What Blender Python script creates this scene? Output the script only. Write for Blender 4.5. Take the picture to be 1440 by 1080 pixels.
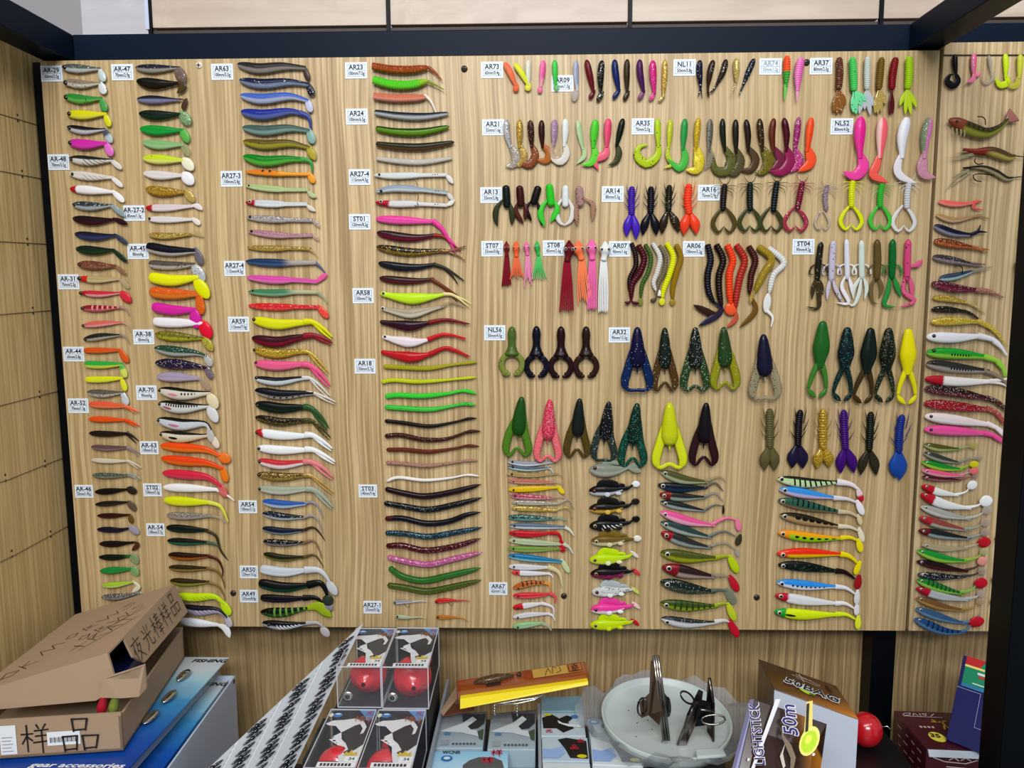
import bpy, bmesh, math, random
from mathutils import Vector, Matrix
for o in list(bpy.data.objects): bpy.data.objects.remove(o)
random.seed(7)
scn = bpy.context.scene
COL = scn.collection
# ---------------------------------------------------------------- camera
CAM = Vector((0.0641225, -1.0993675, 0.5041758))
YAW, PITCH, ROLL, FPX = -0.0245977, -0.1209498, -0.0043878, 1077.349
_f = Vector((math.sin(YAW)*math.cos(PITCH), math.cos(YAW)*math.cos(PITCH), math.sin(PITCH)))
_r0 = Vector((math.cos(YAW), -math.sin(YAW), 0)); _u0 = _r0.cross(_f)
_r = _r0*math.cos(ROLL)+_u0*math.sin(ROLL); _u = _u0*math.cos(ROLL)-_r0*math.sin(ROLL)
cd = bpy.data.cameras.new('camera'); cd.sensor_width = 36; cd.lens = FPX/1440*36; cd.clip_start = .01
cam = bpy.data.objects.new('camera', cd); COL.objects.link(cam)
M3 = Matrix((_r, _u, -_f)).transposed()
cam.matrix_world = Matrix.Translation(CAM) @ M3.to_4x4()
scn.camera = cam
# ---------------------------------------------------------------- world, lamps, exposure
def lin(h):
    h = h.lstrip('#'); out = []
    for i in (0, 2, 4):
        c = int(h[i:i+2], 16)/255
        out.append(c/12.92 if c <= .04045 else ((c+.055)/1.055)**2.4)
    return (*out, 1)
w = bpy.data.worlds.new('room_ambient'); scn.world = w; w.use_nodes = True
w.node_tree.nodes['Background'].inputs[0].default_value = (.86, .93, 1, 1)
w.node_tree.nodes['Background'].inputs[1].default_value = .55
def area(name, loc, target, sx, sy, power, col):
    l = bpy.data.lights.new(name, 'AREA'); l.shape = 'RECTANGLE'; l.size = sx; l.size_y = sy; l.energy = power; l.color = col
    o = bpy.data.objects.new(name, l); COL.objects.link(o); o.location = loc
    o.rotation_euler = (Vector(target)-Vector(loc)).to_track_quat('-Z', 'Y').to_euler(); return o
area('ceiling_lamp', (-.35, -1.75, 2.0), (-.3, -.3, .3), 1.3, .3, 27, (1, .985, .96))
area('ceiling_lamp', (1.0, -1.5, 2.0), (.8, -.2, .3), 1.3, .3, 21, (1, .985, .97))
area('ceiling_lamp', (.1, -3.2, 2.0), (.1, -.6, .3), 1.6, .6, 104, (.97, .99, 1))
scn.view_settings.view_transform = 'Standard'; scn.view_settings.look = 'None'
scn.view_settings.gamma = 1; scn.view_settings.use_curve_mapping = False
scn.view_settings.exposure = -.54
# ---------------------------------------------------------------- place on a plane of the room from the camera survey
def ray(x, y): return _f + _r*((x-720)/FPX) - _u*((y-540)/FPX)
def onY(x, y, Y): d = ray(x, y); return CAM + d*((Y-CAM.y)/d.y)
def onX(x, y, X): d = ray(x, y); return CAM + d*((X-CAM.x)/d.x)
def onZ(x, y, Z): d = ray(x, y); return CAM + d*((Z-CAM.z)/d.z)
# ---------------------------------------------------------------- materials
class NT:
    def __init__(s, name):
        s.m = bpy.data.materials.new(name); s.m.use_nodes = True; s.t = s.m.node_tree; s.t.nodes.clear()
        s.out = s.n('ShaderNodeOutputMaterial'); s.b = s.n('ShaderNodeBsdfPrincipled'); s.l(s.b.outputs[0], s.out.inputs[0])
    def n(s, typ, **kw):
        x = s.t.nodes.new(typ)
        for k, v in kw.items(): setattr(x, k, v)
        return x
    def l(s, a, b): s.t.links.new(a, b)
    def put(s, sock, v):
        if isinstance(v, bpy.types.NodeSocket): s.l(v, sock)
        else: sock.default_value = v
    def math(s, op, a, b=0., c=None):
        x = s.n('ShaderNodeMath', operation=op); s.put(x.inputs[0], a); s.put(x.inputs[1], b)
        if c is not None: s.put(x.inputs[2], c)
        return x.outputs[0]
    def step(s, v, lo, hi):
        x = s.n('ShaderNodeMapRange', interpolation_type='SMOOTHSTEP'); s.put(x.inputs[0], v); x.inputs[1].default_value = lo; x.inputs[2].default_value = hi
        return x.outputs[0]
    def mix(s, f, a, b):
        x = s.n('ShaderNodeMix', data_type='RGBA'); s.put(x.inputs[0], f); s.put(x.inputs[6], a); s.put(x.inputs[7], b); return x.outputs[2]
    def noise(s, vec, scale, detail=2., rough=.5, dist=0.):
        x = s.n('ShaderNodeTexNoise'); s.l(vec, x.inputs['Vector']); x.inputs['Scale'].default_value = scale; x.inputs['Detail'].default_value = detail
        x.inputs['Roughness'].default_value = rough; x.inputs['Distortion'].default_value = dist; return x.outputs[0]
    def obj(s): return s.n('ShaderNodeTexCoord').outputs['Object']
    def uv(s): return s.n('ShaderNodeTexCoord').outputs['UV']
    def mapv(s, vec, scale, loc=(0, 0, 0), rot=(0, 0, 0)):
        x = s.n('ShaderNodeMapping'); s.l(vec, x.inputs[0]); x.inputs['Scale'].default_value = scale; x.inputs['Location'].default_value = loc; x.inputs['Rotation'].default_value = rot; return x.outputs[0]
    def bump(s, h, strength, dist=.001):
        x = s.n('ShaderNodeBump'); x.inputs['Strength'].default_value = strength; x.inputs['Distance'].default_value = dist; s.l(h, x.inputs['Height']); s.l(x.outputs[0], s.b.inputs['Normal'])
_mc = {}
def plain(c, rough=.5, metal=0., alpha=1., coat=0., trans=0., spec=.5):
    k = ('plain', c, rough, metal, alpha, coat, trans, spec)
    if k in _mc: return _mc[k]
    t = NT('plain_'+c); b = t.b
    o = t.obj(); nz = t.noise(o, 60, 3)
    t.l(t.mix(t.math('MULTIPLY', nz, .12), lin(c), (lin(c)[0]*.7, lin(c)[1]*.7, lin(c)[2]*.7, 1)), b.inputs['Base Color'])
    b.inputs['Roughness'].default_value = rough; b.inputs['Metallic'].default_value = metal; b.inputs['Alpha'].default_value = alpha
    b.inputs['Coat Weight'].default_value = coat; b.inputs['Transmission Weight'].default_value = trans; b.inputs['Specular IOR Level'].default_value = spec
    _mc[k] = t.m; return t.m
def wood(name, base, dark, light, sx=210, sz=2.6, rough=.42, axis='z', off=(0, 0, 0)):
    t = NT(name); o = t.obj()
    sc = (sx, sx, sz) if axis == 'z' else (sz, sx, sx) if axis == 'x' else (sx, sz, sx)
    wob = t.noise(t.mapv(o, (3, 3, 2.2), off), 1.0, 2)
    v = t.n('ShaderNodeVectorMath', operation='ADD'); t.l(t.mapv(o, sc, off), v.inputs[0])
    cmb = t.n('ShaderNodeCombineXYZ'); wv = t.math('MULTIPLY', wob, 8.0)
    t.l(wv, cmb.inputs[0 if axis != 'x' else 1]); t.l(cmb.outputs[0], v.inputs[1])
    g1 = t.noise(v.outputs[0], 1.0, 4, .62, .35)
    g2 = t.noise(t.mapv(o, tuple(q*3.1 for q in sc), off), 1.0, 2, .5)
    big = t.noise(t.mapv(o, (5, 5, .7) if axis == 'z' else (.7, 5, 5), off), 1.0, 1)
    c = t.mix(t.step(g1, .36, .66), lin(dark), lin(light))
    c = t.mix(t.math('MULTIPLY', t.step(g2, .5, .72), .5), c, lin(dark))
    c = t.mix(t.math('MULTIPLY', t.step(big, .35, .7), .4), c, lin(base))
    t.l(c, t.b.inputs['Base Color']); t.b.inputs['Roughness'].default_value = rough
    t.bump(g1, .12, .0006); return t.m
GLC = 'e8e4d8'
def lure_mat(back, belly=None, head=None, hu=.2, tailc=None, tu=.75, split=.55, soft=.12, gl=0, glc=None, spk=0, spc='15120e',
             bars=0, barc='101410', barv=.45, ribs=0, ribc='f4f4f4', dots=0, dotv=.5, dotr=.2, dotu=(.25, .85), alpha=1., rough=.3, cheek=None, dorsal=None, slant=0., headv=0.):
    k = tuple(sorted((a, b) for a, b in locals().items()))
    k = str(k)
    if k in _mc: return _mc[k]
    t = NT('soft_plastic'); b = t.b
    sep = t.n('ShaderNodeSeparateXYZ'); t.l(t.uv(), sep.inputs[0]); u, v = sep.outputs[0], sep.outputs[1]
    o = t.obj()
    jit = t.math('MULTIPLY_ADD', t.noise(o, 160, 2), .06, -.03)
    vv = t.math('ADD', v, jit); uu = t.math('ADD', u, jit)
    c = lin(back)
    if belly and belly != back: c = t.mix(t.step(vv, split-.12-soft, split-.12+soft), lin(belly), lin(back))
    if dorsal: c = t.mix(t.step(vv, .72, .8), c, lin(dorsal))
    if ribs:
        ph = t.math('ADD', t.math('MULTIPLY', u, float(ribs)), t.math('MULTIPLY', v, 2.2))
        m = t.math('MULTIPLY', t.step(t.math('PINGPONG', ph, .5), .27, .35), t.math('MULTIPLY', t.step(u, .3, .36), t.math('MULTIPLY', t.math('LESS_THAN', u, .85), t.math('LESS_THAN', v, .6))))
        c = t.mix(m, c, lin(ribc))
    if bars:
        ph = t.math('ADD', t.math('MULTIPLY', u, float(bars)), t.math('MULTIPLY', v, slant))
        m = t.math('MULTIPLY', t.step(t.math('PINGPONG', ph, .5), .3, .36), t.math('MULTIPLY', t.step(vv, barv-.06, barv+.06), t.step(u, .2, .22)))
        c = t.mix(m, c, lin(barc))
    if dots:
        du = t.math('DIVIDE', t.math('SUBTRACT', t.math('FRACT', t.math('MULTIPLY', u, float(dots))), .5), 1.0)
        dv = t.math('MULTIPLY', t.math('SUBTRACT', v, dotv), 2.4)
        r2 = t.math('SQRT', t.math('ADD', t.math('MULTIPLY', du, du), t.math('MULTIPLY', dv, dv)))
        m = t.math('MULTIPLY', t.math('LESS_THAN', r2, dotr), t.math('MULTIPLY', t.math('GREATER_THAN', u, dotu[0]), t.math('LESS_THAN', u, dotu[1])))
        c = t.mix(m, c, lin('12120f'))
    if cheek:
        du = t.math('MULTIPLY', t.math('SUBTRACT', u, cheek[1]), 6.); dv = t.math('MULTIPLY', t.math('SUBTRACT', v, cheek[2]), 5.)
        r2 = t.math('SQRT', t.math('ADD', t.math('MULTIPLY', du, du), t.math('MULTIPLY', dv, dv)))
        c = t.mix(t.math('LESS_THAN', r2, .55), c, lin(cheek[0]))
    if head:
        hh = t.math('MULTIPLY_ADD', v, headv, uu)
        c = t.mix(t.step(hh, hu-.02, hu+.02), lin(head), c)
    if tailc: c = t.mix(t.step(uu, tu-.1, tu+.1), c, lin(tailc))
    if spk:
        x = t.n('ShaderNodeTexVoronoi'); t.l(o, x.inputs['Vector']); x.inputs['Scale'].default_value = 420
        s2 = t.n('ShaderNodeSeparateXYZ'); t.l(x.outputs['Color'], s2.inputs[0])
        m = t.math('MULTIPLY', t.math('LESS_THAN', x.outputs['Distance'], .36), t.math('LESS_THAN', s2.outputs[0], float(spk)))
        c = t.mix(m, c, lin(spc))
    rg = rough
    if gl:
        x = t.n('ShaderNodeTexVoronoi'); t.l(o, x.inputs['Vector']); x.inputs['Scale'].default_value = 1150
        s2 = t.n('ShaderNodeSeparateXYZ'); t.l(x.outputs['Color'], s2.inputs[0])
        m = t.math('LESS_THAN', s2.outputs[1], float(gl)*(.55 if gl < .24 else .8))
        c = t.mix(t.math('MULTIPLY', m, .82), c, lin(glc or GLC))
        t.l(t.math('MULTIPLY', m, .35), b.inputs['Metallic'])
    c = t.mix(.18, c, (0, 0, 0, 1))
    t.put(b.inputs['Base Color'], c); b.inputs['Roughness'].default_value = rg; b.inputs['Alpha'].default_value = alpha
    b.inputs['Coat Weight'].default_value = .1; b.inputs['Coat Roughness'].default_value = .05; b.inputs['Specular IOR Level'].default_value = .1
    _mc[k] = t.m; return t.m
# ---------------------------------------------------------------- object helpers
def mesh_obj(name, verts, faces, mat, parent=None, smooth=False, uvs=None, mats=None, fmat=None):
    me = bpy.data.meshes.new(name); me.from_pydata([tuple(v) for v in verts], [], faces)
    for m in (mats or [mat]): me.materials.append(m)
    if fmat: me.polygons.foreach_set('material_index', fmat)
    if uvs:
        lay = me.uv_layers.new(name='UVMap'); dat = []
        for lp in me.loops: dat += uvs[lp.vertex_index]
        lay.data.foreach_set('uv', dat)
    if smooth: me.polygons.foreach_set('use_smooth', [True]*len(me.polygons))
    me.update(); o = bpy.data.objects.new(name, me); COL.objects.link(o)
    if parent: setpar(o, parent)
    return o
def setpar(o, p):
    o.parent = p; o.matrix_parent_inverse = MW(p).inverted()
def MW(p):
    m = p.matrix_basis.copy()
    if p.parent: m = MW(p.parent) @ p.matrix_parent_inverse @ m
    return m
def root(name, loc, label=None, cat=None, group=None):
    o = bpy.data.objects.new(name, None); o.empty_display_size = .01; COL.objects.link(o); o.location = loc
    if label: tag(o, label, cat, group)
    return o
def tag(o, label, cat, group=None):
    o['label'] = label; o['category'] = cat
    if group: o['group'] = group
    return o
def struct(o, label=None):
    o['kind'] = 'structure'
    if label: o['label'] = label
    return o
BF = [(0, 3, 2, 1), (4, 5, 6, 7), (0, 1, 5, 4), (1, 2, 6, 5), (2, 3, 7, 6), (3, 0, 4, 7)]
def box(name, a, b, mat, parent=None, bev=0.):
    x0, y0, z0 = a; x1, y1, z1 = b
    vs = [(x0, y0, z0), (x1, y0, z0), (x1, y1, z0), (x0, y1, z0), (x0, y0, z1), (x1, y0, z1), (x1, y1, z1), (x0, y1, z1)]
    o = mesh_obj(name, vs, BF, mat, parent)
    if bev: bevel(o, bev)
    return o
def bevel(o, w, seg=2):
    bm = bmesh.new(); bm.from_mesh(o.data); bmesh.ops.bevel(bm, geom=bm.edges[:], offset=w, segments=seg, affect='EDGES', profile=.5)
    bmesh.ops.recalc_face_normals(bm, faces=bm.faces[:]); bm.to_mesh(o.data); bm.free()
def fix(o):
    bm = bmesh.new(); bm.from_mesh(o.data); bmesh.ops.recalc_face_normals(bm, faces=bm.faces[:]); bm.to_mesh(o.data); bm.free(); return o
def catmull(P, n, sfun=None):
    if len(P) == 2: Q = [P[0].lerp(P[1], i/40) for i in range(41)]
    else:
        E = [P[0]*2-P[1]]+list(P)+[P[-1]*2-P[-2]]; Q = []
        for i in range(len(P)-1):
            p0, p1, p2, p3 = E[i:i+4]
            for k in range(24):
                t = k/24
                Q.append(((p1*2)+(p2-p0)*t+(p0*2-p1*5+p2*4-p3)*t*t+(p1*3-p0-p2*3+p3)*t*t*t)*.5)
        Q.append(P[-1])
    L = [0.]
    for i in range(1, len(Q)): L.append(L[-1]+(Q[i]-Q[i-1]).length)
    out = []; j = 0
    for i in range(n):
        t = i/(n-1); s = sfun(t) if sfun else t; d = s*L[-1]
        while j < len(Q)-2 and L[j+1] < d: j += 1
        f = (d-L[j])/max(L[j+1]-L[j], 1e-9); out.append((Q[j].lerp(Q[j+1], f), s))
    return out
PROF = {
 'shad': [(0, 0), (.015, .3), (.05, .5), (.13, .78), (.24, .95), (.36, 1), (.5, .93), (.65, .74), (.8, .5), (.92, .34), (1, .28)],
 'slim': [(0, 0), (.015, .35), (.05, .6), (.13, .85), (.25, 1), (.45, .98), (.65, .8), (.82, .55), (1, .38)],
 'boot': [(0, 0), (.01, .5), (.04, .78), (.12, .95), (.3, 1), (.55, .92), (.75, .7), (.9, .5), (1, .4)],
 'deep': [(0, 0), (.02, .36), (.06, .44), (.15, .5), (.3, .75), (.48, 1), (.62, .85), (.78, .5), (.9, .28), (1, .22)],
 'eel': [(0, 0), (.02, .35), (.06, .55), (.15, .85), (.35, 1), (.55, .9), (.62, .62), (.8, .55), (1, .5)],
 'stick': [(0, 0), (.005, .6), (.02, .72), (.15, .85), (.4, 1), (.6, 1), (.85, .75), (.97, .5), (1, 0)],
 'worm': [(0, 0), (.01, .7), (.03, .95), (.25, 1), (.5, .95), (.72, .6), (.82, .55), (.9, .75), (.96, .5), (1, 0)],
 'thick': [(0, 0), (.005, .7), (.02, .85), (.2, .95), (.5, 1), (.8, .9), (.93, .6), (1, 0)],
 'grub': [(0, 0), (.02, .45), (.08, .8), (.2, 1), (.5, 1), (.75, .75), (.9, .5), (1, .42)],
 'tube': [(0, 0), (.03, .6), (.1, .9), (.5, 1), (.9, .9), (.97, .6), (1, 0)],
 'pad': [(0, .4), (.12, .55), (.3, .85), (.55, 1), (.75, .95), (.9, .7), (.97, .4), (1, 0)],
 'disc': [(0, .25), (.08, .5), (.25, .86), (.5, 1), (.75, .86), (.92, .5), (.98, .25), (1, 0)],
 'taper': [(0, 1), (.3, .8), (.7, .5), (.95, .3), (1, 0)],
 'curl': [(0, .45), (.15, .7), (.35, 1), (.6, .95), (.85, .5), (.97, .15), (1, 0)],
 'leaf': [(0, .3), (.2, .5), (.5, 1), (.75, .85), (.93, .4), (1, 0)],
 'claw': [(0, .3), (.2, .6), (.45, 1), (.65, .95), (.85, .5), (1, 0)],
 'even': [(0, 0), (.02, .8), (.05, 1), (.95, 1), (.98, .8), (1, 0)],
 'spike': [(0, 1), (.6, .7), (1, 0)],
}
def pw(prof, s):
    P = PROF[prof]
    for i in range(len(P)-1):
        if s <= P[i+1][0]: 
            a, b = P[i], P[i+1]; return a[1]+(b[1]-a[1])*(s-a[0])/max(b[0]-a[0], 1e-9)
    return P[-1][1]
def loft(name, P, hw, prof, dr, mat, parent, n=24, seg=12, rings=0, up=None, rdepth=.2, minz=0.):
    """sweep an ellipse along world points P (all in one plane y=const): half width hw across, hw*dr towards the room"""
    if rings: n = rings*4+3
    sf = (lambda t: .35*t+.65*(.5-.5*math.cos(math.pi*t))) if not rings else (lambda t: t)
    S = catmull(P, n, sf); vs = []; fs = []; uv = []; info = []
    for i, (c, s) in enumerate(S):
        a = S[max(i-1, 0)][0]; b = S[min(i+1, n-1)][0]; T = (b-a).normalized()
        N = Vector((-T.z, 0, T.x)); 
        if N.length < 1e-6: N = Vector((0, 0, 1))
        N.normalize()
        if i == 0:
            if up is None: sg = 1 if (N.z > 0 if abs(T.x) > abs(T.z) else N.x > 0) else -1
            else: sg = 1 if N.dot(up) > 0 else -1
        N = N*sg
        wd = max(hw*pw(prof, s), hw*.02)
        if rings and .03 < s < .97: wd *= 1-rdepth*(1 if i % 4 in (0,) else .45 if i % 4 in (1, 3) else 0)
        info.append((c.copy(), s, wd, N.copy()))
        for k in range(seg):
            t = 2*math.pi*k/seg
            vs.append(c+N*(wd*math.cos(t))+Vector((0, -1, 0))*(max(wd*dr, minz)*math.sin(t))); uv.append((s, .5+.5*math.cos(t)))
    for i in range(n-1):
        for k in range(seg):
            k2 = (k+1) % seg; fs.append((i*seg+k, i*seg+k2, (i+1)*seg+k2, (i+1)*seg+k))
    fs.append(tuple(range(seg-1, -1, -1))); fs.append(tuple(range((n-1)*seg, n*seg)))
    if sg < 0: fs = [tuple(reversed(f)) for f in fs]
    o = mesh_obj(name, vs, fs, mat, parent, True, uv)
    return o, info
# crop frame: survey coordinates of an enlarged view of the photograph
_C = [0, 0, 1.]
def C(ox, oy, sc): _C[:] = [ox, oy, sc]
def W(p, d): return onY(_C[0]+p[0]/_C[2], _C[1]+p[1]/_C[2], -d)
def unit(p, d): return (W((p[0]+1, p[1]), d)-W(p, d)).length
def eye_on(parent, info, dr, e, d, ring='1c1814', pup='0c0a0a', k=.7):
    c = W((e[0], e[1]), d); r = e[2]*unit(e, d); best = min(info, key=lambda q: (q[0]-c).length)
    off = min(abs((c-best[0]).dot(best[3]))/best[2], .9); y = c.y-best[2]*dr*math.sqrt(1-off*off)
    vs = []; fs = []; fm = []
    prof = [(1, .0006), (.92, -.0006), (k, -.0009), (k*.9, -.0011), (0, -.0016)]
    for i, (q, dy) in enumerate(prof):
        for j in range(12):
            a = -2*math.pi*j/12; vs.append((c.x+r*q*math.cos(a), y+dy, c.z+r*q*math.sin(a)))
    for i in range(4):
        for j in range(12): fs.append((i*12+j, i*12+(j+1) % 12, (i+1)*12+(j+1) % 12, (i+1)*12+j)); fm.append(0 if i < 2 else 1)
    fs.append(tuple(range(0, 12))[::-1]); fm.append(0)
    mesh_obj('eye', vs, fs, None, parent, True, None, [plain(ring, .25), plain(pup, .15)], fm)
SEQ = []      # current sequence of lures
ALL = []      # (root, desc, noun, sequence index, position, head point)
def seq(noun, group, rel): SEQ.append(dict(noun=noun, group=group, rel=rel, items=[]))
def reg(r, desc, head, noun=None):
    s = SEQ[-1]; s['items'].append((r, desc, noun or s['noun'], head))
def tailpart(r, tl, d, mk, defcol):
    kind = tl[0]
    if kind in ('pad', 'disc'):
        _, x0, y0, x1, y1, wd = tl[:6]; col = tl[6] if len(tl) > 6 else defcol; kw = tl[7] if len(tl) > 7 else {}
        k2 = dict(mk); k2.update(kw)
        loft('tail', [W((x0, y0), d), W((x1, y1), d)], wd/2*unit((x0, y0), d), kind, .24, lure_mat(col, **k2), r, 16, 12)
    else:
        _, pts, w0 = tl[:3]; col = tl[3] if len(tl) > 3 else defcol; kw = tl[4] if len(tl) > 4 else {}
        k2 = dict(mk); k2.update(kw)
        dr = .55 if kind == 'taper' else .16; nm = 'tail'
        loft(nm, [W(p, d) for p in pts], w0/2*unit(pts[0], d), kind, dr, lure_mat(col, **k2), r, 18, 10, minz=.0006)
def F(desc, spine, h, back, belly=None, tails=(), prof='shad', eye=None, dr=.55, rings=0, rdepth=.2, tk=None, noun=None, ring='1c1814', extra=None, **mk):
    hw0 = h/2*unit(spine[0], .006); d = hw0*dr+.0012
    r = root('soft_lure', (W(spine[0], 0).x, -.0005, W(spine[0], 0).z)); reg(r, desc, spine[0] and (_C[0]+spine[0][0]/_C[2], _C[1]+spine[0][1]/_C[2]), noun)
    mat = lure_mat(back, belly, **mk)
    o, info = loft('body', [W(p, d) for p in spine], hw0, prof, dr, mat, r, 26, 12, rings, None, rdepth)
    tmk = dict(alpha=mk.get('alpha', 1.), gl=mk.get('gl', 0), glc=mk.get('glc'), spk=mk.get('spk', 0), spc=mk.get('spc', '15120e'))
    tmk = {k: v for k, v in tmk.items() if v is not None}
    if tk: tmk.update(tk)
    for tl in tails: tailpart(r, tl, d, tmk, back)
    if eye: eye_on(o, info, dr, eye, d, ring)
    if extra: extra(r, d, info)
    return r, d, info
def hook(r, pts, d, wd=3., mat=None):
    loft('hook', [W(p, d) for p in pts], wd/2*unit(pts[0], d), 'even', 1., mat or plain('3a3026', .25, .9), r, 16, 6)

def text_mesh(s, size, bold=0.):
    k = (s, size, bold)
    if k not in _TM:
        cu = bpy.data.curves.new('t', 'FONT'); cu.body = s; cu.size = size; cu.align_x = 'CENTER'; cu.align_y = 'CENTER'; cu.offset = bold; cu.resolution_u = 2
        o = bpy.data.objects.new('t', cu); _TM[k] = o.to_mesh().copy(); o.to_mesh_clear(); bpy.data.objects.remove(o); bpy.data.curves.remove(cu)
    return _TM[k].copy()
_TM = {}
# ================================================================ SETTING
M_BOARD = wood('oak_board', 'b29a6c', '967b50', 'cdb387')
M_BOARD2 = wood('oak_board_pale', 'b89f74', '9c8258', 'd2ba90', off=(3, 0, 5))
M_BACK = wood('oak_panel', 'a48a60', '7e6440', 'b89e72', off=(7, 0, 2))
M_SIDE = wood('oak_side', 'cab07a', 'ac905c', 'dabf88', off=(1, 4, 9))
M_UP = wood('oak_upper', 'baa898', 'ac9a8a', 'c6b6a6', sx=30, sz=1.2, axis='x', off=(2, 5, 0))
M_STEEL = plain('05080c', .38, 0., 1., 0., 0., .1)
M_STEEL2 = plain('0a1626', .4, 0., 1., 0., 0., .07)
W_, H_ = 1.24, .8258
def plank(name, a, b, mat, label, cat):
    o = box(name, a, b, mat, None, .0008); return tag(o, label, cat)
main_board = plank('display_board', (-W_/2, 0, 0), (W_/2, .015, H_), M_BOARD, 'wide oak-grain display board covered with rows of soft lures', 'display board')
side_board = plank('display_board', (.6248, 0, 0), (1.02, .015, .8355), M_BOARD2, 'narrower oak-grain board with shrimp lures, beside the black front post', 'display board')
ZF = -.26
struct(box('wall_back', (-.66, .057, ZF), (1.05, .072, .862), M_BACK), 'oak panel behind the display boards')
struct(box('wall_left', (-.66, -1.0, ZF), (-.645, .057, .842), M_SIDE), 'oak side panel with rows of pin holes')
struct(box('floor', (-.66, -.62, ZF-.02), (1.1, .072, ZF), plain('2c2a28', .6)), 'dark shelf bottom')
struct(box('wall_upper', (-2.2, .75, .4), (-.3, .77, 2.0), wood('white_panel', 'd6d3d6', 'cfccd0', 'dedbde', sx=24, sz=1, axis='x')), 'white panelled wall above the shelf')
struct(box('wall_upper_left', (-1.0, -1.0, .9), (-.98, .75, 2.0), plain('cfcaca', .6)), 'pale wall beyond the side beam')
# steel frame
fr = root('shelf_frame', (0, .02, ZF)); tag(fr, 'black square-tube steel shelf frame around the boards', 'shelf frame')
zt0, zt1 = .8305, .8668
box('rear_beam', (-.583, .02, zt0), (1.1, .056, zt1), M_STEEL2, fr, .0015)
box('side_beam', (-.626, -.95, zt0), (-.585, .056, zt1+.001), M_STEEL2, fr, .0015)
box('side_beam', (.5868, -.95, zt0+.0005), (.627, .0195, zt1), M_STEEL2, fr, .0015)
box('rear_post', (-.643, .018, ZF), (-.605, .0565, zt0-.001), M_STEEL, fr, .0015)
box('rear_post', (.583, .021, ZF), (.618, .0565, zt0-.001), M_STEEL, fr, .0015)
box('front_post', (.5868, -.29, ZF), (.627, -.2497, zt0-.0005), M_STEEL, fr, .0015)
# upper cabinet behind the beam
up = root('upper_cabinet', (0, .1, .88)); tag(up, 'pale oak upper cabinet with black divider strips above the beam', 'cabinet')
def xat(px_, Y): return onY(px_, 20, Y).x
YU = .10
zb = onY(700, 36, YU).z
xs = [xat(x, YU) for x in (211, 546, 886, 1239)]+[1.3]
box('shade_gap_fill', (xs[0]-.004, YU+.002, zb-.03), (1.3, YU+.3, zb-.0005), plain('3a2a22', .6), up)  # dark brown block standing in for the shadow gap below the doors
box('cabinet_side', (xs[0]-.006, YU-.004, zb), (xs[0]-.0005, YU+.3, 1.6), plain('b8c4dc', .4), up)
for i in range(4):
    box('cabinet_door', (xs[i]+.003, YU, zb+.003), (xs[i+1]-.003, YU+.018, 1.6), M_UP, up, .0008)
    box('divider_strip', (xs[i]-.0027, YU-.003, zb-.006), (xs[i]+.0027, YU+.004, 1.6), M_STEEL, up)
bolt = plain('d8d4d4', .4)
for x in (1239, 1260):
    p = onY(x, 34, .045); box('bolt_cap', (p.x-.005, .035, zt1), (p.x+.005, .047, zt1+.0022), bolt, fr, .0008)
# pin-holed threads strung across the side panel
MT = plain('6c5a40', .8); MH = plain('2a2018', .9)
for k, (x, y) in enumerate([(20, 164), (30, 244), (30, 339), (40, 437), (45, 557), (50, 657), (60, 757)]):
    p = onX(x, y, -.644); th = root('pinned_thread', (-.645, -.3, p.z))
    tag(th, ['topmost', 'second from the top', 'third from the top', 'middle', 'third from the bottom', 'second from the bottom', 'lowest'][k]+' dark thread pinned across the oak side panel', 'thread', 'threads pinned on the side panel')
    vs = []; fs = []
    n = 9
    for i in range(n):
        yy = -.55+.6*i/(n-1); sag = -.004*math.sin(i*math.pi*2/ (n-1))**2
        for a in range(5): vs.append((-.6444+.0006*math.cos(a*1.2566), yy, p.z+sag+.0006*math.sin(a*1.2566)))
    for i in range(n-1):
        for a in range(5): fs.append((i*5+a, i*5+(a+1) % 5, (i+1)*5+(a+1) % 5, (i+1)*5+a))
    mesh_obj('thread', vs, fs, MT, th)
    for j in range(5):
        for s in (-1, 1):
            yy = -.36+.085*j; c = Vector((-.645, yy, p.z+.004*s)); v2 = []; f2 = []
            for a in range(8): v2.append(c+Vector((.0004, .0019*math.cos(a*math.pi/4), .0019*math.sin(a*math.pi/4))))
            v2.append(c+Vector((.0012, 0, 0)))
            for a in range(8): f2.append((a, (a+1) % 8, 8))
            mesh_obj('pin', v2, f2, MH, th)
# thread across the neighbouring board
tb = []; 
p0, p1 = onY(1327, 77.5, -.001), onY(1440, 78.5, -.001)
th = mesh_obj('hanging_thread', [(p0.x, -.0004, p0.z-.0007), (p1.x+.1, -.0004, p1.z-.0007), (p1.x+.1, -.0004, p1.z+.0007), (p0.x, -.0004, p0.z+.0007), (p0.x, -.0016, p0.z-.0007), (p1.x+.1, -.0016, p1.z-.0007), (p1.x+.1, -.0016, p1.z+.0007), (p0.x, -.0016, p0.z+.0007)], BF, MH)
tag(th, 'dark thread along the top of the neighbouring board holding small grubs', 'thread')
# ================================================================ LURES
CL = dict(alpha=.5)                       # clear plastic
GOLD = dict(gl=.45, glc='e6c24a'); SIL = dict(gl=.3, glc='e8eaea')
MIN = 'paddle-tail minnow lure'
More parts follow.
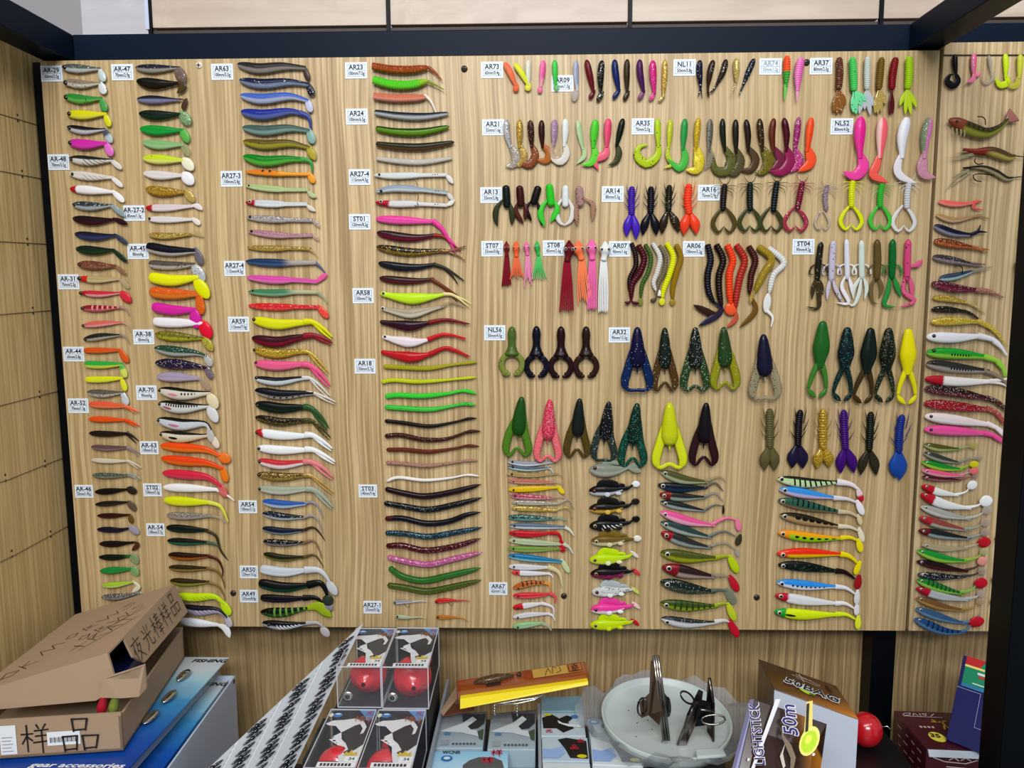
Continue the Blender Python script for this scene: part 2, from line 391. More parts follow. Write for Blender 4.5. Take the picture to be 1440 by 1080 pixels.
# ---- first column
seq(MIN, 'soft lures in the outermost column', 'col')
C(50, 70, 4.8)
F('silver grey-backed', [(175,118),(300,128),(438,128)], 60, '4a544e','bcc0bc', [('pad',432,132,462,216,54,'c2d4d2',SIL)], eye=(203,120,15), gl=.06)
F('speckled beige', [(187,215),(310,233),(440,225)], 60, '8a7a68','cfc6b8', [('pad',436,218,466,300,56,'e2e4e6',SIL)], eye=(208,226,15), spk=.2)
F('glittery green', [(190,312),(310,335),(450,328)], 62, '2c8a36','66b04e', [('pad',442,330,472,418,52,'4aa04a')], eye=(211,324,15), spk=.15, spc='124a1c')
F('lemon yellow', [(208,433),(330,440),(480,432)], 64, 'd8d414','e6e040', [('pad',468,432,500,520,46,'dcdc20')], eye=(234,434,15))
F('black-backed silver', [(208,522),(330,545),(470,538)], 56, '17151a','c4c4c8', [('pad',456,530,514,628,52,'4a5258',dict(tailc='b8c4cc',tu=.5))], eye=(235,530,13), split=.6)
F('magenta', [(220,625),(340,640),(485,630)], 70, 'd028a4','d83cb0', [('pad',472,622,514,718,60,'e070c4')], eye=(240,630,15))
F('black-backed white ribbed', [(222,735),(370,750),(525,745)], 66, '20201e','d8d4cc', [('pad',500,738,582,805,38,'dcd6ce')], eye=(248,743,12), ribs=9, ribc='8c8880', split=.72, soft=.06)
F('pearl white ribbed', [(225,836),(370,855),(525,862)], 60, 'd8d0c4','ece8e0', [('pad',505,855,588,926,36,'e8e4dc')], eye=(255,841,11), ribs=9, ribc='b8b0a4')
F('red-headed white', [(230,938),(370,948),(540,962)], 60, 'f0ecec','f6f2f4', [('pad',515,950,598,1028,44,'f4f2f2')], head='c01824', hu=.16)
C(50, 270, 4.8)
F('blue-grey glittery', [(245,85),(380,97),(520,90)], 62, '2a3640','a8b0b4', [('pad',500,82,606,165,40,'8aa0a8')], eye=(268,90,9), gl=.15)
F('blackish maroon', [(248,178),(380,195),(540,186)], 62, '1c0e14','3a141e', [('pad',520,178,620,215,36,'2c1218')], eye=(266,182,9))
F('dark navy', [(262,283),(400,302),(550,292)], 60, '14162c','343a66', [('pad',528,284,622,350,36,'3a4058')], eye=(280,288,9), split=.62)
F('blackish green', [(270,383),(400,396),(535,392)], 62, '0e1f14','1d3a20', [('pad',515,384,618,472,36,'1c3220')], eye=(288,385,9))
F('brown glittery', [(280,488),(410,497),(545,500)], 62, '6c3a2a','8a5440', [('pad',525,490,612,556,34,'9a7250',dict(alpha=.6))], eye=(306,492,10), gl=.12, glc='e0b890')
F('red-headed cream', [(285,583),(420,592),(570,588)], 50, 'b4a06c','d4c498', [('pad',560,582,632,650,34,'c8b890',CL)], eye=(300,584,15), head='d0241c', hu=.24)
F('crimson pale-bellied', [(298,680),(430,690),(590,680)], 46, 'c8283a','eaa0a4', [('disc',570,672,645,745,64,'d43040')], eye=(308,682,13), head='b41c2c', hu=.16)
F('dark red barred', [(305,783),(430,787),(575,780)], 48, '8c1a24','c8606a', [('taper',[(565,778),(605,788),(632,835)],24,'c0908a',CL)], eye=(320,785,12), bars=8, barc='e09a98', barv=.3)
F('salmon pink slim', [(315,902),(440,890),(590,880)], 44, 'd8605c','eea09a', [('taper',[(580,880),(615,895),(640,945)],22,'d8a898',CL)], eye=(324,902,11))
F('charcoal silver-flanked', [(322,995),(450,975),(580,965)], 50, '22241e','a8a498', [('taper',[(570,964),(610,980),(635,1030)],24,'a89c88',CL)], eye=(340,996,11), dots=9, dotv=.55, dotr=.25)
C(70, 480, 4.8)
F('burnt orange', [(228,62),(350,62),(480,58)], 42, 'd8521c','e06a28', [('pad',468,52,528,145,50,'dc5c20')], prof='boot')
F('green yellow-bellied', [(233,155),(350,160),(490,155)], 54, '2ca83c','d0dc50', [('pad',478,150,512,246,48,'4cb850',dict(tailc='d8e060',tu=.4))], prof='boot')
F('bright yellow slender', [(237,258),(350,258),(495,248)], 46, 'dce018','e8ea40', [('pad',482,246,512,336,42,'e4e430')], prof='boot')
F('grey speckled silver-tailed', [(250,345),(370,354),(500,345)], 56, '5c564c','c0bab0', [('pad',488,342,522,432,52,'ccd0d6',SIL)], spk=.25)
N2='fork-tail minnow lure'
F('salmon orange', [(262,425),(400,432),(520,440)], 50, 'e85838','f08058', [('taper',[(500,436),(550,452),(600,480)],30,'ec7048'),('taper',[(505,440),(545,462),(575,488)],22,'ec7048')], prof='slim', noun=N2)
F('vivid orange', [(260,525),(400,528),(520,532)], 42, 'e84c14','ee6020', [('taper',[(505,530),(560,548),(605,572)],28),('taper',[(505,534),(550,558),(585,578)],22)], prof='slim', noun=N2)
F('black-brown', [(264,620),(400,625),(535,622)], 42, '1c1210','2e1e18', [('taper',[(520,618),(560,640),(600,672)],24),('taper',[(520,624),(550,655),(585,690)],20)], prof='slim', noun=N2)
F('mauve brown', [(278,713),(400,722),(535,716)], 42, '5e4648','8c7474', [('taper',[(520,712),(565,730),(610,758)],22,'96807c'),('taper',[(520,718),(560,742),(600,778)],18,'96807c')], prof='slim', noun=N2)
F('cream', [(280,800),(400,808),(535,808)], 36, 'd0c4a8','e0d8c4', [('taper',[(520,806),(570,825),(620,855)],26),('taper',[(520,808),(560,835),(600,862)],18)], prof='slim', noun=N2)
F('grey-green glittery', [(286,905),(400,908),(540,905)], 42, '485446','7a8068', [('taper',[(525,900),(575,905),(618,935)],24,'9aa098',dict(alpha=.6,gl=.3)),('taper',[(525,905),(570,918),(600,945)],20,'9aa098',dict(alpha=.6,gl=.3))], prof='slim', gl=.08, noun=N2)
C(80, 670, 4.8)
seq('small paddle-tail lure', 'small dark soft lures low in the outermost column', 'col')
F('jet black', [(255,105),(350,100),(480,86)], 44, '0e0c0c','181414', [('disc',470,80,540,108,56,'2e2620',dict(alpha=.85))])
F('sooty brown', [(257,190),(360,182),(490,172)], 38, '1c1412','3a2e28', [('disc',478,165,534,234,52,'6e5a48',dict(alpha=.7))])
F('dark reddish-brown', [(271,265),(370,265),(495,258)], 38, '2c120c','3c2014', [('pad',488,252,508,318,38,'6e5020',dict(alpha=.85))])
F('purple-black', [(270,358),(370,360),(420,362),(495,348)], 42, '141020','22203a', [('disc',484,338,556,388,54,'a8a0b4',dict(alpha=.85))])
F('black red-nosed', [(285,455),(400,455),(515,445)], 46, '140c10','241418', [('leaf',[(505,440),(545,458),(505,502)],34,'4a2c14')], head='3c1014', hu=.1)
F('green-black', [(282,545),(400,546),(515,532)], 44, '0e120e','142414', [('disc',500,522,545,592,60,'8aa878',dict(alpha=.6,gl=.35,glc='c8e0a0'))], tailc='2e6a2c', tu=.8)
F('leaf green', [(290,640),(400,632),(520,622)], 50, '20843a','2c9840', [('disc',505,606,545,674,60,'7cb870',dict(alpha=.65,gl=.35,glc='d0e8b0'))])
F('pale lime', [(304,738),(400,732),(520,712)], 42, '9cc82c','d8e080', [('leaf',[(510,705),(550,745),(505,784)],36,'e8e0c0')])
F('grey glittery', [(300,815),(420,812),(545,790)], 48, '504a4c','8a8486', [('pad',530,780,575,800,30,'70705c')], gl=.25)
# ---- second column
seq('broad paddle-tail minnow lure', 'soft lures in the second column', 'col')
C(50, 70, 4.8)
F('navy grey-bellied', [(672,122),(800,128),(975,120)], 60, '10162a','9a968e', [('disc',945,115,1010,222,76,'78645c',dict(alpha=.8))], gl=.05)
F('brown-black', [(680,210),(800,230),(965,225)], 74, '0f100c','1e160e', [('leaf',[(940,225),(1000,238),(955,295)],46,'4a3a1c')])
F('navy lavender-flanked', [(682,335),(820,338),(975,338)], 58, '141428','7c7c9c', [('pad',1020,328,992,405,36,'4a3024'),('taper',[(940,336),(985,334),(1018,345)],16,'4a3424')], split=.66)
F('dark bottle-green', [(696,430),(820,442),(990,434)], 66, '0c1c12','143020', [('disc',975,418,1045,508,78,'6e9a66',dict(alpha=.7,gl=.4,glc='c8e8b0'))])
F('emerald', [(703,533),(820,545),(1000,542)], 68, '109030','1ea040', [('disc',985,532,1030,628,64,'5cb04c')])
F('pale green', [(720,625),(830,642),(1005,640)], 62, '7eb070','a0c890', [('disc',990,632,1035,718,56,'b0b880',dict(alpha=.45))])
F('lime pale-bellied', [(722,733),(830,740),(1015,746)], 66, 'c4d820','e4e878', [('disc',990,732,1065,812,76,'eeecd0')], spk=.04)
F('pearly white', [(725,833),(830,847),(1015,848)], 62, 'd8d0cc','f0eaea', [('disc',990,830,1065,908,84,'f0f0f4')])
F('gold-flake brown', [(740,938),(850,957),(1020,960)], 68, '8a6414','a87c20', [('disc',1005,942,1070,1028,58,'c8a850',dict(alpha=.6,gl=.5,glc='f0d880'))], gl=.25, glc='e8c860')
C(50, 270, 4.8)
N='slim eel-tail lure'
F('red-headed pinkish white', [(742,108),(900,106),(1060,95)], 50, 'd8c8cc','f0e4e6', [('leaf',[(1045,93),(1090,95),(1128,122)],40,'e8dede')], prof='slim', head='b81424', hu=.15, noun=N)
F('silvery white', [(755,183),(900,187),(1065,185)], 46, 'd8d2d0','f0eaec', [('pad',1055,176,1112,220,40,'ecdfd6')], eye=(773,181,10), prof='slim', noun=N)
F('gold-brown glitter', [(760,290),(880,298),(1050,286)], 46, '8a6a1c','b08c30', [('leaf',[(1035,285),(1090,280),(1135,305)],36,'c8b070',dict(alpha=.5))], prof='slim', gl=.3, glc='f0e0a0', noun=N)
NB='boot-tail lure'
F('black and silver', [(745,368),(900,398),(1080,398)], 76, '0e0e1a','c0b8b4', [('pad',1075,375,1122,492,56,'6a646e')], prof='boot', split=.42, soft=.07, noun=NB)
F('speckled grey', [(762,485),(900,497),(1075,490)], 62, '564e46','b8aea6', [('disc',1060,490,1138,604,82,'ccd4dc',dict(alpha=.7,gl=.35))], prof='boot', spk=.3, noun=NB)
F('neon yellow', [(764,573),(920,597),(1100,576)], 80, 'e6e808','eef020', [('disc',1075,585,1168,718,92,'e4e808')], prof='boot', noun=NB)
F('orange glittery', [(767,673),(900,688),(1100,690)], 80, 'd85818','e07c28', [('pad',1098,670,1122,828,62,'dc5c14')], prof='boot', gl=.12, glc='f0b050', noun=NB)
F('hot magenta', [(784,773),(920,797),(1080,795)], 72, 'd8209c','dc30a4', [('disc',1072,788,1086,922,84,'d424a0')], prof='boot', noun=NB)
F('white red-tailed', [(790,873),(900,882),(1060,884),(1130,886)], 68, 'ece8ec','f8f4f8', [('disc',1112,866,1182,988,88,'e41434')], prof='boot', noun=NB)
C(50, 270, 4.8)
F('olive glittery', [(803,960),(950,977),(1140,988)], 70, '6a6420','a8a820', [('disc',1128,978,1196,1072,64,'c0b440',dict(alpha=.75,spk=.3))], gl=.12, glc='e0d870', spk=.15)
C(70, 480, 4.8)
F('green-backed silver glitter', [(704,45),(830,66),(980,78),(1060,100)], 72, '1c4430','b0b4b0', [('pad',1045,92,1090,168,50,'c4c4c4',dict(alpha=.75,gl=.3))], gl=.1, split=.5)
F('deep purple glittery', [(710,145),(830,152),(980,165),(1060,180)], 72, '1c1230','2e2040', [('pad',1052,165,1094,252,52,'7c6c7c',dict(alpha=.75))], gl=.1)
F('pale lavender', [(720,240),(850,241),(1020,252)], 70, 'a898b4','c4b4c8', [('pad',1005,242,1082,330,46,'c0a890',dict(alpha=.4))], alpha=.92)
NM='deep-bodied shad lure'
F('black-backed dotted', [(733,328),(900,358),(1085,348)], 84, 'd8d0c0','dcd4c4', [('disc',1070,352,1128,455,80,'e4d8b0')], eye=(745,330,11), dorsal='141210', dots=16, dotv=.55, dotr=.26, dotu=(.42,.72), cheek=('e088a0',.3,.4), noun=NM)
F('single-dot-row', [(733,420),(880,448),(1075,438)], 84, 'd0d0cc','d8d8d4', [('disc',1070,435,1128,548,74,'dcdcdc')], eye=(745,422,11), dorsal='141210', dots=20, dotv=.66, dotr=.3, dotu=(.15,.8), cheek=('b05a68',.2,.35), noun=NM)
F('plain silver pink-cheeked', [(724,528),(880,562),(1040,556),(1085,600)], 84, 'c8ccd4','d4d8dc', [('pad',1070,585,1098,684,54,'c4bcb4')], eye=(738,532,11), dorsal='141210', cheek=('c87890',.32,.4), noun=NM)
F('beige black-cheeked', [(740,623),(880,648),(1075,636)], 78, 'd4ccb8','e0c8a0', [('pad',1090,628,1136,722,50,'ead8c4')], eye=(755,628,11), dorsal='1c1612', cheek=('1a1a12',.3,.42), noun=NM)
NC='curved shad lure'
F('flame orange', [(744,705),(900,718),(1050,732),(1160,778)], 66, 'ec4c10','f07c28', [('disc',1135,770,1222,808,78,'f07828')], prof='slim', noun=NC)
F('deep orange', [(749,790),(900,808),(1060,822),(1170,862)], 68, 'e84010','e87020', [('pad',1160,845,1192,952,56,'ec7a1c')], prof='slim', noun=NC)
F('crimson', [(759,888),(900,900),(1060,918),(1160,980)], 66, 'd42440','dc4058', [('disc',1140,962,1190,1054,62,'e8706c',dict(alpha=.75))], prof='slim', noun=NC)
NP='pin-tail minnow lure'
F('pure white', [(764,985),(930,990),(1140,1002)], 60, 'f0eeee','f8f6f6', [('taper',[(1120,1000),(1190,1035),(1248,1078)],26,'f4f0ec')], prof='slim', noun=NP)
C(80, 670, 4.8)
F('acid yellow', [(720,160),(870,170),(1040,176)], 68, 'd8e010','e4ea30', [('taper',[(1020,174),(1105,205),(1158,310)],34,'dede50')], prof='slim', noun=NP)
F('clear grey glitter', [(740,262),(880,268),(1040,265)], 56, '80746a','a89c90', [('taper',[(1020,264),(1095,280),(1145,315)],26,'b8a890',CL)], prof='slim', gl=.2, alpha=.9, noun=NP)
NL='long-tailed minnow lure'
F('blackish bottle-green', [(737,345),(870,355),(1020,364)], 56, '0c1410','143022', [('taper',[(1000,362),(1072,400),(1102,490),(1155,568)],26,'3c3418')], prof='slim', split=.5, noun=NL)
F('black-backed teal', [(744,435),(880,442),(1030,446)], 52, '10140e','2c6450', [('taper',[(1010,444),(1085,465),(1115,520),(1152,562)],26,'4a6048')], prof='slim', noun=NL)
F('amber-bellied brown', [(751,530),(880,542),(1030,537)], 58, '241008','a85c1c', [('taper',[(1010,534),(1082,560),(1116,620),(1118,678)],26,'501c10')], prof='slim', noun=NL)
F('tan-bellied brown', [(754,615),(880,622),(1030,620)], 50, '2c200e','9a7c3c', [('taper',[(1010,618),(1082,640),(1120,700),(1132,758)],24,'80602c')], prof='slim', noun=NL)
F('olive-bellied brown', [(763,705),(880,716),(1030,713)], 56, '33200c','94963c', [('taper',[(1010,711),(1090,740),(1120,790),(1138,835)],24,'8a6a34')], prof='slim', noun=NL)
F('chartreuse', [(800,805),(930,817),(1060,812),(1130,860)], 62, 'c0e010','d4ec30', [('pad',1108,838,1168,938,62,'c8e41c')], prof='slim', ribs=12, ribc='a8c010', noun=NC)
F('black-backed lavender', [(830,880),(950,905),(1080,905),(1150,955)], 74, '17141c','9a90a4', [('pad',1140,940,1172,1018,52,'c0b8bc')], ribs=12, ribc='c0b8c8', split=.7, soft=.06, noun=NC)
F('snow white ribbed', [(830,975),(960,990),(1090,1002)], 62, 'e8eaec','f6f8f8', [('leaf',[(1070,998),(1135,1025),(1168,1090)],52,'eef0f0')], prof='slim', ribs=12, ribc='d0d4d8', noun=NC)
# ---- third column
seq('curved shad lure', 'soft lures in the third column', 'col')
C(290, 70, 4.8)
F('charcoal grey', [(207,98),(350,126),(520,112),(670,122)], 70, '24221f','8a847c', [('pad',660,112,692,208,42,'463630')], prof='slim', dr=.5)
F('dark navy speckled', [(221,205),(370,230),(560,218),(690,236)], 68, '121a38','7c88a4', [('pad',682,222,722,314,50,'1c2030')], prof='slim', gl=.05)
F('periwinkle blue', [(227,308),(370,332),(560,315),(690,345)], 70, '3e60b8','aab2cc', [('pad',678,328,708,422,50,'c4c8e4')], prof='slim')
F('royal blue', [(232,418),(380,440),(560,416),(650,432)], 72, '1c2a90','5866a0', [('taper',[(630,426),(690,455),(708,535)],42,'3c4890')], prof='slim')
F('teal grey', [(242,525),(390,546),(560,530),(700,548)], 68, '3e5850','7c9a94', [('pad',690,532,722,634,60,'8cb0a8')], prof='slim')
F('olive', [(247,618),(390,642),(560,632),(700,662)], 66, '5a4c10','9a9230', [('disc',685,645,735,744,58,'b4a438')], prof='slim', split=.62, spk=.05)
F('grass green', [(247,720),(390,752),(560,738),(660,742)], 72, '0c7a1c','58b040', [('taper',[(640,736),(705,758),(714,830)],34,'3c9c40')], prof='slim')
NE='eel-bodied lure'
F('orange tiger', [(263,823),(420,832),(560,840),(700,842)], 42, 'e07818','f09830', [('pad',688,826,728,900,46,'f4a030')], prof='eel', bars=9, barc='3a1c08', barv=.6, dr=.7, tailc='f0a030', tu=.5, noun=NE)
F('pale mint', [(262,918),(420,936),(560,945),(690,945)], 46, 'a8bc80','c8d8a0', [('leaf',[(675,942),(710,980),(748,994)],36,'b8c490')], prof='eel', eye=(290,917,7), noun=NE)
C(300, 270, 4.8)
F('red-headed silver', [(215,70),(380,80),(520,82),(635,82)], 50, 'c8ccd0','eef0f4', [('leaf',[(620,78),(650,105),(690,130)],34,'dcd4c4')], prof='eel', head='b01428', hu=.16, eye=(250,65,12), ring='f0f0ea', noun=NE)
F('clear silver-flake', [(220,172),(380,184),(520,188),(670,192)], 50, '8a8084','b0a8ac', [('leaf',[(650,188),(690,205),(718,242)],34,'b8a89c',CL)], prof='eel', gl=.35, alpha=.9, eye=(250,168,10), noun=NE)
F('clear mauve-pink', [(230,265),(380,286),(520,295),(670,292)], 48, 'b07888','d0a0ac', [('leaf',[(655,288),(690,305),(712,332)],32,'d0a898',CL)], prof='eel', gl=.12, alpha=.88, eye=(260,265,10), noun=NE)
F('clear gold-flake', [(226,375),(380,382),(520,380),(660,386)], 44, '8a6820','b48c40', [('taper',[(640,384),(680,410),(708,444)],24,'c4a060',CL)], prof='eel', gl=.25, glc='f0e090', alpha=.9, noun=NE)
F('steel blue', [(216,468),(380,478),(530,480),(695,476)], 58, '1c3458','3c5a84', [('taper',[(680,472),(725,510),(758,550)],26,'54607c')], prof='eel', tailc='a8a49c', tu=.6, noun=NE)
F('orchid pink', [(223,576),(400,594),(550,595),(700,606)], 56, 'd848a4','e878b8', [('pad',685,615,768,550,36,'e85ca0')], prof='eel', noun=NE)
F('sea green', [(233,673),(400,682),(550,676),(710,678)], 52, '3c7c54','7ca884', [('taper',[(695,676),(735,705),(770,752)],28,'a8b490',CL)], prof='eel', tailc='b8b890', tu=.62, eye=(268,666,8), noun=NE)
F('scarlet', [(232,766),(400,777),(550,776),(715,778)], 52, 'd01c24','e84040', [('pad',700,765,775,852,50,'ec4838')], prof='eel', gl=.06, noun=NE)
NS='split-tail shad lure'
EY='f0f0e0'
def S2(desc, sp, tl, h, back, belly=None, tcol=None, eye=None, w=46, tk=None, **mk):
    a = tl[-2]; b = tl[-1]
    q = (b[0]-8, b[1]+14)
    return F(desc, sp+[tl[1]], h, back, belly, [('taper', tl, w, tcol or back), ('taper', [tl[1], ((tl[1][0]+q[0])/2-4, (tl[1][1]+q[1])/2+4), q], w*.62, tcol or back)], prof='slim', eye=eye, noun=NS, tk=tk, **mk)
S2('bright yellow', [(260,860),(420,893),(560,884)], [(610,876),(670,878),(740,920),(805,982)], 74, 'dcdc08','e8e820', eye=(278,860,13))
S2('wine red', [(258,986),(420,1012),(560,986)], [(610,974),(670,968),(740,985),(808,1018)], 74, '3a0c18','781428', '8c1c28')
C(310, 470, 4.8)
S2('gold glitter', [(222,105),(380,132),(520,118)], [(540,114),(590,120),(650,165),(732,262)], 64, '8a6810','b08c1c', 'b4903c', eye=(232,106,12), gl=.35, glc='f0d860', w=32)
S2('bubblegum pink', [(226,195),(380,214),(530,205)], [(550,203),(600,212),(670,260),(742,350)], 68, 'e85888','ee6c94', eye=(243,190,10))
S2('black-edged silver', [(228,298),(380,320),(530,300)], [(550,294),(600,296),(660,335),(742,420)], 58, '14141a','ccd4d8', 'd8d4d0', eye=(246,293,13), split=.7, soft=.05, w=28)
S2('black white-bellied', [(231,378),(400,408),(560,400)], [(580,396),(630,398),(710,425),(782,460)], 70, '10121c','b8b0a4', 'd8ccc0', w=30, dots=10, dotv=.2, dotr=.2, split=.4)
S2('midnight green', [(234,470),(400,500),(540,494)], [(560,490),(610,500),(675,555),(732,636)], 74, '0a100e','12281c', '2c5428', eye=(254,480,12))
S2('brown-black glitter', [(234,560),(400,592),(540,585)], [(560,580),(620,588),(690,640),(745,700)], 60, '14100a','4c3c20', '40401c', gl=.1, glc='c0a060', w=34)
S2('white red-headed', [(234,658),(400,682),(550,686)], [(570,680),(620,682),(690,720),(758,775)], 66, 'ecf0f2','f6f8fa', head='c01c28', hu=.17, headv=.05, eye=(248,664,10))
S2('chalk white', [(246,766),(400,782),(550,782)], [(570,777),(630,782),(710,820),(778,864)], 64, 'eef0f0','f8fafa', eye=(263,769,12))
S2('red-backed white', [(250,853),(400,882),(540,868)], [(560,862),(610,862),(690,900),(763,970)], 64, 'c42834','f0e0e2', 'e08084', eye=(268,858,12), split=.6)
S2('brassy brown glitter', [(246,946),(400,964),(540,955)], [(560,950),(610,956),(680,1000),(768,1072)], 62, '4c3814','8a6c2c', 'b08c48', gl=.3, glc='e0c070', w=30, eye=(262,948,12))
C(320, 670, 4.8)
S2('pale jade', [(205,80),(370,96),(510,86)], [(530,84),(580,92),(640,130),(714,210)], 62, 'a4ac98','ccd0bc', eye=(219,82,11), alpha=.95)
NL='long-tailed minnow lure'
F('cobalt silver-bellied', [(234,170),(370,190),(530,184)], 62, '2456a4','b8c4d8', [('taper',[(510,186),(565,172),(612,205),(642,285)],24,'9a98a8',dict(alpha=.8))], prof='slim', noun=NL)
F('black glitter silver-bellied', [(234,248),(370,272),(520,276)], 56, '101c28','b4bcc8', [('taper',[(500,280),(572,264),(612,300),(642,385)],24,'a89c94',dict(alpha=.85))], prof='slim', gl=.08, split=.5, noun=NL)
F('ink blue', [(234,350),(370,370),(520,362)], 52, '0e1a2c','8c9cb4', [('taper',[(500,366),(577,344),(622,382),(658,434)],22,'3a2c18')], prof='slim', split=.4, noun=NL)
F('lilac-bellied black', [(239,438),(370,450),(520,446)], 52, '14100f','847a80', [('taper',[(500,450),(577,434),(612,480),(638,555)],22,'8a6a48',dict(alpha=.85))], prof='slim', gl=.12, split=.48, noun=NL)
F('dark olive', [(242,523),(370,550),(520,544)], 52, '1f1c08','78702a', [('taper',[(500,548),(582,530),(622,570),(648,614)],22,'5c4c20')], prof='slim', split=.45, noun=NL)
NH='jointed paddle-tail lure'
F('silver white', [(217,623),(380,646),(540,632)], 72, 'c4ccd4','e6eaee', [('taper',[(520,632),(610,632),(660,670),(700,735)],56,'ccd0d4'),('disc',675,706,735,802,64,'c8ccd0')], prof='boot', noun=NH)
F('black dark-green', [(207,718),(380,748),(560,732)], 76, '0c0e0c','144a34', [('taper',[(540,732),(620,718),(655,755),(680,830)],56,'0c100c'),('disc',640,832,716,840,84,'30362c')], prof='boot', split=.45, noun=NH)
NP='big-paddle shad lure'
F('black violet', [(220,818),(380,826),(530,820)], 56, '0c0a0e','221a2c', [('taper',[(510,820),(590,818),(630,845),(665,885)],44,'14120f'),('disc',636,862,712,896,74,'8a8890')], prof='boot', noun=NP)
F('green-flanked black', [(221,915),(380,916),(540,888)], 70, '0e100a','2c5a24', [('leaf',[(520,892),(610,878),(660,915),(700,950)],80,'9cb41c')], eye=(265,918,9), bars=8, barc='6a9a3c', barv=.02, split=.55, noun=NP)
F('silver-striped black', [(232,988),(380,1006),(550,990)], 66, '0e0d14','b8bcc4', [('taper',[(530,990),(600,988),(640,1012),(660,1045)],34,'b8b0b4'),('disc',632,1018,684,1082,60,'c0b8bc')], eye=(283,995,11), ribs=13, ribc='f4f6f8', split=.55, noun=NP)
# ---- fourth column
seq('ribbed grub lure', 'soft lures in the fourth column', 'col')
C(480, 70, 5.686)
F('rust brown', [(243,128),(400,155),(550,158),(710,138)], 70, '8c3008','a85018', [('taper',[(695,138),(752,182),(808,248)],28,'984018')], prof='thick', rings=26, dr=.8, gl=.1, glc='e8a060')
F('lime green', [(250,238),(400,277),(550,280),(700,246)], 78, '48c818','68d830', [('taper',[(685,248),(752,280),(824,320)],24,'7c9428')], prof='thick', rings=24, dr=.8, tailc='98b828', tu=.85)
F('salmon white-tailed', [(254,370),(400,386),(550,386),(690,378)], 70, 'cc6c50','e89880', [('taper',[(665,362),(718,415),(774,545)],26,'eee4d4')], prof='thick', rings=26, dr=.8)
NK='plain stick lure'
F('black-backed silver', [(262,498),(450,526),(650,534),(862,508)], 60, '14242c','b8bcc0', prof='stick', dr=.8, noun=NK, split=.6)
F('green dark-backed', [(272,628),(450,656),(650,656),(867,614)], 62, '20400c','5c8c18', prof='stick', dr=.8, noun=NK, split=.75, soft=.08)
F('olive brown-bellied', [(274,753),(450,772),(650,776),(907,738)], 60, '26280e','644630', prof='stick', dr=.8, noun=NK, split=.4)
F('cloudy white', [(277,868),(450,890),(650,898),(892,866)], 46, 'c4beb4','d8d4cc', prof='stick', dr=.8, noun=NK, alpha=.88, gl=.04)
C(480, 240, 5.686)
NE='eel-bodied hooked lure'
def hk(*p):
    return lambda r, d, info: hook(r, p, d+.004, 5)
F('white dark-eyed', [(258,35),(420,42),(600,37),(845,34)], 56, 'd0d4d4','eceeee', [('leaf',[(825,28),(862,60),(895,105)],44,'e4dcd8')], prof='eel', eye=(306,33,10), noun=NE, dr=.7, dots=28, dotv=.6, dotr=.3, dotu=(.8,.88), extra=hk((570,60),(595,85),(610,120)))
F('pale blue silver', [(272,168),(420,142),(600,150),(850,178)], 58, '8a9cac','d0d8dc', [('leaf',[(835,172),(868,205),(898,240)],40,'d4ccc8')], prof='eel', eye=(320,165,12), noun=NE, dr=.7, dots=28, dotv=.6, dotr=.3, dotu=(.82,.9), extra=hk((580,165),(615,200),(610,240)))
F('silver red-headed', [(268,253),(420,266),(600,266),(845,278)], 56, 'd0d0d0','ecebea', [('leaf',[(830,284),(870,262),(908,232)],40,'e8e4dc')], prof='eel', head='b0142c', hu=.2, eye=(319,247,14), ring='f8f8f4', noun=NE, dr=.7, dots=28, dotv=.6, dotr=.3, dotu=(.82,.9), extra=hk((585,275),(612,285),(608,250)))
NF='long fork-tail lure'
def FK(desc, sp, h, back, belly, f1, f2, tcol=None, w=34, **mk):
    kw = dict(prof='slim', noun=NF); kw.update(mk)
    return F(desc, sp, h, back, belly, [('taper', f1, w, tcol or back), ('taper', f2, w*.7, tcol or back)], **kw)
FK('neon pink', [(275,385),(450,396),(600,402),(760,410)], 70, 'e83c9c','f05cac', [(730,400),(805,465),(865,565),(915,660)], [(860,550),(900,590),(935,630)], w=46, rings=24, rdepth=.06)
FK('wine maroon', [(282,495),(450,527),(600,537),(760,514)], 72, '2c0a10','68122a', [(735,516),(825,532),(910,625)], [(860,570),(905,600),(960,648)], '8c2420')
FK('gold-bellied brown', [(279,608),(450,640),(600,652),(830,638)], 70, '1c120c','806020', [(800,640),(870,642),(998,602)], [(850,645),(920,675),(995,718)], '7c5038', gl=.12, glc='f0d060', split=.5)
FK('black-navy', [(294,738),(450,767),(600,772),(760,748)], 66, '0c0c12','1a1c28', [(735,748),(850,790),(988,886)], [(830,785),(885,840),(935,912)], '282418')
FK('chestnut maroon', [(302,858),(450,877),(600,882),(740,866)], 64, '30100f','581c20', [(715,866),(822,930),(988,1040)], [(810,925),(870,985),(932,1052)], '6c3014')
C(480, 400, 5.686)
NF='deep-bellied fork-tail lure'
FK('chartreuse', [(308,70),(450,102),(580,114),(740,96),(840,74)], 94, 'c0e818','c8f028', [(815,76),(900,88),(1025,182)], [(900,88),(975,118),(1044,158)], 'e8d890', w=30, prof='deep', eye=(338,70,15), ring='e8f4a0')
FK('smoky cream', [(315,188),(450,220),(560,232),(700,202),(820,174)], 84, 'a89880','d8ccb8', [(795,180),(890,140),(995,182)], [(880,145),(930,160),(965,175)], 'b09478', w=26, prof='deep', eye=(333,190,15), ring='f0ece0', tk=CL)
FK('dark burgundy', [(306,298),(450,322),(560,332),(690,308),(760,296)], 88, '240a18','3c0e20', [(700,305),(850,283),(1034,318)], [(850,285),(940,302),(1000,322)], '78141c', w=40, prof='deep', eye=(330,300,12), ring='50303c')
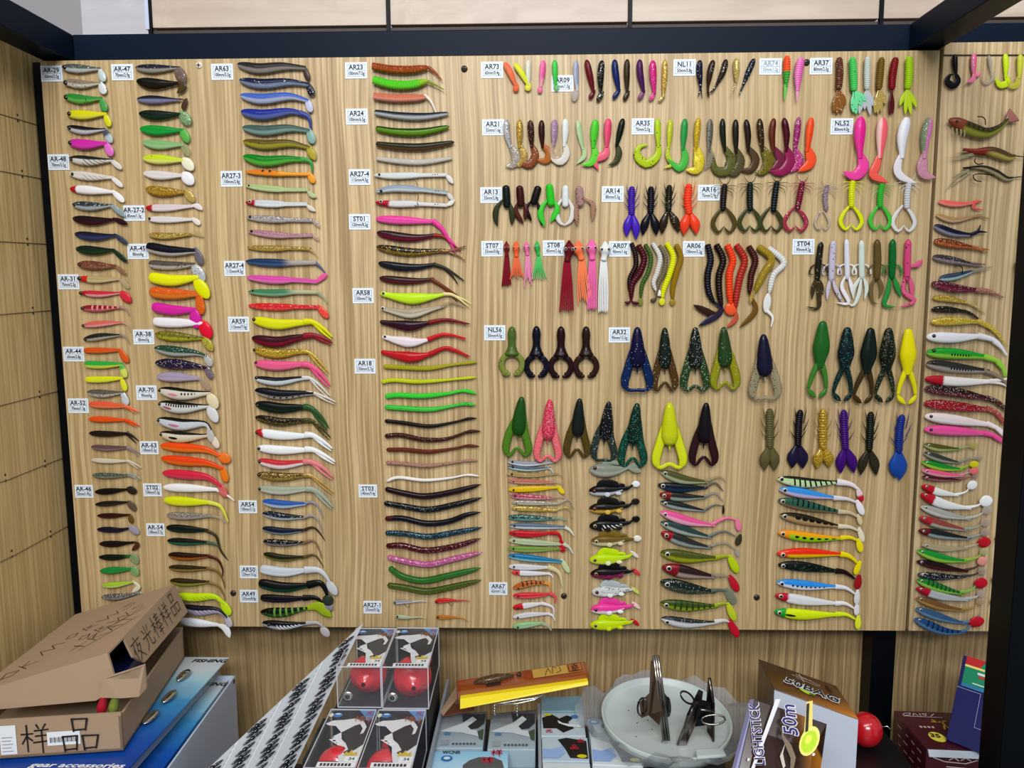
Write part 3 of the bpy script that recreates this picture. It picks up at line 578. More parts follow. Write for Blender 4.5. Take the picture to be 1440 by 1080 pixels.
FK('blush white red-tailed', [(325,415),(450,447),(570,462),(700,442),(730,436)], 88, 'e8d8dc','f4ecf0', [(690,440),(830,400),(1002,432)], [(830,402),(920,415),(998,446)], 'c81824', w=40, prof='deep', eye=(351,415,15), ring='f8f4f4')
FK('cherry red', [(314,538),(450,567),(580,582),(700,560),(770,540)], 90, 'bc141c','c81c24', [(700,560),(850,508),(1034,578)], [(850,512),(940,545),(1020,586)], 'b8161c', w=42, prof='deep')
NW='thin ribbed worm lure'
def WM(desc, sp, h, c1, c2=None, prof='worm', rings=38, dr=.85, **mk):
    return F(desc, sp, h, c1, c2 or c1, prof=prof, rings=rings, dr=dr, noun=mk.pop('noun', NW), **mk)
WM('olive-yellow', [(333,655),(520,665),(700,670),(900,640),(1095,618)], 42, 'a09c10','b0ac20')
WM('citrus yellow', [(318,782),(420,765),(600,777),(800,767),(1088,740)], 40, 'c0c814','ccd420')
WM('neon green', [(348,897),(450,885),(650,892),(850,872),(980,850),(1088,876)], 46, '2ccc2c','40d840')
WM('spring green', [(343,980),(500,990),(700,1000),(850,980),(980,955),(1082,966)], 42, '34bc34','48d048', rings=0, spk=.04)
C(490, 550, 5.686)
WM('black-olive', [(288,237),(450,255),(650,280),(850,247),(960,220),(1032,218)], 36, '120c08','1c1408')
WM('dark brick-brown', [(288,360),(420,352),(600,387),(780,382),(960,325),(1062,322)], 42, '38120a','4c1c10', gl=.03)
WM('rust', [(301,468),(450,468),(650,484),(850,457),(950,437),(1052,442)], 38, '5c2008','74300e')
WM('peppered beige-pink', [(296,570),(450,580),(620,596),(800,577),(950,555),(1042,555)], 36, 'b08070','c0947c', alpha=.85, spk=.1)
WM('white', [(301,722),(400,690),(600,712),(800,697),(950,670),(1054,682)], 28, 'ece8e0','f4f0ea', rings=0)
NT_='thick smooth worm lure'
def TW(desc, sp, h, c1, c2=None, **mk): return F(desc, sp, h, c1, c2 or c1, prof='thick', dr=.85, noun=NT_, **mk)
TW('black-cherry', [(290,780),(450,817),(620,840),(850,802),(1068,743)], 50, '18080c','2c1018')
TW('black glitter', [(282,893),(450,922),(640,947),(850,907),(1074,850)], 50, '0c0c0e','16161a', gl=.07, glc='a8b0b8')
TW('black red-nosed', [(290,1020),(430,1016),(620,1057),(800,1042),(950,987),(1064,967)], 48, '0c0a12','16141f', head='48141a', hu=.08)
C(490, 700, 5.686)
TW('petrol blue glitter', [(292,280),(450,286),(640,310),(850,277),(1077,236)], 48, '0c2634','123848', gl=.16, glc='80b8c8')
TW('burgundy glitter', [(299,385),(430,381),(620,420),(850,387),(1064,323)], 50, '3c080f','50101a', gl=.12, glc='e0a0a0')
TW('rose pink glitter', [(308,473),(450,506),(640,533),(850,487),(1075,434)], 52, 'b04c80','c86898', gl=.22, glc='f4d0e4')
TW('mossy green', [(322,555),(430,627),(600,662),(800,622),(1064,560)], 56, '286420','3c7c28', spk=.18)
TW('olive peppered', [(308,697),(450,717),(630,747),(850,707),(1068,656)], 54, '405010','5c6c1c', spk=.22)
NT2='tiny hooked minnow lure'
def TM(desc, sp, tl, h, c1, c2, hk_=True, **mk):
    return F(desc, sp, h, c1, c2, [('taper', tl, h*.45, c2, dict(alpha=.7))], prof='slim', noun=NT2, eye=(sp[0][0]+18, sp[0][1], 9), extra=(lambda r, d, i: hook(r, [(sp[1][0]+10,sp[1][1]+10),(sp[1][0]+45,sp[1][1]+45),(sp[1][0]+60,sp[1][1]+22)], d+.003, 4)) if hk_ else None, **mk)
seq(NT2, 'tiny hooked minnow lures', 'row')
TM('silver-white', [(355,838),(430,832),(520,832)], [(505,832),(580,826),(636,830)], 38, '8a8c98','d4d4d8')
TM('mint', [(374,948),(450,956),(530,958)], [(515,958),(580,955),(630,972)], 36, 'a8b494','c8d0ac', False)
TM('ruby red', [(688,832),(780,820),(870,822)], [(855,822),(920,820),(975,826)], 40, 'c41c20','e05048')
TM('amber', [(698,953),(780,956),(870,955)], [(855,955),(910,962),(962,990)], 36, 'b46010','d89030', False)
# ---- upright lures of the right half
def CU(desc, sp, h, back, belly=None, curl=None, cw=50, tcol=None, tk=None, noun=None, prof='grub', kind='curl', **mk):
    return F(desc, sp, h, back, belly, [(kind, curl, cw, tcol or back)] if curl else (), prof=prof, dr=mk.pop('dr', .75), noun=noun, tk=tk, **mk)
C(670, 70, 4.8)
seq('little upright paddle-tail lure', 'little lures in the top row', 'row')
F('coral', [(186,86),(225,150),(268,248)], 44, 'f06840','f48458', [('pad',272,225,262,284,42,'e86038')], prof='grub', dr=.8)
F('yellow', [(256,92),(305,160),(350,242)], 42, 'dce020','e8ec50', [('pad',356,224,342,278,46,'dcd840')], prof='grub', dr=.8)
F('ivory', [(352,70),(349,130),(352,236)], 36, 'd8d8c4','e8e8dc', [('pad',352,222,352,262,30)], prof='grub', dr=.8)
F('rose', [(452,70),(445,150),(434,252)], 42, 'e85898','f080b0', [('pad',436,238,424,292,34,'e87098')], prof='grub', dr=.8, tailc='f0a0b0', tu=.7)
F('bright green', [(528,68),(530,130),(534,240)], 40, '38c040','50d058', [('pad',534,225,545,275,36,'70d070',dict(alpha=.7))], prof='grub', dr=.8)
F('misty lavender', [(672,70),(672,160),(680,280)], 38, '9098b4','b8bcd0', [('pad',684,262,655,348,46,'c8b8b4',dict(alpha=.6))], prof='grub', dr=.8, tailc='c8c4cc', tu=.8)
F('oxblood', [(742,66),(765,170),(792,292)], 44, '580c14','70141c', [('pad',800,272,762,332,34,'60121a')], prof='grub', dr=.8)
F('black glitter', [(848,70),(838,170),(840,295)], 46, '121410','20241c', [('pad',856,280,816,348,38,'2c2c1c')], prof='grub', dr=.8, gl=.08)
F('navy', [(932,64),(940,160),(964,285)], 46, '101c50','182868', [('pad',970,265,922,330,34,'182458')], prof='grub', dr=.8)
F('umber brown', [(1018,62),(1015,160),(1018,290)], 42, '2e2010','40301c', [('pad',1030,275,996,342,36,'382810')], prof='grub', dr=.8)
F('plum', [(1102,64),(1105,160),(1130,290)], 46, '3c1448','502058', [('pad',1136,272,1094,338,34,'7c4468')], prof='grub', dr=.8)
F('fuchsia glitter', [(1190,70),(1192,170),(1202,300)], 50, 'c41c70','d83488', [('pad',1208,280,1172,342,34,'d04880')], prof='grub', dr=.8, gl=.06)
F('gold glitter', [(1272,66),(1272,160),(1266,250),(1262,325)], 40, '9c7414','b88c20', [('pad',1272,308,1228,350,32,'a88858',dict(alpha=.6))], prof='grub', dr=.8, gl=.4, glc='f4e090')
seq('curly-tail grub lure', 'curly-tail grubs in the second row', 'row')
G1 = dict(rings=0)
CU('clear silver-flake', [(203,470),(205,560),(230,665)], 46, '8c8c90','b0b0b4', [(226,640),(265,715),(250,775),(190,785)], 62, 'a89c90', dict(alpha=.6,gl=.35), gl=.35)
CU('gold-flake', [(290,470),(292,560),(292,665)], 44, '94701c','ac8428', [(292,640),(318,715),(290,772),(245,765)], 56, 'b89040', dict(alpha=.6), gl=.3, glc='f0d880')
CU('cocoa glitter', [(363,474),(368,560),(374,665)], 44, '30140c','3c1c10', [(372,640),(398,705),(365,772),(308,758),(302,695)], 58, '80401c', None, gl=.08, glc='d0a080')
CU('chocolate', [(440,474),(440,560),(447,665)], 42, '2c0e0a','3c140e', [(445,640),(492,695),(470,748),(402,742)], 56, 'b86420', dict(alpha=.85))
CU('lilac glitter', [(528,470),(525,560),(522,650)], 48, '9c789c','b898b0', [(522,630),(505,680),(530,730),(575,720)], 44, 'd0b090', CL, gl=.15, alpha=.9)
CU('opaque white', [(600,466),(600,560),(592,655)], 46, 'dce0dc','ecf0ec', [(592,630),(608,695),(575,752),(520,738),(502,685)], 56, 'd8d4c8')
CU('pale mint', [(685,474),(695,560),(718,675)], 38, 'a8c890','c0d8a8', [(714,650),(728,715),(675,772)], 34, 'b4cc98')
CU('apple green', [(805,470),(795,560),(788,665)], 56, '44c428','5cd038', [(790,640),(800,715),(770,765),(708,775)], 54, '60d030', None, spk=.05)
CU('watermelon pink', [(890,463),(885,560),(880,660)], 52, 'e04068','e85c7c', [(880,635),(872,705),(800,745),(825,815)], 58, 'e86078')
CU('black olive-tailed', [(990,463),(970,550),(945,655)], 44, '0e120c','16200e', [(945,630),(962,695),(940,755),(888,780)], 46, '3c401c', dict(spk=.2))
CU('lime speckled', [(1222,464),(1225,560),(1228,660)], 42, 'a8c818','bcd830', [(1230,630),(1222,715),(1150,768),(1085,715),(1100,655),(1165,640)], 62, 'b0c818', dict(spk=.15), spk=.08)
CU('lemon glitter', [(1310,470),(1305,560),(1298,670)], 40, 'b0b818','c8cc30', [(1298,640),(1292,715),(1318,775),(1262,798)], 36, 'b4c030', None, gl=.1, glc='f0f080')
CU('forest green', [(1408,464),(1402,560),(1394,680)], 46, '24883c','34a04c', [(1394,650),(1408,735),(1370,800),(1290,735)], 56, '48b440')
C(940, 70, 3.789)
CU('mustard gold', [(160,362),(152,450),(146,545)], 36, 'a88414','bc981c', [(148,515),(162,580),(150,640),(90,640)], 62, 'ccb014', dict(gl=.4,glc='f8ec60'), gl=.25, glc='f0d840')
CU('smoky clear peppered', [(222,368),(220,450),(215,545)], 34, '605c54','8c887c', [(215,520),(224,590),(190,640)], 44, '98907c', dict(alpha=.45,spk=.3), spk=.2, alpha=.85)
CU('black-green', [(288,366),(290,450),(302,545)], 32, '12160c','1c2010', [(300,520),(335,585),(310,648),(248,635),(240,560)], 56, '5a5a24', dict(spk=.15))
CU('soot brown', [(358,370),(358,450),(362,555)], 34, '1a160c','262012', [(360,525),(385,595),(345,660),(300,600)], 50, '50482c', dict(spk=.15))
CU('espresso', [(413,370),(424,450),(425,545)], 34, '1c120c','2a1c12', [(425,520),(464,580),(440,638),(375,640)], 46, '4c3820', dict(spk=.1))
CU('brown olive-tailed', [(485,366),(492,450),(502,545)], 36, '2c1c08','3c2a10', [(500,520),(535,590),(505,648),(460,655)], 62, '6c6018', dict(spk=.1), gl=.04)
CU('russet', [(562,364),(552,450),(562,550)], 36, '54200f','682c18', [(560,520),(598,585),(560,635),(525,630)], 50, '70203c')
CU('burgundy', [(615,362),(630,450),(628,545)], 36, '3c0818','500c20', [(628,520),(648,595),(600,650),(530,640)], 62, '8c1c4c')
CU('magenta-purple glitter', [(695,358),(685,450),(672,555)], 34, '8c1c60','a02c70', [(675,525),(696,600),(650,655)], 50, 'b43478', None, gl=.12)
CU('tangerine ribbed', [(762,360),(750,450),(740,545)], 40, 'e84014','f05828', [(742,515),(758,600),(690,650)], 58, 'f05028')
seq('slim fork-tail pin lure', 'slim fork-tail pins in the top row', 'row')
def PN(desc, sp, h, c, f1, f2, tc=None, tk=None, **mk):
    return F(desc, sp, h, c, c, [('taper', f1, 12, tc or c), ('taper', f2, 10, tc or c)], prof='grub', dr=.8, tk=tk, **mk)
PN('indigo', [(168,54),(165,110),(172,200)], 34, '12122c', [(172,190),(166,225),(158,252)], [(172,190),(176,230),(181,262)], gl=.05)
PN('sepia', [(240,54),(222,120),(211,200)], 34, '2c1c0c', [(211,190),(214,225),(218,258)], [(211,190),(208,225),(212,255)], gl=.05)
PN('dark-brown swept', [(308,50),(290,120),(256,188)], 34, '261a0c', [(262,180),(240,210),(215,232)], [(262,180),(244,215),(225,228)], gl=.05)
PN('gold clear-tailed', [(363,44),(362,100),(362,175)], 36, 'a88a3c', [(362,165),(345,210),(328,248)], [(362,165),(355,210),(347,254)], 'b8a070', CL, gl=.4, glc='f0e8a0')
PN('midnight blue slanted', [(458,46),(430,110),(398,190)], 32, '101828', [(402,180),(386,215),(380,245)], [(402,180),(390,215),(374,238)], gl=.06)
seq('little ribbed tail lure', 'little ribbed lures beside the screw', 'row')
F('orange-topped green', [(632,30),(630,110),(627,200)], 42, '389c30', None, [('taper',[(627,185),(622,225),(618,268)],24,'70c858')], prof='grub', dr=.8, head='f05020', hu=.5, rings=12)
F('candy pink', [(708,40),(692,130),(688,220)], 50, 'e468b4','f088c8', [('taper',[(688,205),(686,240),(684,278)],22,'f0a0c0')], prof='grub', dr=.8, rings=15)
seq('ribbed grub lure with skirt', 'skirted grubs in the top row', 'row')
def SK(desc, sp, h, c, ends, tc, rings=16, tk=None, **mk):
    b = sp[-1]; tl = []
    for e in ends:
        m = ((b[0]*.6+e[0]*.4)+(e[0]-b[0])*.25, b[1]*.45+e[1]*.55)
        tl.append(('leaf', [(b[0], b[1]-8), m, e], mk.get('sw', 18), tc))
    mk.pop('sw', 0)
    return F(desc, sp, h, c, c, tl, prof='tube', dr=.8, rings=rings, tk=tk, **mk)
SK('brown glitter', [(910,38),(912,130),(905,218)], 44, '5c301c', [(880,335),(900,345),(925,340),(942,300)], '8c5820', gl=.06, sw=34, tk=dict(alpha=.9))
SK('mint speckled', [(980,38),(985,130),(988,225)], 46, '44c458', [(985,335),(1000,345),(1030,300),(1055,275)], '70d898', sw=34, spk=.12)
SK('frosty white', [(1060,35),(1058,130),(1058,218)], 38, 'c0c8c0', [(1015,342),(1045,320),(1075,350),(1090,300)], 'c4ccd0', sw=30, tk=dict(alpha=.8))
SK('bronze', [(1137,38),(1128,130),(1120,218)], 42, '6c5014', [(1100,340),(1115,345),(1135,335),(1158,290)], 'b89c50', sw=30, tk=dict(alpha=.85,gl=.2,glc='f0e0a0'))
SK('blood red', [(1212,38),(1195,130),(1190,218)], 46, '7c1014', [(1180,350),(1195,345)], '501014', sw=24)
SK('acid lime', [(1282,33),(1282,130),(1275,215)], 48, 'a0cc10', [(1232,300),(1262,345),(1292,348),(1322,310)], 'b8d420', sw=26)
seq('swimbait lure with sickle tail', 'sickle-tail swimbaits in the second row', 'row')
CU('hot pink', [(1025,355),(1018,470),(1022,580)], 62, 'e4208c','ec3c9c', [(1020,550),(1038,625),(990,672),(930,648)], 66, 'ec449c', prof='slim')
CU('coral white-bellied', [(1142,360),(1135,470),(1128,580)], 60, 'f0606c','f8c8c4', [(1130,550),(1108,620),(1092,668),(1172,708)], 50, 'f05c50', prof='slim', split=.45)
CU('pearl white', [(1272,358),(1245,470),(1244,580)], 60, 'e0e0e8','f0f0f4', [(1246,545),(1220,625),(1240,675),(1322,712)], 46, 'e4e0e4', prof='slim')
CU('grey-green pink-striped', [(1390,360),(1368,470),(1362,580)], 56, 'd878b8','7c8c6c', [(1364,550),(1352,630),(1370,668),(1425,680)], 60, 'dc98b0', dict(alpha=.75), prof='slim', split=.6, gl=.08, tailc='d890b0', tu=.85)
# ---- creatures
def creature(desc, body, h, col, legs=(), claws=(), feel=(), rings=0, prof='tube', lcol=None, ccol=None, dr=.75, lk='taper', eyes=(), name_leg='leg', **mk):
    hw = h/2*unit(body[0], .006); d = hw*dr+.0012
    r = root('soft_lure', (W(body[0], 0).x, -.0005, W(body[0], 0).z)); reg(r, desc, (_C[0]+body[0][0]/_C[2], _C[1]+body[0][1]/_C[2]))
    belly = mk.pop('belly', None); ck = mk.pop('ck', {})
    m = lure_mat(col, belly, **mk); tm = {k: v for k, v in mk.items() if k in ('gl', 'glc', 'spk', 'spc', 'alpha')}; tm.update(ck)
    o, info = loft('body', [W(p, d) for p in body], hw, prof, dr, m, r, 24, 12, rings)
    for q in legs: loft('leg', [W(p, d) for p in q[0]], q[1]/2*unit(q[0][0], d), q[2] if len(q) > 2 else lk, q[3] if len(q) > 3 else .4, lure_mat(lcol or col, **tm), r, 18, 8, minz=.0006)
    for q in claws: loft('claw', [W(p, d) for p in q[0]], q[1]/2*unit(q[0][0], d), 'claw', .5, lure_mat(ccol or col, **tm), r, 16, 10)
    for q in feel: loft('feeler', [W(p, d) for p in q[0]], q[1]/2*unit(q[0][0], d), 'spike', .8, lure_mat(lcol or col, **tm), r, 8, 6)
    return r, d, info
C(670, 245, 4.8)
seq('two-legged toad lure', 'two-legged toads in the third row', 'row')
def TD(desc, body, col, l1, l2, h=54, w=42, lcol=None, **mk): creature(desc, body, h, col, legs=[(l1, w, 'leaf', .3), (l2, w, 'leaf', .3)], lcol=lcol, **mk)
TD('dark green', [(198,72),(203,150),(206,230)], '0e1a16', [(188,165),(140,220),(128,285),(142,352)], [(215,170),(238,250),(240,345)], lcol='30341c')
TD('reddish brown', [(290,75),(296,150),(302,222)], '381410', [(288,175),(265,250),(318,335)], [(308,175),(335,235),(325,310)], w=38, lcol='4c1c14')
TD('black-plum', [(420,78),(402,140),(380,208)], '140a0e', [(375,175),(335,235),(372,318)], [(400,165),(428,245),(442,352)], w=36)
TD('vivid green', [(490,64),(498,140),(505,218)], '2cc424', [(482,165),(432,255),(460,355)], [(515,165),(545,235),(500,325)], w=46, lcol='3cc834')
TD('white', [(600,74),(600,150),(600,225)], 'e0e4e4', [(590,150),(540,235),(560,320),(600,345)], [(610,150),(648,235),(635,310),(592,348)], h=48, w=38, lcol='dcd8d4')
TD('peppered pink', [(692,80),(698,150),(702,220)], 'b48c88', [(690,165),(672,250),(682,350)], [(718,160),(785,205),(782,315)], h=56, w=40, lcol='b0846c', spk=.25, alpha=.8)
seq('ribbed crayfish lure', 'large crayfish lures in the third row', 'row')
def CR(desc, body, h, col, c1, c2, cw=48, rings=14, fl=None, ccol=None, lcol=None, **mk):
    (x0, y0), (x1, y1) = body[0], body[-1]; f = []
    L = y1-y0
    for s in (-1, 1):
        f += [([(x0+s*h*.35, y0+L*.35), (x0+s*h*.6, y0+L*.1), (x0+s*h*.75, y0-L*.1)], 7), ([(x0+s*h*.35, y0+L*.55), (x0+s*h*.75, y0+L*.38), (x0+s*h*1.0, y0+L*.2)], 7), ([(x1+s*h*.3, y0+L*.75), (x1+s*h*.75, y0+L*.62), (x1+s*h*1.05, y0+L*.5)], 7)]
    b = body[-1]
    claws = [([(b[0]-h*.1, b[1]-h*.4), ((b[0]+c1[0])/2-h*.22, (b[1]+c1[1])/2-h*.2), c1], cw*1.2), ([(b[0]+h*.1, b[1]-h*.4), ((b[0]+c2[0])/2+h*.22, (b[1]+c2[1])/2-h*.2), c2], cw*1.2)]
    creature(desc, body, h, col, claws=claws, feel=f, rings=rings, prof='tube', ccol=ccol, lcol=lcol, **mk)
CR('violet', [(1050,80),(1046,180),(1048,285)], 54, '3c1c98', (1014,425), (1078,445), ccol='4424b0')
CR('blue-black', [(1178,80),(1178,180),(1174,278)], 52, '0c0c18', (1122,415), (1216,415))
CR('black-green bronze-clawed', [(1303,70),(1298,170),(1296,265)], 50, '14180c', (1252,405), (1366,395), ccol='2c1e10', gl=.03)
C(950, 240, 4)
CR('fiery orange-red', [(78,72),(68,160),(78,255)], 50, 'f03c1c', (48,365), (118,362), rings=12, lcol='f06848', ccol='ec4020')
seq('loop-legged shrimp lure', 'loop-legged shrimp lures in the third row', 'row')
def LS(desc, body, col, cx, y0, hw, H, lcol, h=40, w=26, fl=True, **mk):
    l = [(cx-6, y0), (cx-hw*.75, y0+H*.35), (cx-hw, y0+H*.68), (cx-hw*.5, y0+H*.97), (cx+4, y0+H*.72)]
    q = [(cx+6, y0), (cx+hw*.75, y0+H*.35), (cx+hw, y0+H*.68), (cx+hw*.5, y0+H*.97), (cx-4, y0+H*.74)]
    x, y = body[0]; f = []
    if fl:
        for s in (-1, 1): f += [([(x, y+12), (x+s*25, y-12), (x+s*36, y-45)], 5), ([(x+s*8, y+15), (x+s*50, y+12), (x+s*82, y+22)], 5), ([(x+s*8, y+35), (x+s*38, y+55), (x+s*48, y+92)], 5), ([(x+s*8, y+22), (x+s*45, y+35), (x+s*66, y+60)], 4)]
    creature(desc, body, h, col, legs=[(l, w, 'curl', .2), (q, w, 'curl', .2)], feel=f, rings=12, lcol=lcol, **mk)
LS('black-brown olive-looped', [(278,72),(270,150),(266,230)], '16120e', 272, 205, 62, 145, '4c4018')
LS('dark pine-green', [(420,62),(418,150),(420,232)], '0e1a14', 418, 205, 58, 138, '38401c', spk=.05)
LS('navy-green', [(572,55),(558,150),(550,238)], '0e161a', 538, 205, 60, 140, '3c3a1c')
LS('raspberry', [(715,58),(700,140),(684,225)], '70102c', 674, 205, 62, 138, 'a02c44', gl=.03)
LS('peppered lilac', [(855,78),(842,150),(850,230)], 'a08c98', 825, 225, 40, 110, 'c8b8a8', h=32, w=14, alpha=.75, spk=.3)
LS('neon yellow', [(998,50),(990,130),(990,212)], 'd0d808', 988, 195, 60, 140, 'd8e010')
LS('kelly green', [(1162,72),(1152,140),(1150,212)], '2cac2c', 1152, 192, 56, 142, '44bc38')
LS('pale grey-white', [(1316,52),(1304,130),(1300,220)], 'c8c8cc', 1284, 195, 62, 150, 'dcd8d8')
C(670, 245, 4.8)
seq('squid lure with tentacles', 'squid lures in the fourth row', 'row')
def SQ(desc, top, bot, hw, col, ends, y2, tw=9, tcol=None, **mk):
    (x0, y0), (x1, y1) = top, bot; n = len(ends)
    legs = [([(x1+(i-(n-1)/2)*hw*1.1/n, y1-10), (x1+(i-(n-1)/2)*hw*1.5/n*.9+(e[0]-x1)*.25, y1+(e[1]-y1)*.5), e], tw, 'even', .7) for i, e in enumerate(ends)]
    r, d, info = creature(desc, [top, (x0, y0+(y1-y0)*.45), bot], hw*2, col, legs=legs, lcol=tcol, prof='squid', dr=.8, **mk)
    bo_ = [q for q in r.children if q.name.startswith('body')][0]
    for s in (-1, 1): eye_on(bo_, info, .8, (x0+s*hw*.62, y0+(y1-y0)*.42, hw*.3), d, 'e0dcd0')
PROF['squid'] = [(0, 0), (.02, .2), (.08, .32), (.18, .6), (.35, 1), (.5, 1), (.68, .62), (.8, .55), (.95, .62), (1, .5)]
def fan(xa, xb, y, n, j=12): return [(xa+(xb-xa)*i/(n-1), y-j*abs(math.sin(i*2.3))) for i in range(n)]
SQ('small dark-red', (203,452), (205,555), 22, '74141c', fan(172,232,762,7), 0, 9, '7c1424')
SQ('small orange', (268,450), (270,560), 25, 'f46030', fan(226,318,712,8,25), 0, 8, 'f07048')
SQ('small pink', (338,452), (346,550), 22, 'ec70a8', fan(325,382,765,6,60), 0, 8, 'f090b8')
SQ('small green', (410,448), (420,552), 20, '28b448', fan(370,474,715,7,10), 0, 8, '58c868')
SQ('large crimson', (625,444), (612,590), 38, '64101c', fan(562,652,935,7), 0, 11, '90142c')
SQ('large orange', (690,446), (712,580), 38, 'fc7848', fan(688,778,885,7,45), 0, 10, 'fc8858')
SQ('large bubblegum-pink', (778,438), (782,580), 38, 'f468ac', fan(752,806,920,6,8), 0, 10, 'f470b0')
SQ('large white', (868,452), (858,585), 38, 'e4e8e4', fan(826,884,938,6,8), 0, 10, 'f0f0f0')
seq('curved ribbed worm lure', 'curved ribbed worms in the fourth row', 'row')
def CW(desc, sp, h, col, tl=(), rings=22, **mk): return F(desc, sp, h, col, mk.pop('belly', None), tl, prof='thick', rings=rings, dr=.8, **mk)
CW('black-cherry', [(1045,462),(1072,540),(1075,620),(1038,700),(1030,800)], 40, '1c080c')
CW('maroon', [(1090,475),(1132,565),(1105,660),(1052,745),(1044,860)], 50, '480a16', [('leaf',[(1044,848),(1060,868),(1100,872)],26),('leaf',[(1044,848),(1025,868),(998,862)],24)])
CW('fern green', [(1138,470),(1178,560),(1160,660),(1120,745),(1106,850)], 36, '3c5c20', [('disc',1108,835,1106,888,38,'8c8c3c',dict(alpha=.8))])
CW('silver-white', [(1188,462),(1238,560),(1220,660),(1196,735),(1222,805)], 40, 'd4d0c8', [('disc',1210,790,1252,815,44,'ece8dc')])
CW('grey olive', [(1232,478),(1278,560),(1266,660),(1226,745),(1215,840)], 36, '6c6048', [('leaf',[(1215,830),(1200,850),(1172,848)],30,'4c4430')])
CW('neon yellow', [(1283,462),(1328,560),(1302,680),(1265,775),(1252,855)], 46, 'dce008', [('disc',1254,836,1252,886,46,'d8d820')], rings=26)
CW('amber olive', [(1345,470),(1380,560),(1352,660),(1326,765),(1326,860)], 42, '8c6c10', [('disc',1328,840,1318,886,44,'a88c18',dict(alpha=.85))], rings=0)
C(950, 240, 4)
CW('black-indigo long', [(180,412),(197,500),(180,590),(186,680),(222,755)], 44, '12101c', [('leaf',[(215,735),(258,790),(128,875)],40,'28203c')], rings=24)
CW('black red-tinged long', [(228,412),(267,500),(245,590),(246,680),(262,780)], 44, '200c0c', [('leaf',[(262,765),(215,805),(98,755)],40,'30180f')], rings=24)
CW('orange-red long', [(290,414),(322,500),(304,580),(304,680),(312,770)], 46, 'ec3c14', [('disc',310,740,312,815,74,'f0582c')], rings=24)
CW('brick-red long', [(340,414),(388,500),(362,600),(344,700),(335,790)], 46, 'a8281c', [('leaf',[(334,770),(340,830),(290,882)],32,'c05038')], rings=24)
CW('brown-maroon long', [(410,422),(448,500),(426,590),(414,700)], 42, '401410', [('leaf',[(414,685),(450,785),(360,882)],34,'6c4c14')], rings=22)
CW('honey gold long', [(462,425),(540,495),(490,590),(444,690)], 46, '987c18', [('leaf',[(450,665),(425,720),(420,750)],24,'a88c40')], rings=0, gl=.06, glc='f0e080')
CW('white long', [(522,432),(608,515),(550,590),(524,700)], 40, 'dcdcd8', [('disc',522,690,508,800,46,'e4e4e0'),('taper',[(512,785),(546,825),(536,882)],22,'f0f0ec')], rings=22)
seq('lizard-like lure with curled legs', 'curled-leg lizard lures in the fourth row', 'row')
def LZ(desc, sp, col, l1, l2, lcol=None, h=38, arms=True, ac=None, w=26, extra=(), **mk):
    x, y = sp[1]; legs = [(l1, w, 'curl', .25), (l2, w, 'curl', .25)]+[(e, w, 'curl', .25) for e in extra]
    if arms:
        for s in (-1, 1): legs.append(([(x+s*10, y+25), (x+s*40, y+40), (x+s*52, y+80), (x+s*28, y+84)], 12, 'curl', .4))
    creature(desc, sp, h, col, legs=legs, lcol=lcol, **mk)
LZ('black peppered', [(820,400),(806,500),(796,625)], '1c1a12', [(790,605),(775,660),(768,725)], [(800,605),(820,650),(830,700)], extra=[[(798,620),(806,765),(735,766)]], lcol='3c3018', spk=.2, spc='8c8c6c')
LZ('lavender peppered', [(888,390),(880,500),(876,630)], 'c4bcd0', [(870,610),(858,670),(852,728)], [(885,610),(900,660),(940,745)], lcol='c8c0cc', spk=.15, spc='30285c')
LZ('white-lavender', [(962,384),(964,500),(966,615)], 'dcdce8', [(955,595),(935,655),(975,745),(900,742)], [(976,600),(992,660),(1002,722)], lcol='ece8ec', h=32)
LZ('icy mint', [(1046,390),(1046,500),(1048,615)], 'd0dcd0', [(1038,600),(1005,660),(998,722)], [(1058,600),(1075,660),(1062,728)], extra=[[(1045,610),(1030,700),(1000,758),(965,740)]], lcol='d8e0d4', h=36)
LZ('khaki', [(1134,385),(1136,500),(1132,620)], '5c4c24', [(1122,595),(1100,660),(1108,735),(1140,750)], [(1142,595),(1158,660),(1145,720)], lcol='6c5c34', h=44)
LZ('bottle green', [(1222,384),(1220,500),(1216,615)], '0c6428', [(1206,595),(1195,680),(1175,755),(1240,768)], [(1230,600),(1245,650),(1268,712)], lcol='2c8c3c', h=42, w=32)
LZ('peppered pink', [(1310,384),(1304,500),(1302,625)], 'd44878', [(1290,600),(1285,680),(1345,735),(1260,768)], [(1318,600),(1330,660),(1328,722)], extra=[[(1322,540),(1362,528),(1382,510),(1362,548)]], arms=False, lcol='e05c88', spk=.1, h=42, w=30)
C(670, 440, 4.5)
seq('ring-legged toad lure', 'ring-legged toads in the fifth row', 'row')
def RT(desc, cx, y0, yb, ry, R, col, lcol=None, cyr=None, **mk):
    cy = ry
    l = [(cx-R*math.sin(math.radians(k)), cy-R*math.cos(math.radians(k))) for k in (12, 50, 90, 130, 158)]
    q = [(2*cx-p[0], p[1]) for p in l]
    feet = [([(cx-R*.95, cy+R*.78), (cx-R*.6, cy+R*.98), (cx-R*.12, cy+R*.92)], 24, 'tube', .5), ([(cx+R*.95, cy+R*.74), (cx+R*.6, cy+R*.94), (cx+R*.12, cy+R*.98)], 24, 'tube', .5)]
    creature(desc, [(cx, y0), (cx, (y0+yb)/2), (cx, yb)], 56, col, legs=[(l, 38, 'even', .45), (q, 38, 'even', .45)]+feet, lcol=lcol, prof='toad', **mk)
PROF['toad'] = [(0, 0), (.025, .45), (.1, .8), (.28, 1), (.5, .85), (.66, .9), (.8, 1.25), (.92, 1.75), (.97, 1.5), (1, .5)]
RT('moss green', 224, 85, 275, 325, 66, '4c6428', '7c8838', spk=.15)
RT('navy-black', 380, 82, 280, 338, 64, '0c0c1c', spk=.02, spc='4060a0')
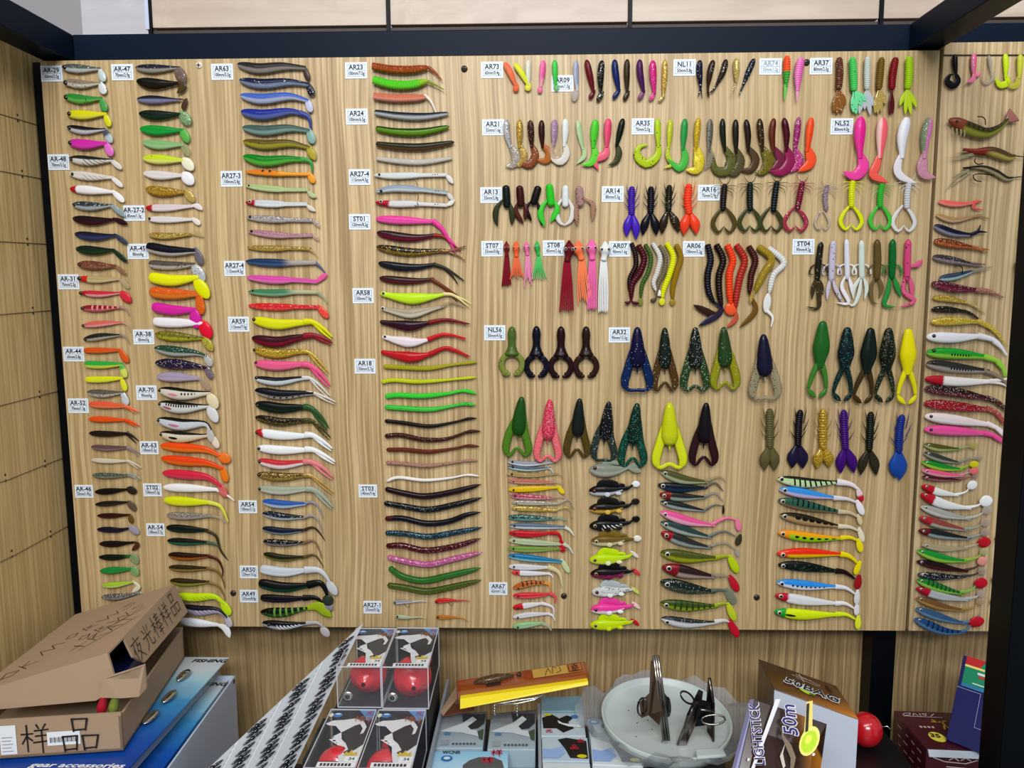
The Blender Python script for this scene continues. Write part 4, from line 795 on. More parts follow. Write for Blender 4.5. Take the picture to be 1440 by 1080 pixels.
RT('black-plum', 535, 84, 285, 340, 65, '240a12')
RT('dark chocolate', 694, 84, 280, 338, 66, '24120c', '2c1810')
seq('web-footed frog lure', 'web-footed frogs in the fifth and sixth rows', 'row')
PROF['frog'] = [(0, 0), (.015, .22), (.05, .36), (.14, .52), (.35, .74), (.6, .93), (.78, 1), (.92, .75), (1, 0)]
def FG(desc, cx, y0, y1, hw, col, lcol=None, dip=.3, sx=0, **mk):
    H = y1-y0; yb = y0+H*.66
    bd = [(cx, y0), (cx+sx*.3, y0+H*.33), (cx+sx*.5, yb)]; c2 = cx+sx*.6
    def leg(s): return [(cx+s*hw*.14, y0+H*.22), (c2+s*hw*.48, y0+H*.58), (c2+s*hw*.73, y0+H*.85), (c2+s*hw*.6, y1-H*.03)]
    web = [(c2-hw*.82, y0+H*.9), (c2-hw*.5, y1-H*.025), (c2, y1-H*dip*.5), (c2+hw*.5, y1-H*.025), (c2+hw*.82, y0+H*.9)]
    ck = mk.pop('ck', {})
    r, d, info = creature(desc, bd, hw*.98, col, legs=[(leg(-1), hw*.54, 'froleg', .3), (leg(1), hw*.54, 'froleg', .3), (web, hw*.22, 'even', .35)], lcol=lcol, prof='frog', dr=.7, ck=ck, **mk)
    hd = [W((c2, yb-H*.05), d), W((c2, yb+H*.08), d)]
    loft('spur', hd, hw*.07*unit((cx, yb), d), 'spike', .8, lure_mat(lcol or col), r, 8, 6)
PROF['froleg'] = [(0, .35), (.2, .7), (.5, .95), (.75, 1), (.93, .8), (1, .3)]
FG('navy blue', 1018, 88, 498, 108, '0c0c34', '0c2450', .05, gl=.02)
FG('dark-green brown-legged', 1192, 92, 500, 90, '14201a', '4c3414', .3, gl=.04)
FG('dark-green glittery', 1385, 90, 500, 100, '101c18', '24401c', .18, gl=.1)
C(970, 440, 4.3636)
FG('green yellow-legged', 208, 85, 475, 98, '24401c', '8c8c10', .25, sx=16, gl=.03)
FG('navy clear-legged', 452, 130, 535, 108, '14142c', 'a89c7c', .08, sx=16, ck=dict(alpha=.6, spk=.3))
C(670, 440, 4.5)
FG('leaf green', 288, 530, 912, 98, '1c4c18', '4c7c1c', .3, sx=-50, spk=.04)
FG('red-pink glitter', 465, 546, 948, 94, 'd02c4c', 'ec6068', .22, sx=-24, gl=.25, glc='f8b0b8')
FG('black khaki-legged', 654, 540, 920, 90, '141c18', '504014', .3, sx=-30, ck=dict(spk=.15))
FG('black glitter', 840, 560, 940, 88, '121218', '283430', .05, sx=-55, gl=.06)
FG('deep teal glitter', 1018, 570, 980, 98, '0a241c', '0c4030', .3, sx=-50, gl=.12, glc='60b098')
FG('lime yellow', 1222, 566, 990, 118, 'c4cc10', 'd4dc18', .16, sx=0, gl=.05, glc='f4f4a0')
C(970, 440, 4.3636)
FG('black-maroon', 102, 550, 942, 96, '120c14', '2c1014', .3, sx=-28)
seq('long-legged frog lure', 'long-legged frogs in the fifth row', 'row')
PROF['lfrog'] = [(0, 0), (.012, .25), (.04, .42), (.12, .56), (.3, .78), (.52, 1), (.64, .98), (.85, .64), (1, .45)]
def LF(desc, cx, y0, y1, col, lcol=None, sx=0, **mk):
    H = y1-y0; hip = y0+H*.58
    lg = []
    for s in (-1, 1): lg += [([(cx+sx*.55+s*14, hip-10), (cx+sx*.8+s*42, y0+H*.74), (cx+sx+s*54, y0+H*.87)], 36, 'thigh', .6), ([(cx+sx+s*58, y0+H*.85), (cx+sx+s*46, y0+H*.92), (cx+sx+s*8, y1)], 34, 'leaf', .4)]
    creature(desc, [(cx, y0), (cx+sx*.25, y0+H*.3), (cx+sx*.6, hip+14)], 104, col, legs=lg, lcol=lcol, prof='lfrog', dr=.6, **mk)
PROF['thigh'] = [(0, .9), (.3, 1), (.7, .8), (1, .6)]
LF('leaf green', 818, 48, 520, '1f6020', '3c7c28', sx=-35)
LF('teal-black glitter', 968, 86, 542, '0a1c20', '0c2420', sx=-32, gl=.1, glc='509890')
LF('dark olive-legged', 1112, 90, 556, '101c16', '3c2c10', sx=-50)
LF('black-green glitter', 1222, 90, 550, '121810', '1c2414', sx=-28, gl=.15, glc='a0a880')
LF('bright yellow', 1342, 96, 560, 'ece008', 'e8e010', sx=-10)
seq('small crayfish lure', 'small crayfish lures in the sixth row', 'row')
CR('olive-khaki', [(490,585),(492,690),(492,840)], 58, '5c5430', (458,970), (520,970), 56, 18)
CR('black-violet', [(680,592),(668,690),(664,830)], 52, '100c18', (628,955), (694,958), 62, 18, ccol='1c1434')
CR('golden glitter', [(818,588),(818,690),(818,850)], 56, '9c7414', (782,960), (856,952), 56, 16, gl=.3, glc='f0d860')
CR('purple', [(945,592),(948,700),(955,850)], 54, '3c0c6c', (926,988), (1008,985), 56, 18)
CR('black olive-clawed', [(1112,604),(1108,710),(1100,860)], 52, '14180c', (1048,998), (1145,1000), 50, 18, ccol='2c2818')
CR('metallic blue', [(1306,622),(1288,720),(1282,870)], 56, '142c80', (1262,1015), (1285,1030), 66, 18, ccol='1c48a0')
# ---- short columns low on the board
seq('small slim minnow lure', 'small slim minnows low on the board', 'col')
C(680, 640, 4.154)
def SM(desc, sp, h, c1, c2=None, tl=(), **mk):
    kw = dict(prof='slim'); kw.update(mk)
    t = [('taper', q[0], q[1], q[2] if len(q) > 2 else (c2 or c1), dict(alpha=q[3]) if len(q) > 3 else {}) if isinstance(q[0], list) else q for q in tl]
    return F(desc, sp, h, c1, c2, t, eye=mk.pop('eye', (sp[0][0]+32, sp[0][1], 7)) if 'eye' not in kw else kw.pop('eye'), **kw)
SM('chrome silver', [(137,38),(260,52),(410,40)], 32, '8c90a0','e0e4e8')
SM('silver seafoam', [(139,68),(270,82),(390,74)], 32, '48586c','bcd4cc', [([(375,72),(395,85),(408,108)], 14)])
SM('clear straw', [(134,110),(280,118),(430,110)], 30, 'a88c54','c8b080', [([(415,108),(440,112),(464,132)], 12, 'c0a060', .5)], alpha=.8, gl=.1, glc='f0e8b0')
SM('clear rose', [(143,150),(270,156),(410,160)], 34, 'c06c58','dca890', [([(395,158),(430,160),(470,168)], 14, 'd0a88c', .4)], alpha=.85, ring='e890b0')
SM('canary yellow', [(144,202),(290,197),(440,188)], 38, 'dcb404','ecc810', [('pad',428,178,470,226,30,'e8cc18')])
SM('cerise silver', [(153,238),(280,246),(410,252)], 38, 'a83c54','d08c98', [([(395,250),(450,245),(500,262)], 18, 'c8a098', .45)], gl=.15)
SM('clear silver flake', [(160,276),(300,280),(450,284)], 32, 'a89c8c','c8c0b0', [([(435,282),(500,262),(530,318)], 22, 'c0b098', .45)], gl=.3, alpha=.8, ring='f0d0c0')
SM('gold flake', [(160,310),(300,316),(430,326)], 34, '947424','b8983c', [([(415,324),(490,308),(520,375)], 20, 'b8a060', .5)], gl=.35, glc='f8e890', ring='f0e0c0')
SM('teal glitter', [(143,362),(280,369),(420,372)], 42, '1c4440','608c84', [([(400,370),(450,370),(490,385)], 26, '90a890', .5)], gl=.2, glc='a8d0c8')
SM('sky-silver', [(149,412),(300,416),(490,422)], 40, '58687c','d0dce4', [([(475,420),(505,440),(530,474)], 24, 'd8dcc8')])
SM('signal red', [(148,455),(280,462),(410,454)], 42, 'bc1420','d42434', [([(390,452),(440,465),(458,520)], 28, 'c41824'),('pad',450,495,466,568,40,'c01824')])
SM('celadon', [(146,498),(300,511),(480,522)], 40, 'a8b490','ccd4b4', [([(465,518),(500,540),(524,580)], 24, 'ccd0c0')])
SM('pea green', [(143,545),(280,551),(440,548)], 40, '6c8c34','98b458', [([(425,546),(460,548),(490,552)], 28, 'a0a060', .5)])
SM('turquoise', [(143,588),(300,606),(460,622)], 44, '0c70a0','8cc8d4', [('pad',452,605,500,688,34,'c8d4a0')], split=.5)
SM('off-white cream-tailed', [(146,650),(290,656),(390,656)], 40, 'ccccd0','e8e8ec', [([(375,652),(440,688),(462,774)], 34, 'd8cc98')])
SM('white scarlet-headed', [(162,685),(270,691),(390,692)], 34, 'd8d8dc','eeeeee', [([(375,690),(395,700),(408,720)], 16)], head='e03c38', hu=.22)
SM('orange tiger-striped', [(171,777),(270,750),(370,746)], 40, 'b45818','d08840', [([(355,744),(385,760),(388,796)], 24, 'e0983c')], bars=8, barc='2c1408', barv=.3)
SM('strawberry', [(171,822),(290,820),(400,810)], 40, 'd02430','e86068', [([(385,806),(418,828),(416,864)], 28, 'e0545c')])
SM('white red-snouted', [(170,892),(270,876),(350,866)], 38, 'd8d4d8','f0ecf0', [([(335,864),(402,888),(412,940)], 24, 'e4dce0')], head='c41824', hu=.34)
SM('pearl', [(169,947),(280,931),(390,926)], 34, 'd0ccd4','eceaf0', [([(375,924),(405,940),(418,970)], 18)])
SM('jade', [(169,1002),(270,990),(350,980)], 42, '8cb880','b0d0a0', [([(335,980),(375,1000),(398,1026)], 26, 'b8c0a0', .7)])
seq('humpback fish lure with dorsal fin', 'humpback fish lures low on the board', 'col')
def HB(desc, x, y, c1, c2, fin, tail, tcol, fc=None, eye='c89c50', pad=True, **mk):
    def ex(r, d, info):
        fm = lure_mat(fin)
        loft('dorsal_fin', [W(p, d) for p in [(x+45,y-18),(x+75,y-45),(x+120,y-42),(x+165,y-30)]], 21*unit((x,y), d), 'tube', .16, fm, r, 14, 10, minz=.001)
        loft('dorsal_fin', [W(p, d) for p in [(x+150,y-22),(x+175,y-32),(x+205,y-26)]], 10*unit((x,y), d), 'tube', .2, fm, r, 10, 8, minz=.001)
        for q in ((x+85,y+20,x+118,y+30,34),(x+150,y+18,x+185,y+20,24)):
            loft('pectoral_fin', [W(q[:2], d+.004), W(q[2:4], d+.004)], q[4]/2*unit(q, d), 'disc', .25, lure_mat(fc or c2), r, 10, 8)
    tx, ty = tail
    tl = [('taper', [(x+185,y-8),(x+225,(y*2+ty)/3-2),(tx-18,ty)], 30, c1)]
    tl.append(('disc', tx-34, ty+2 if pad else ty-6, tx+14, ty+4 if pad else ty+34, 40 if pad else 24, tcol))
    F(desc, [(x-8,y+6),(x+60,y+2),(x+130,y+2),(x+215,y-14)], 68, c1, c2, tl, eye=(x+24,y+2,11), ring=eye, extra=ex, dr=.6, split=.5, **mk)
F('milky grey-green', [(618,82),(700,90),(780,88),(850,68)], 82, '8c9484','b4b8a8', [('leaf',[(835,72),(880,62),(925,50)],40,'98a090'),('leaf',[(835,72),(880,85),(925,98)],36,'a0a48c')], eye=(650,72,12), ring='7c2c34', alpha=.85, extra=lambda r, d, i: loft('dorsal_fin', [W(p, d) for p in [(690,52),(740,42),(800,50)]], 14*unit((700,60), d), 'tube', .2, lure_mat('8c9888'), r, 12, 8) and None)
HB('black and silver', 622, 205, '101014', 'd0d4dc', '121214', (900,166), 'e8f0f0', eye='7c2018')
HB('black and amber', 624, 308, '14120c', 'd8a83c', '141210', (898,268), '1c1814', fc='e0b84c', eye='a03c20')
HB('black white-barred', 626, 408, '121012', '1c181c', '100e10', (900,370), '14100f', fc='241c20', eye='c8b48c', ribs=9, ribc='e0e4dc')
HB('bronze cream-bellied', 634, 498, '6c5418', 'e0d4ac', '7c6420', (908,484), 'ece8e0', eye='e8e0d0')
HB('fluorescent yellow pale-tailed', 626, 606, 'bcdc08', 'dce84c', 'c0e408', (892,566), 'e4d8d0', fc='e8ecc0', pad=False)
HB('black and plum', 632, 688, '140c12', '8c1c54', '100c10', (902,668), 'd83c40', fc='7c184c', pad=False)
HB('white black-spotted', 638, 794, 'c8ccc8', 'f0f0f0', 'b0bcbc', (898,778), 'c8d860', eye='7c3838', fc='f0f0f0', pad=False, spk=.35)
HB('pink and white', 632, 896, 'ec3c9c', 'f4e8f0', 'ec3c9c', (900,864), 'f0ccc8', fc='f8f4f4', eye='94283c', pad=False)
HB('fluorescent yellow red-tailed', 630, 988, 'c0dc08', 'dce818', 'c4e008', (896,962), 'c01828', fc='d4e418', pad=False)
seq('painted paddle-tail shad lure', 'painted shads low on the board', 'col')
C(900, 640, 4.154)
def PS(desc, sp, h, c1, c2, rib, w, pad, pcol, tcol=None, eye=None, **mk):
    kw = dict(ring='e0dcc8'); kw.update(mk)
    tl = [('taper', rib, w, tcol or c2, kw.pop('ta', {}))]
    if pad: tl.append(('pad',)+tuple(pad)+(pcol, kw.pop('pa', {})))
    kw.pop('pa', 0); tk = {k: 0 for k in ('gl', 'spk')}; tk['alpha'] = 1.
    return F(desc, sp, h, c1, c2, tl, eye=eye, tk=tk, **kw)
T5 = dict(alpha=.55)
PS('olive-backed silver', [(118,95),(250,142),(400,158)], 60, '4c4c24','a8b08c', [(380,156),(460,128),(505,155)], 24, None, '', 'a89870', (145,104,12), ta=T5)
PS('navy-black', [(104,173),(230,192),(395,190)], 56, '0c121c','1c3450', [(375,188),(440,164),(488,212)], 20, None, '', '6c5c50', (133,177,13))
PS('red-cheeked grey', [(113,228),(250,246),(390,246)], 56, '20201c','90a098', [(375,243),(440,222),(490,276)], 22, None, '', 'a0988c', (140,235,12), head='80181c', hu=.24, ta=T5)
PS('graphite', [(118,273),(250,302),(385,326)], 50, '1c2422','9cacac', [(370,325),(435,292),(490,298)], 18, (488,290,486,346,14), '241c18', '6c6c64', (147,281,12))
PS('rose pink', [(116,332),(280,386),(440,412)], 62, 'e45090','f0a8c0', [(415,408),(505,368),(575,385)], 26, (565,372,582,444,38), 'ec7ca0', 'e87098', (146,343,12), split=.62)
PS('slate teal', [(118,392),(280,446),(420,482)], 62, '28403c','a8b4ac', [(395,476),(490,445),(565,478)], 22, (588,462,566,528,38), '3c3424', '70746c', (150,403,13))
PS('red-nosed grey', [(122,452),(280,512),(420,542)], 64, '2c2c28','98a49c', [(395,536),(495,514),(570,562)], 24, (560,548,578,592,28), 'b8b0a4', 'a09888', (153,466,13), head='94141c', hu=.22, ta=T5, pa=T5)
PS('olive yellow', [(118,568),(280,596),(460,602)], 78, '485014','a0a418', [(440,598),(500,590),(535,600)], 34, (518,584,572,688,50), 'b8d010', 'a0a820', (158,574,15), spk=.15)
PS('dark-red headed smoky', [(128,652),(280,686),(440,712)], 80, '2c1818','b0948c', [(415,704),(490,704),(535,716)], 32, (522,700,574,798,46), 'c0182c', 'a49480', (166,656,16), head='841020', hu=.3, ta=T5)
PS('green-black rusty', [(118,738),(280,776),(440,798)], 78, '14201c','40483c', [(415,794),(470,788),(515,796)], 30, (500,778,556,872,54), '808c78', '586458', (157,750,15), gl=.06, pa=T5)
PS('green perch-barred', [(118,862),(280,882),(460,882)], 70, '3c4c10','8c9c20', [(435,878),(490,866),(525,876)], 32, (510,862,556,968,46), 'c0cc28', 'a0ac28', (152,872,14), bars=10, barc='1c3c14', barv=.2)
PS('silver red-tailed', [(122,953),(280,982),(460,978)], 64, '1c2428','d0d0d4', [(435,974),(490,966),(530,976)], 34, (518,962,574,1064,48), 'c4142c', 'd8d0d0', (157,972,14), split=.72, gl=.05)
seq('glossy painted shad lure', 'glossy shads beside the painted shads', 'col')
F('mint tiger-striped', [(801,138),(980,162),(1170,158)], 64, 'b8d898','dcecc0', [('taper',[(1150,156),(1235,172),(1292,215)],44,'ece0e4'),('pad',1270,190,1298,272,38,'e8d0d4',dict(tailc='c0182c',tu=.55))], eye=(825,138,15), ring='e8e4c0', bars=12, barc='141c10', barv=.12, dorsal='141c10', slant=.5)
PS('sky-blue lilac-bellied', [(812,198),(980,228),(1150,252)], 62, '3490dc','d0bcdc', [(1130,250),(1215,258),(1280,285)], 34, (1266,262,1304,350,42), 'ece8ec', 'dcd4dc', (843,202,14))
PS('dark-green tiger-striped', [(806,262),(980,298),(1180,334)], 66, '2c5848','a87c50', [(1155,330),(1230,338),(1285,372)], 34, (1272,345,1292,408,30), 'd8c898', 'ccb898', (832,268,14), bars=12, barc='10180f', barv=.4, split=.35)
PS('tan dark-blotched', [(816,348),(980,382),(1180,420)], 66, '241c10','b09060', [(1155,415),(1230,422),(1285,448)], 34, (1278,422,1304,508,36), 'e4dcc0', 'dcd0b4', (843,355,14), dots=9, dotv=.6, dotr=.4, dotu=(.2,.85), split=.72)
PS('orange-yellow green-sided', [(806,452),(1000,482),(1195,487)], 64, 'f0a010','90d018', [(1170,484),(1230,482),(1285,508)], 34, (1274,486,1292,568,40), 'f0dc10', 'e8d818', (832,457,14), dots=9, dotv=.45, dotr=.3, dotu=(.25,.9), split=.72, head='f49410', hu=.17)
PS('red-backed yellow', [(798,575),(980,572),(1195,580)], 64, 'ec2c10','f4c808', [(1170,578),(1225,592),(1280,640)], 38, (1288,618,1256,698,38), 'f0dc08', 'f0d808', (832,579,14), head='e83c18', hu=.16)
PS('black-green red-tailed', [(806,638),(980,654),(1170,680)], 62, '0c1410','142018', [(1145,676),(1200,685),(1260,725)], 36, (1282,698,1268,784,44), 'a0101c', '200c0c', (834,644,13), gl=.04, glc='80b890')
PS('blue-backed white dotted', [(798,742),(980,762),(1165,770)], 64, '2c8ce0','ececf4', [(1140,768),(1205,778),(1262,815)], 34, (1272,786,1264,874,36), 'e0dce0', 'e4e4e8', (826,748,14), dots=14, dotv=.42, dotr=.24, dotu=(.2,.8), split=.55)
PS('white crimson-headed', [(788,818),(950,848),(1165,868)], 64, 'dcdce0','f4f4f4', [(1140,866),(1200,868),(1258,900)], 34, (1268,866,1264,936,34), 'e8e4e4', 'ece8e8', (820,820,13), head='bc1430', hu=.19)
PS('yellow green-headed', [(785,913),(950,932),(1165,932)], 70, 'd8ec10','e4f020', [(1140,930),(1205,932),(1262,962)], 36, (1276,936,1272,1018,38), 'e4ec30', 'dcec20', (813,917,13), head='18a030', hu=.17, cheek=('141810',.23,.42))
# ---- lures of the neighbouring board
C(1270, 50, 4.32)
seq('curly grub hung from thread', 'grubs hung from a thread on the neighbouring board', 'row')
CU('black', [(315,112),(316,180),(322,250)], 32, '101014', None, [(322,235),(335,275),(300,305),(268,275),(285,240),(308,238)], 44, '0c0c10')
CU('pink glitter twin-tailed', [(430,108),(428,180),(430,250)], 36, 'ec6090', 'f488ac', [(430,235),(450,240),(478,228)], 26, 'f080a4', gl=.08)
tailpart(SEQ[-1]['items'][-1][0], ('curl', [(428,235),(425,265),(388,284)], 30, 'f080a4'), .006, {}, 'f080a4')
CU('clear', [(520,120),(528,170),(534,225)], 24, 'b8b0a0', None, [(533,215),(544,262),(502,292),(472,250)], 22, 'c0b4a4', CL, alpha=.6)
CU('lime yellow', [(620,110),(625,180),(622,255)], 34, 'c0e010', 'd0ec28', [(622,240),(635,285),(590,300),(560,255)], 44, 'c8e018')
CU('clear yellow', [(712,114),(710,190),(704,262)], 38, 'c4cc30', 'd4d848', [(704,245),(690,300),(650,305),(630,275)], 40, 'd0c840', dict(alpha=.6), alpha=.9)
seq('hooked shrimp lure', 'shrimp lures on the neighbouring board', 'col')
def shrimp_extra(r, d, info):
    m = lure_mat('b07068', alpha=.9)
    for e in ((640,455),(672,490),(690,535)): pass
    loft('tail_fan', [W((628,520), d), W((678,478), d)], 50*unit((650,500), d), 'fanp', .1, m, r, 12, 10, minz=.0008)
    hook(r, [(500,545),(498,510),(480,494),(448,492)], d+.003, 7)
    for k, x in enumerate((300,325,350,372)): loft('leg', [W((x,560+k*5), d+.003), W((x+2,590+k*4), d+.003), W((x-8,618+k*2), d+.003)], 6*unit((x,560), d), 'spike', .8, lure_mat('a89c74'), r, 8, 6)
PROF['fanp'] = [(0, .2), (.3, .5), (.7, .85), (.95, 1), (1, .9)]
F('olive banded', [(275,512),(330,530),(400,565),(500,592),(580,562),(640,510)], 84, '3c3814','8c8c30', (), eye=(318,525,9), extra=shrimp_extra, head='7c3c24', hu=.25, bars=12, barc='24200c', barv=.55, prof='shad', dr=.6)
def shrimp2(hp, fe):
    def f(r, d, info):
        hook(r, hp, d+.003, 7)
        for p in fe: loft('feeler', [W(q, d) for q in p], 5*unit(p[0], d), 'spike', .8, lure_mat('a8a080', alpha=.8), r, 10, 6)
    return f
F('red-shouldered straw', [(690,732),(640,738),(540,705),(450,705),(365,692)], 64, '503c1c','b0a450', [('taper',[(690,732),(715,735),(760,738)],8,'3c3020')], extra=shrimp2([(490,775),(455,782),(435,765),(440,745)], [[(430,715),(350,735),(255,745)],[(430,725),(350,745),(280,760)],[(420,700),(350,710),(310,722)]]), tailc='7c2418', tu=.55, dr=.6)
F('grey thin-bodied', [(680,862),(630,870),(560,830),(480,802),(365,805)], 40, '2c241c','a89c74', [('taper',[(680,862),(715,858),(760,865)],8,'3c3020')], extra=shrimp2([(560,850),(470,840),(425,850),(440,880),(480,888)], [[(400,820),(320,870),(250,955)],[(410,830),(330,890),(265,930)],[(400,815),(340,840),(290,860)]]), tailc='141008', tu=.8, dr=.6)
C(1270, 270, 4.694)
seq('fork-tail minnow lure', 'fork-tail minnows on the neighbouring board', 'col')
def RB(desc, sp, h, c1, c2, f1, f2, w=26, tc=None, tk=None, **mk):
    return F(desc, sp, h, c1, c2, [('taper', f1, w, tc or c1), ('taper', f2, w*.75, tc or c1)], prof='slim', tk=tk, **mk)
RB('coral pink', [(232,64),(350,82),(480,70)], 40, 'ec6058','f48c80', [(465,72),(495,62),(520,62)], [(470,80),(465,105),(530,118)], 30)
RB('sand', [(216,150),(330,186),(470,162)], 40, 'a88454','d0a880', [(455,165),(510,160),(572,178)], [(455,165),(495,150),(525,148)], 18)
RB('indigo silver-bellied', [(203,222),(330,270),(460,285)], 56, '14122c','8c8ca0', [(440,285),(490,262),(512,216)], [(470,270),(510,262),(555,266)], 30, '18122c', split=.5)
RB('copper glitter', [(202,322),(330,345),(470,368)], 58, '6c2c10','b05828', [(450,362),(510,372),(572,382)], [(450,370),(510,382),(562,396)], 26, 'b06838', gl=.2, glc='f0b080', noun='fork-tail minnow lure')
RB('dusky brown-grey', [(193,428),(330,452),(470,480)], 54, '34282c','8c7c80', [(450,472),(500,474),(544,480)], [(450,478),(495,490),(530,496)], 22, '705c5c', gl=.1)
RB('steel blue hooked', [(238,572),(350,556),(470,520)], 52, '2c3c54','a8c0c4', [(450,526),(510,508),(592,492)], [(450,530),(510,520),(560,512)], 24, 'a8a08c', tk=CL, extra=lambda r, d, i: hook(r, [(390,540),(392,505),(370,486),(335,496)], d+.003, 7))
RB('purple-red fading', [(186,602),(330,634),(500,648)], 62, '541428','7c2c40', [(480,645),(570,655),(668,698)], [(480,650),(550,662),(615,668)], 36, 'a86c60', gl=.08)
RB('gold', [(193,698),(300,706),(430,732)], 46, '94741c','c09c34', [(410,726),(470,752),(545,806)], [(410,726),(460,745),(520,790)], 22, 'b89c5c', gl=.35, glc='f4e080')
RB('blackish olive', [(186,774),(300,776),(420,790)], 46, '18160e','2c2818', [(400,784),(460,812),(525,858)], [(400,784),(450,800),(500,835)], 24, '2c2418', gl=.05)
RB('big gold glitter', [(183,858),(350,852),(510,858)], 60, 'a8841c','c4a424', [(490,850),(580,890),(650,950)], [(490,855),(590,910),(692,1020)], 34, 'c0a030', gl=.45, glc='f8ec70')
seq('long curved shad lure', 'curved shads on the neighbouring board', 'col')
RB('white', [(152,955),(350,962),(520,950)], 74, 'e8e8ee','f6f6f8', [(490,948),(610,985),(690,1085)], [(600,985),(650,1030),(675,1070)], 46, eye=(196,949,12))
C(1270, 480, 2.571)
RB('green black-spotted', [(84,40),(200,46),(310,58)], 42, '1c9c2c','90d040', [(290,54),(350,78),(378,132)], [(340,75),(360,100),(368,130)], 24, '98d040', eye=(108,33,7), dots=22, dotv=.42, dotr=.3, dotu=(.35,.7))
RB('smoke-grey black-spotted', [(83,80),(190,96),(310,108)], 40, '2c2c28','a8a098', [(290,104),(345,128),(392,168)], [(340,125),(365,145),(385,172)], 20, '8c7c68', eye=(108,77,7), dots=22, dotv=.4, dotr=.3, dotu=(.35,.75))
RB('red-headed white', [(78,135),(200,146),(330,145)], 36, 'ece8e4','f8f4f0', [(310,144),(350,140),(404,132)], [(310,146),(360,155),(392,175)], 18, 'ece0dc', head='b41828', hu=.26)
RB('wine glitter', [(76,170),(200,186),(320,210)], 38, '2c0c10','6c2c38', [(300,204),(350,224),(388,264)], [(340,222),(362,240),(380,262)], 22, '4c2420', gl=.15)
RB('ruby glitter', [(74,223),(200,236),(320,248)], 38, '90101c','b02030', [(300,242),(345,264),(380,310)], [(340,262),(355,285),(368,305)], 22, 'b04c44', gl=.12)
RB('pinkish white', [(77,270),(200,286),(320,302)], 40, 'f0dcdc','f8f0f0', [(300,296),(350,320),(384,354)], [(340,316),(358,336),(372,352)], 22, 'f4e4e4', eye=(98,270,6))
RB('hot pink', [(76,318),(200,326),(310,334)], 38, 'f0509c','f468a8', [(290,330),(340,346),(378,374)], [(330,344),(345,356),(362,368)], 22, eye=(98,318,6))
seq('small round-tailed shad lure', 'small round-tailed shads on the neighbouring board', 'col')
def RS(desc, sp, h, c1, c2, rib, pad=None, pcol=None, tcol=None, **mk):
    tl = [('taper', rib, h*.42, tcol or c2, dict(alpha=.6) if not mk.pop('solid', 0) else {})]
    if pad: tl.append(('disc',)+pad+(pcol or c2, dict(alpha=.5) if (pcol or c2)[:2] in ('b8', 'c8', 'c0') else {}))
    return F(desc, sp, h, c1, c2, tl, eye=(sp[0][0]+17, sp[0][1]+2, 5), ring='e0dcd0', tk=dict(gl=0, spk=0), **mk)
RS('olive', [(74,373),(130,386),(210,390)], 28, '54501c','b0c070', [(200,388),(225,382),(250,380)], (240,378,272,378,26), 'c8b860')
RS('grey', [(74,403),(140,426),(210,440)], 28, '383c34','a0a494', [(200,438),(240,424),(275,428)], (262,422,288,422,22), 'b8a890')
RS('green yellow-tailed', [(68,436),(140,456),(220,464)], 30, '108c28','b0d838', [(205,462),(235,450),(252,446)], (240,444,274,446,28), 'd8d018')
RS('rose', [(67,466),(150,482),(220,487)], 26, 'ec5c84','f4a4b4', [(205,485),(235,475),(250,470)], (240,470,274,468,30), 'ec7474')
RS('dark plum', [(67,490),(140,498),(210,502)], 24, '401418','a06060', [(200,500),(235,492),(262,486)], (250,488,272,484,22), 'b89890')
RS('white red-headed little', [(66,522),(130,545),(200,557)], 30, 'ecece8','f8f8f4', [(185,556),(225,545),(240,528)], (232,528,268,512,36), 'f4f4f4', head='c01424', hu=.33, solid=1)
RS('white red-headed large', [(63,552),(150,590),(245,604)], 38, 'ecece8','f8f8f8', [(225,602),(265,595),(285,585)], (276,582,324,574,46), 'f8f8f8', head='c01428', hu=.27, solid=1)
RS('silver', [(63,597),(150,626),(240,642)], 34, 'a8a8a0','d8d8d0', [(225,640),(270,630),(300,610)], (285,615,322,605,34), 'c8bcb0')
RS('red-faced grey', [(58,637),(140,664),(235,684)], 34, '94443c','b4b8a8', [(220,680),(265,672),(295,655)], (280,660,316,648,36), 'c8b4a4', head='b02830', hu=.25)
RS('dark slate', [(55,683),(150,702),(245,714)], 34, '1c2024','a0b0ac', [(230,710),(270,702),(295,690)], (280,694,314,686,34), 'c0a898', head='68141c', hu=.2)
RS('clear straw red-tailed', [(66,735),(150,750),(235,748)], 26, 'b8a880','d8c8a8', [(220,746),(255,738),(278,730)], (270,726,318,726,42), 'd01428', alpha=.8)
RS('green lime-bellied', [(50,757),(140,785),(235,796)], 36, '189434','a8d84c', [(220,792),(265,782),(290,762)], (278,768,306,752,30), 'c8c890')
RS('dark maroon', [(48,795),(140,816),(235,832)], 30, '200c10','542024', [(220,828),(260,818),(285,800)], (268,800,304,790,38), 'e8988c')
RS('black glitter', [(52,842),(130,851),(225,852)], 30, '141820','2c3440', [(210,850),(255,844),(285,830)], (270,836,300,826,34), 'b8a898', gl=.2)
RS('green barred red-tailed', [(48,862),(140,894),(220,914)], 36, '1c7c2c','98d850', [(205,908),(245,900),(265,880)], (258,876,306,872,42), 'c41028', bars=11, barc='144018', barv=.4)
RS('silver red-headed', [(46,892),(140,922),(235,936)], 34, 'b0b4b8','d4d8dc', [(220,932),(260,925),(285,912)], (268,918,296,908,34), 'c8b8ac', head='b4142c', hu=.25)
RS('amber', [(46,928),(140,960),(225,974)], 32, '7c5430','c09850', [(210,970),(255,962),(280,940)], (264,946,292,936,32), 'c8a888', alpha=.9)
RS('dusty blue', [(44,966),(140,1000),(230,1022)], 34, '34587c','6c94b4', [(215,1016),(255,1008),(280,985)], None)
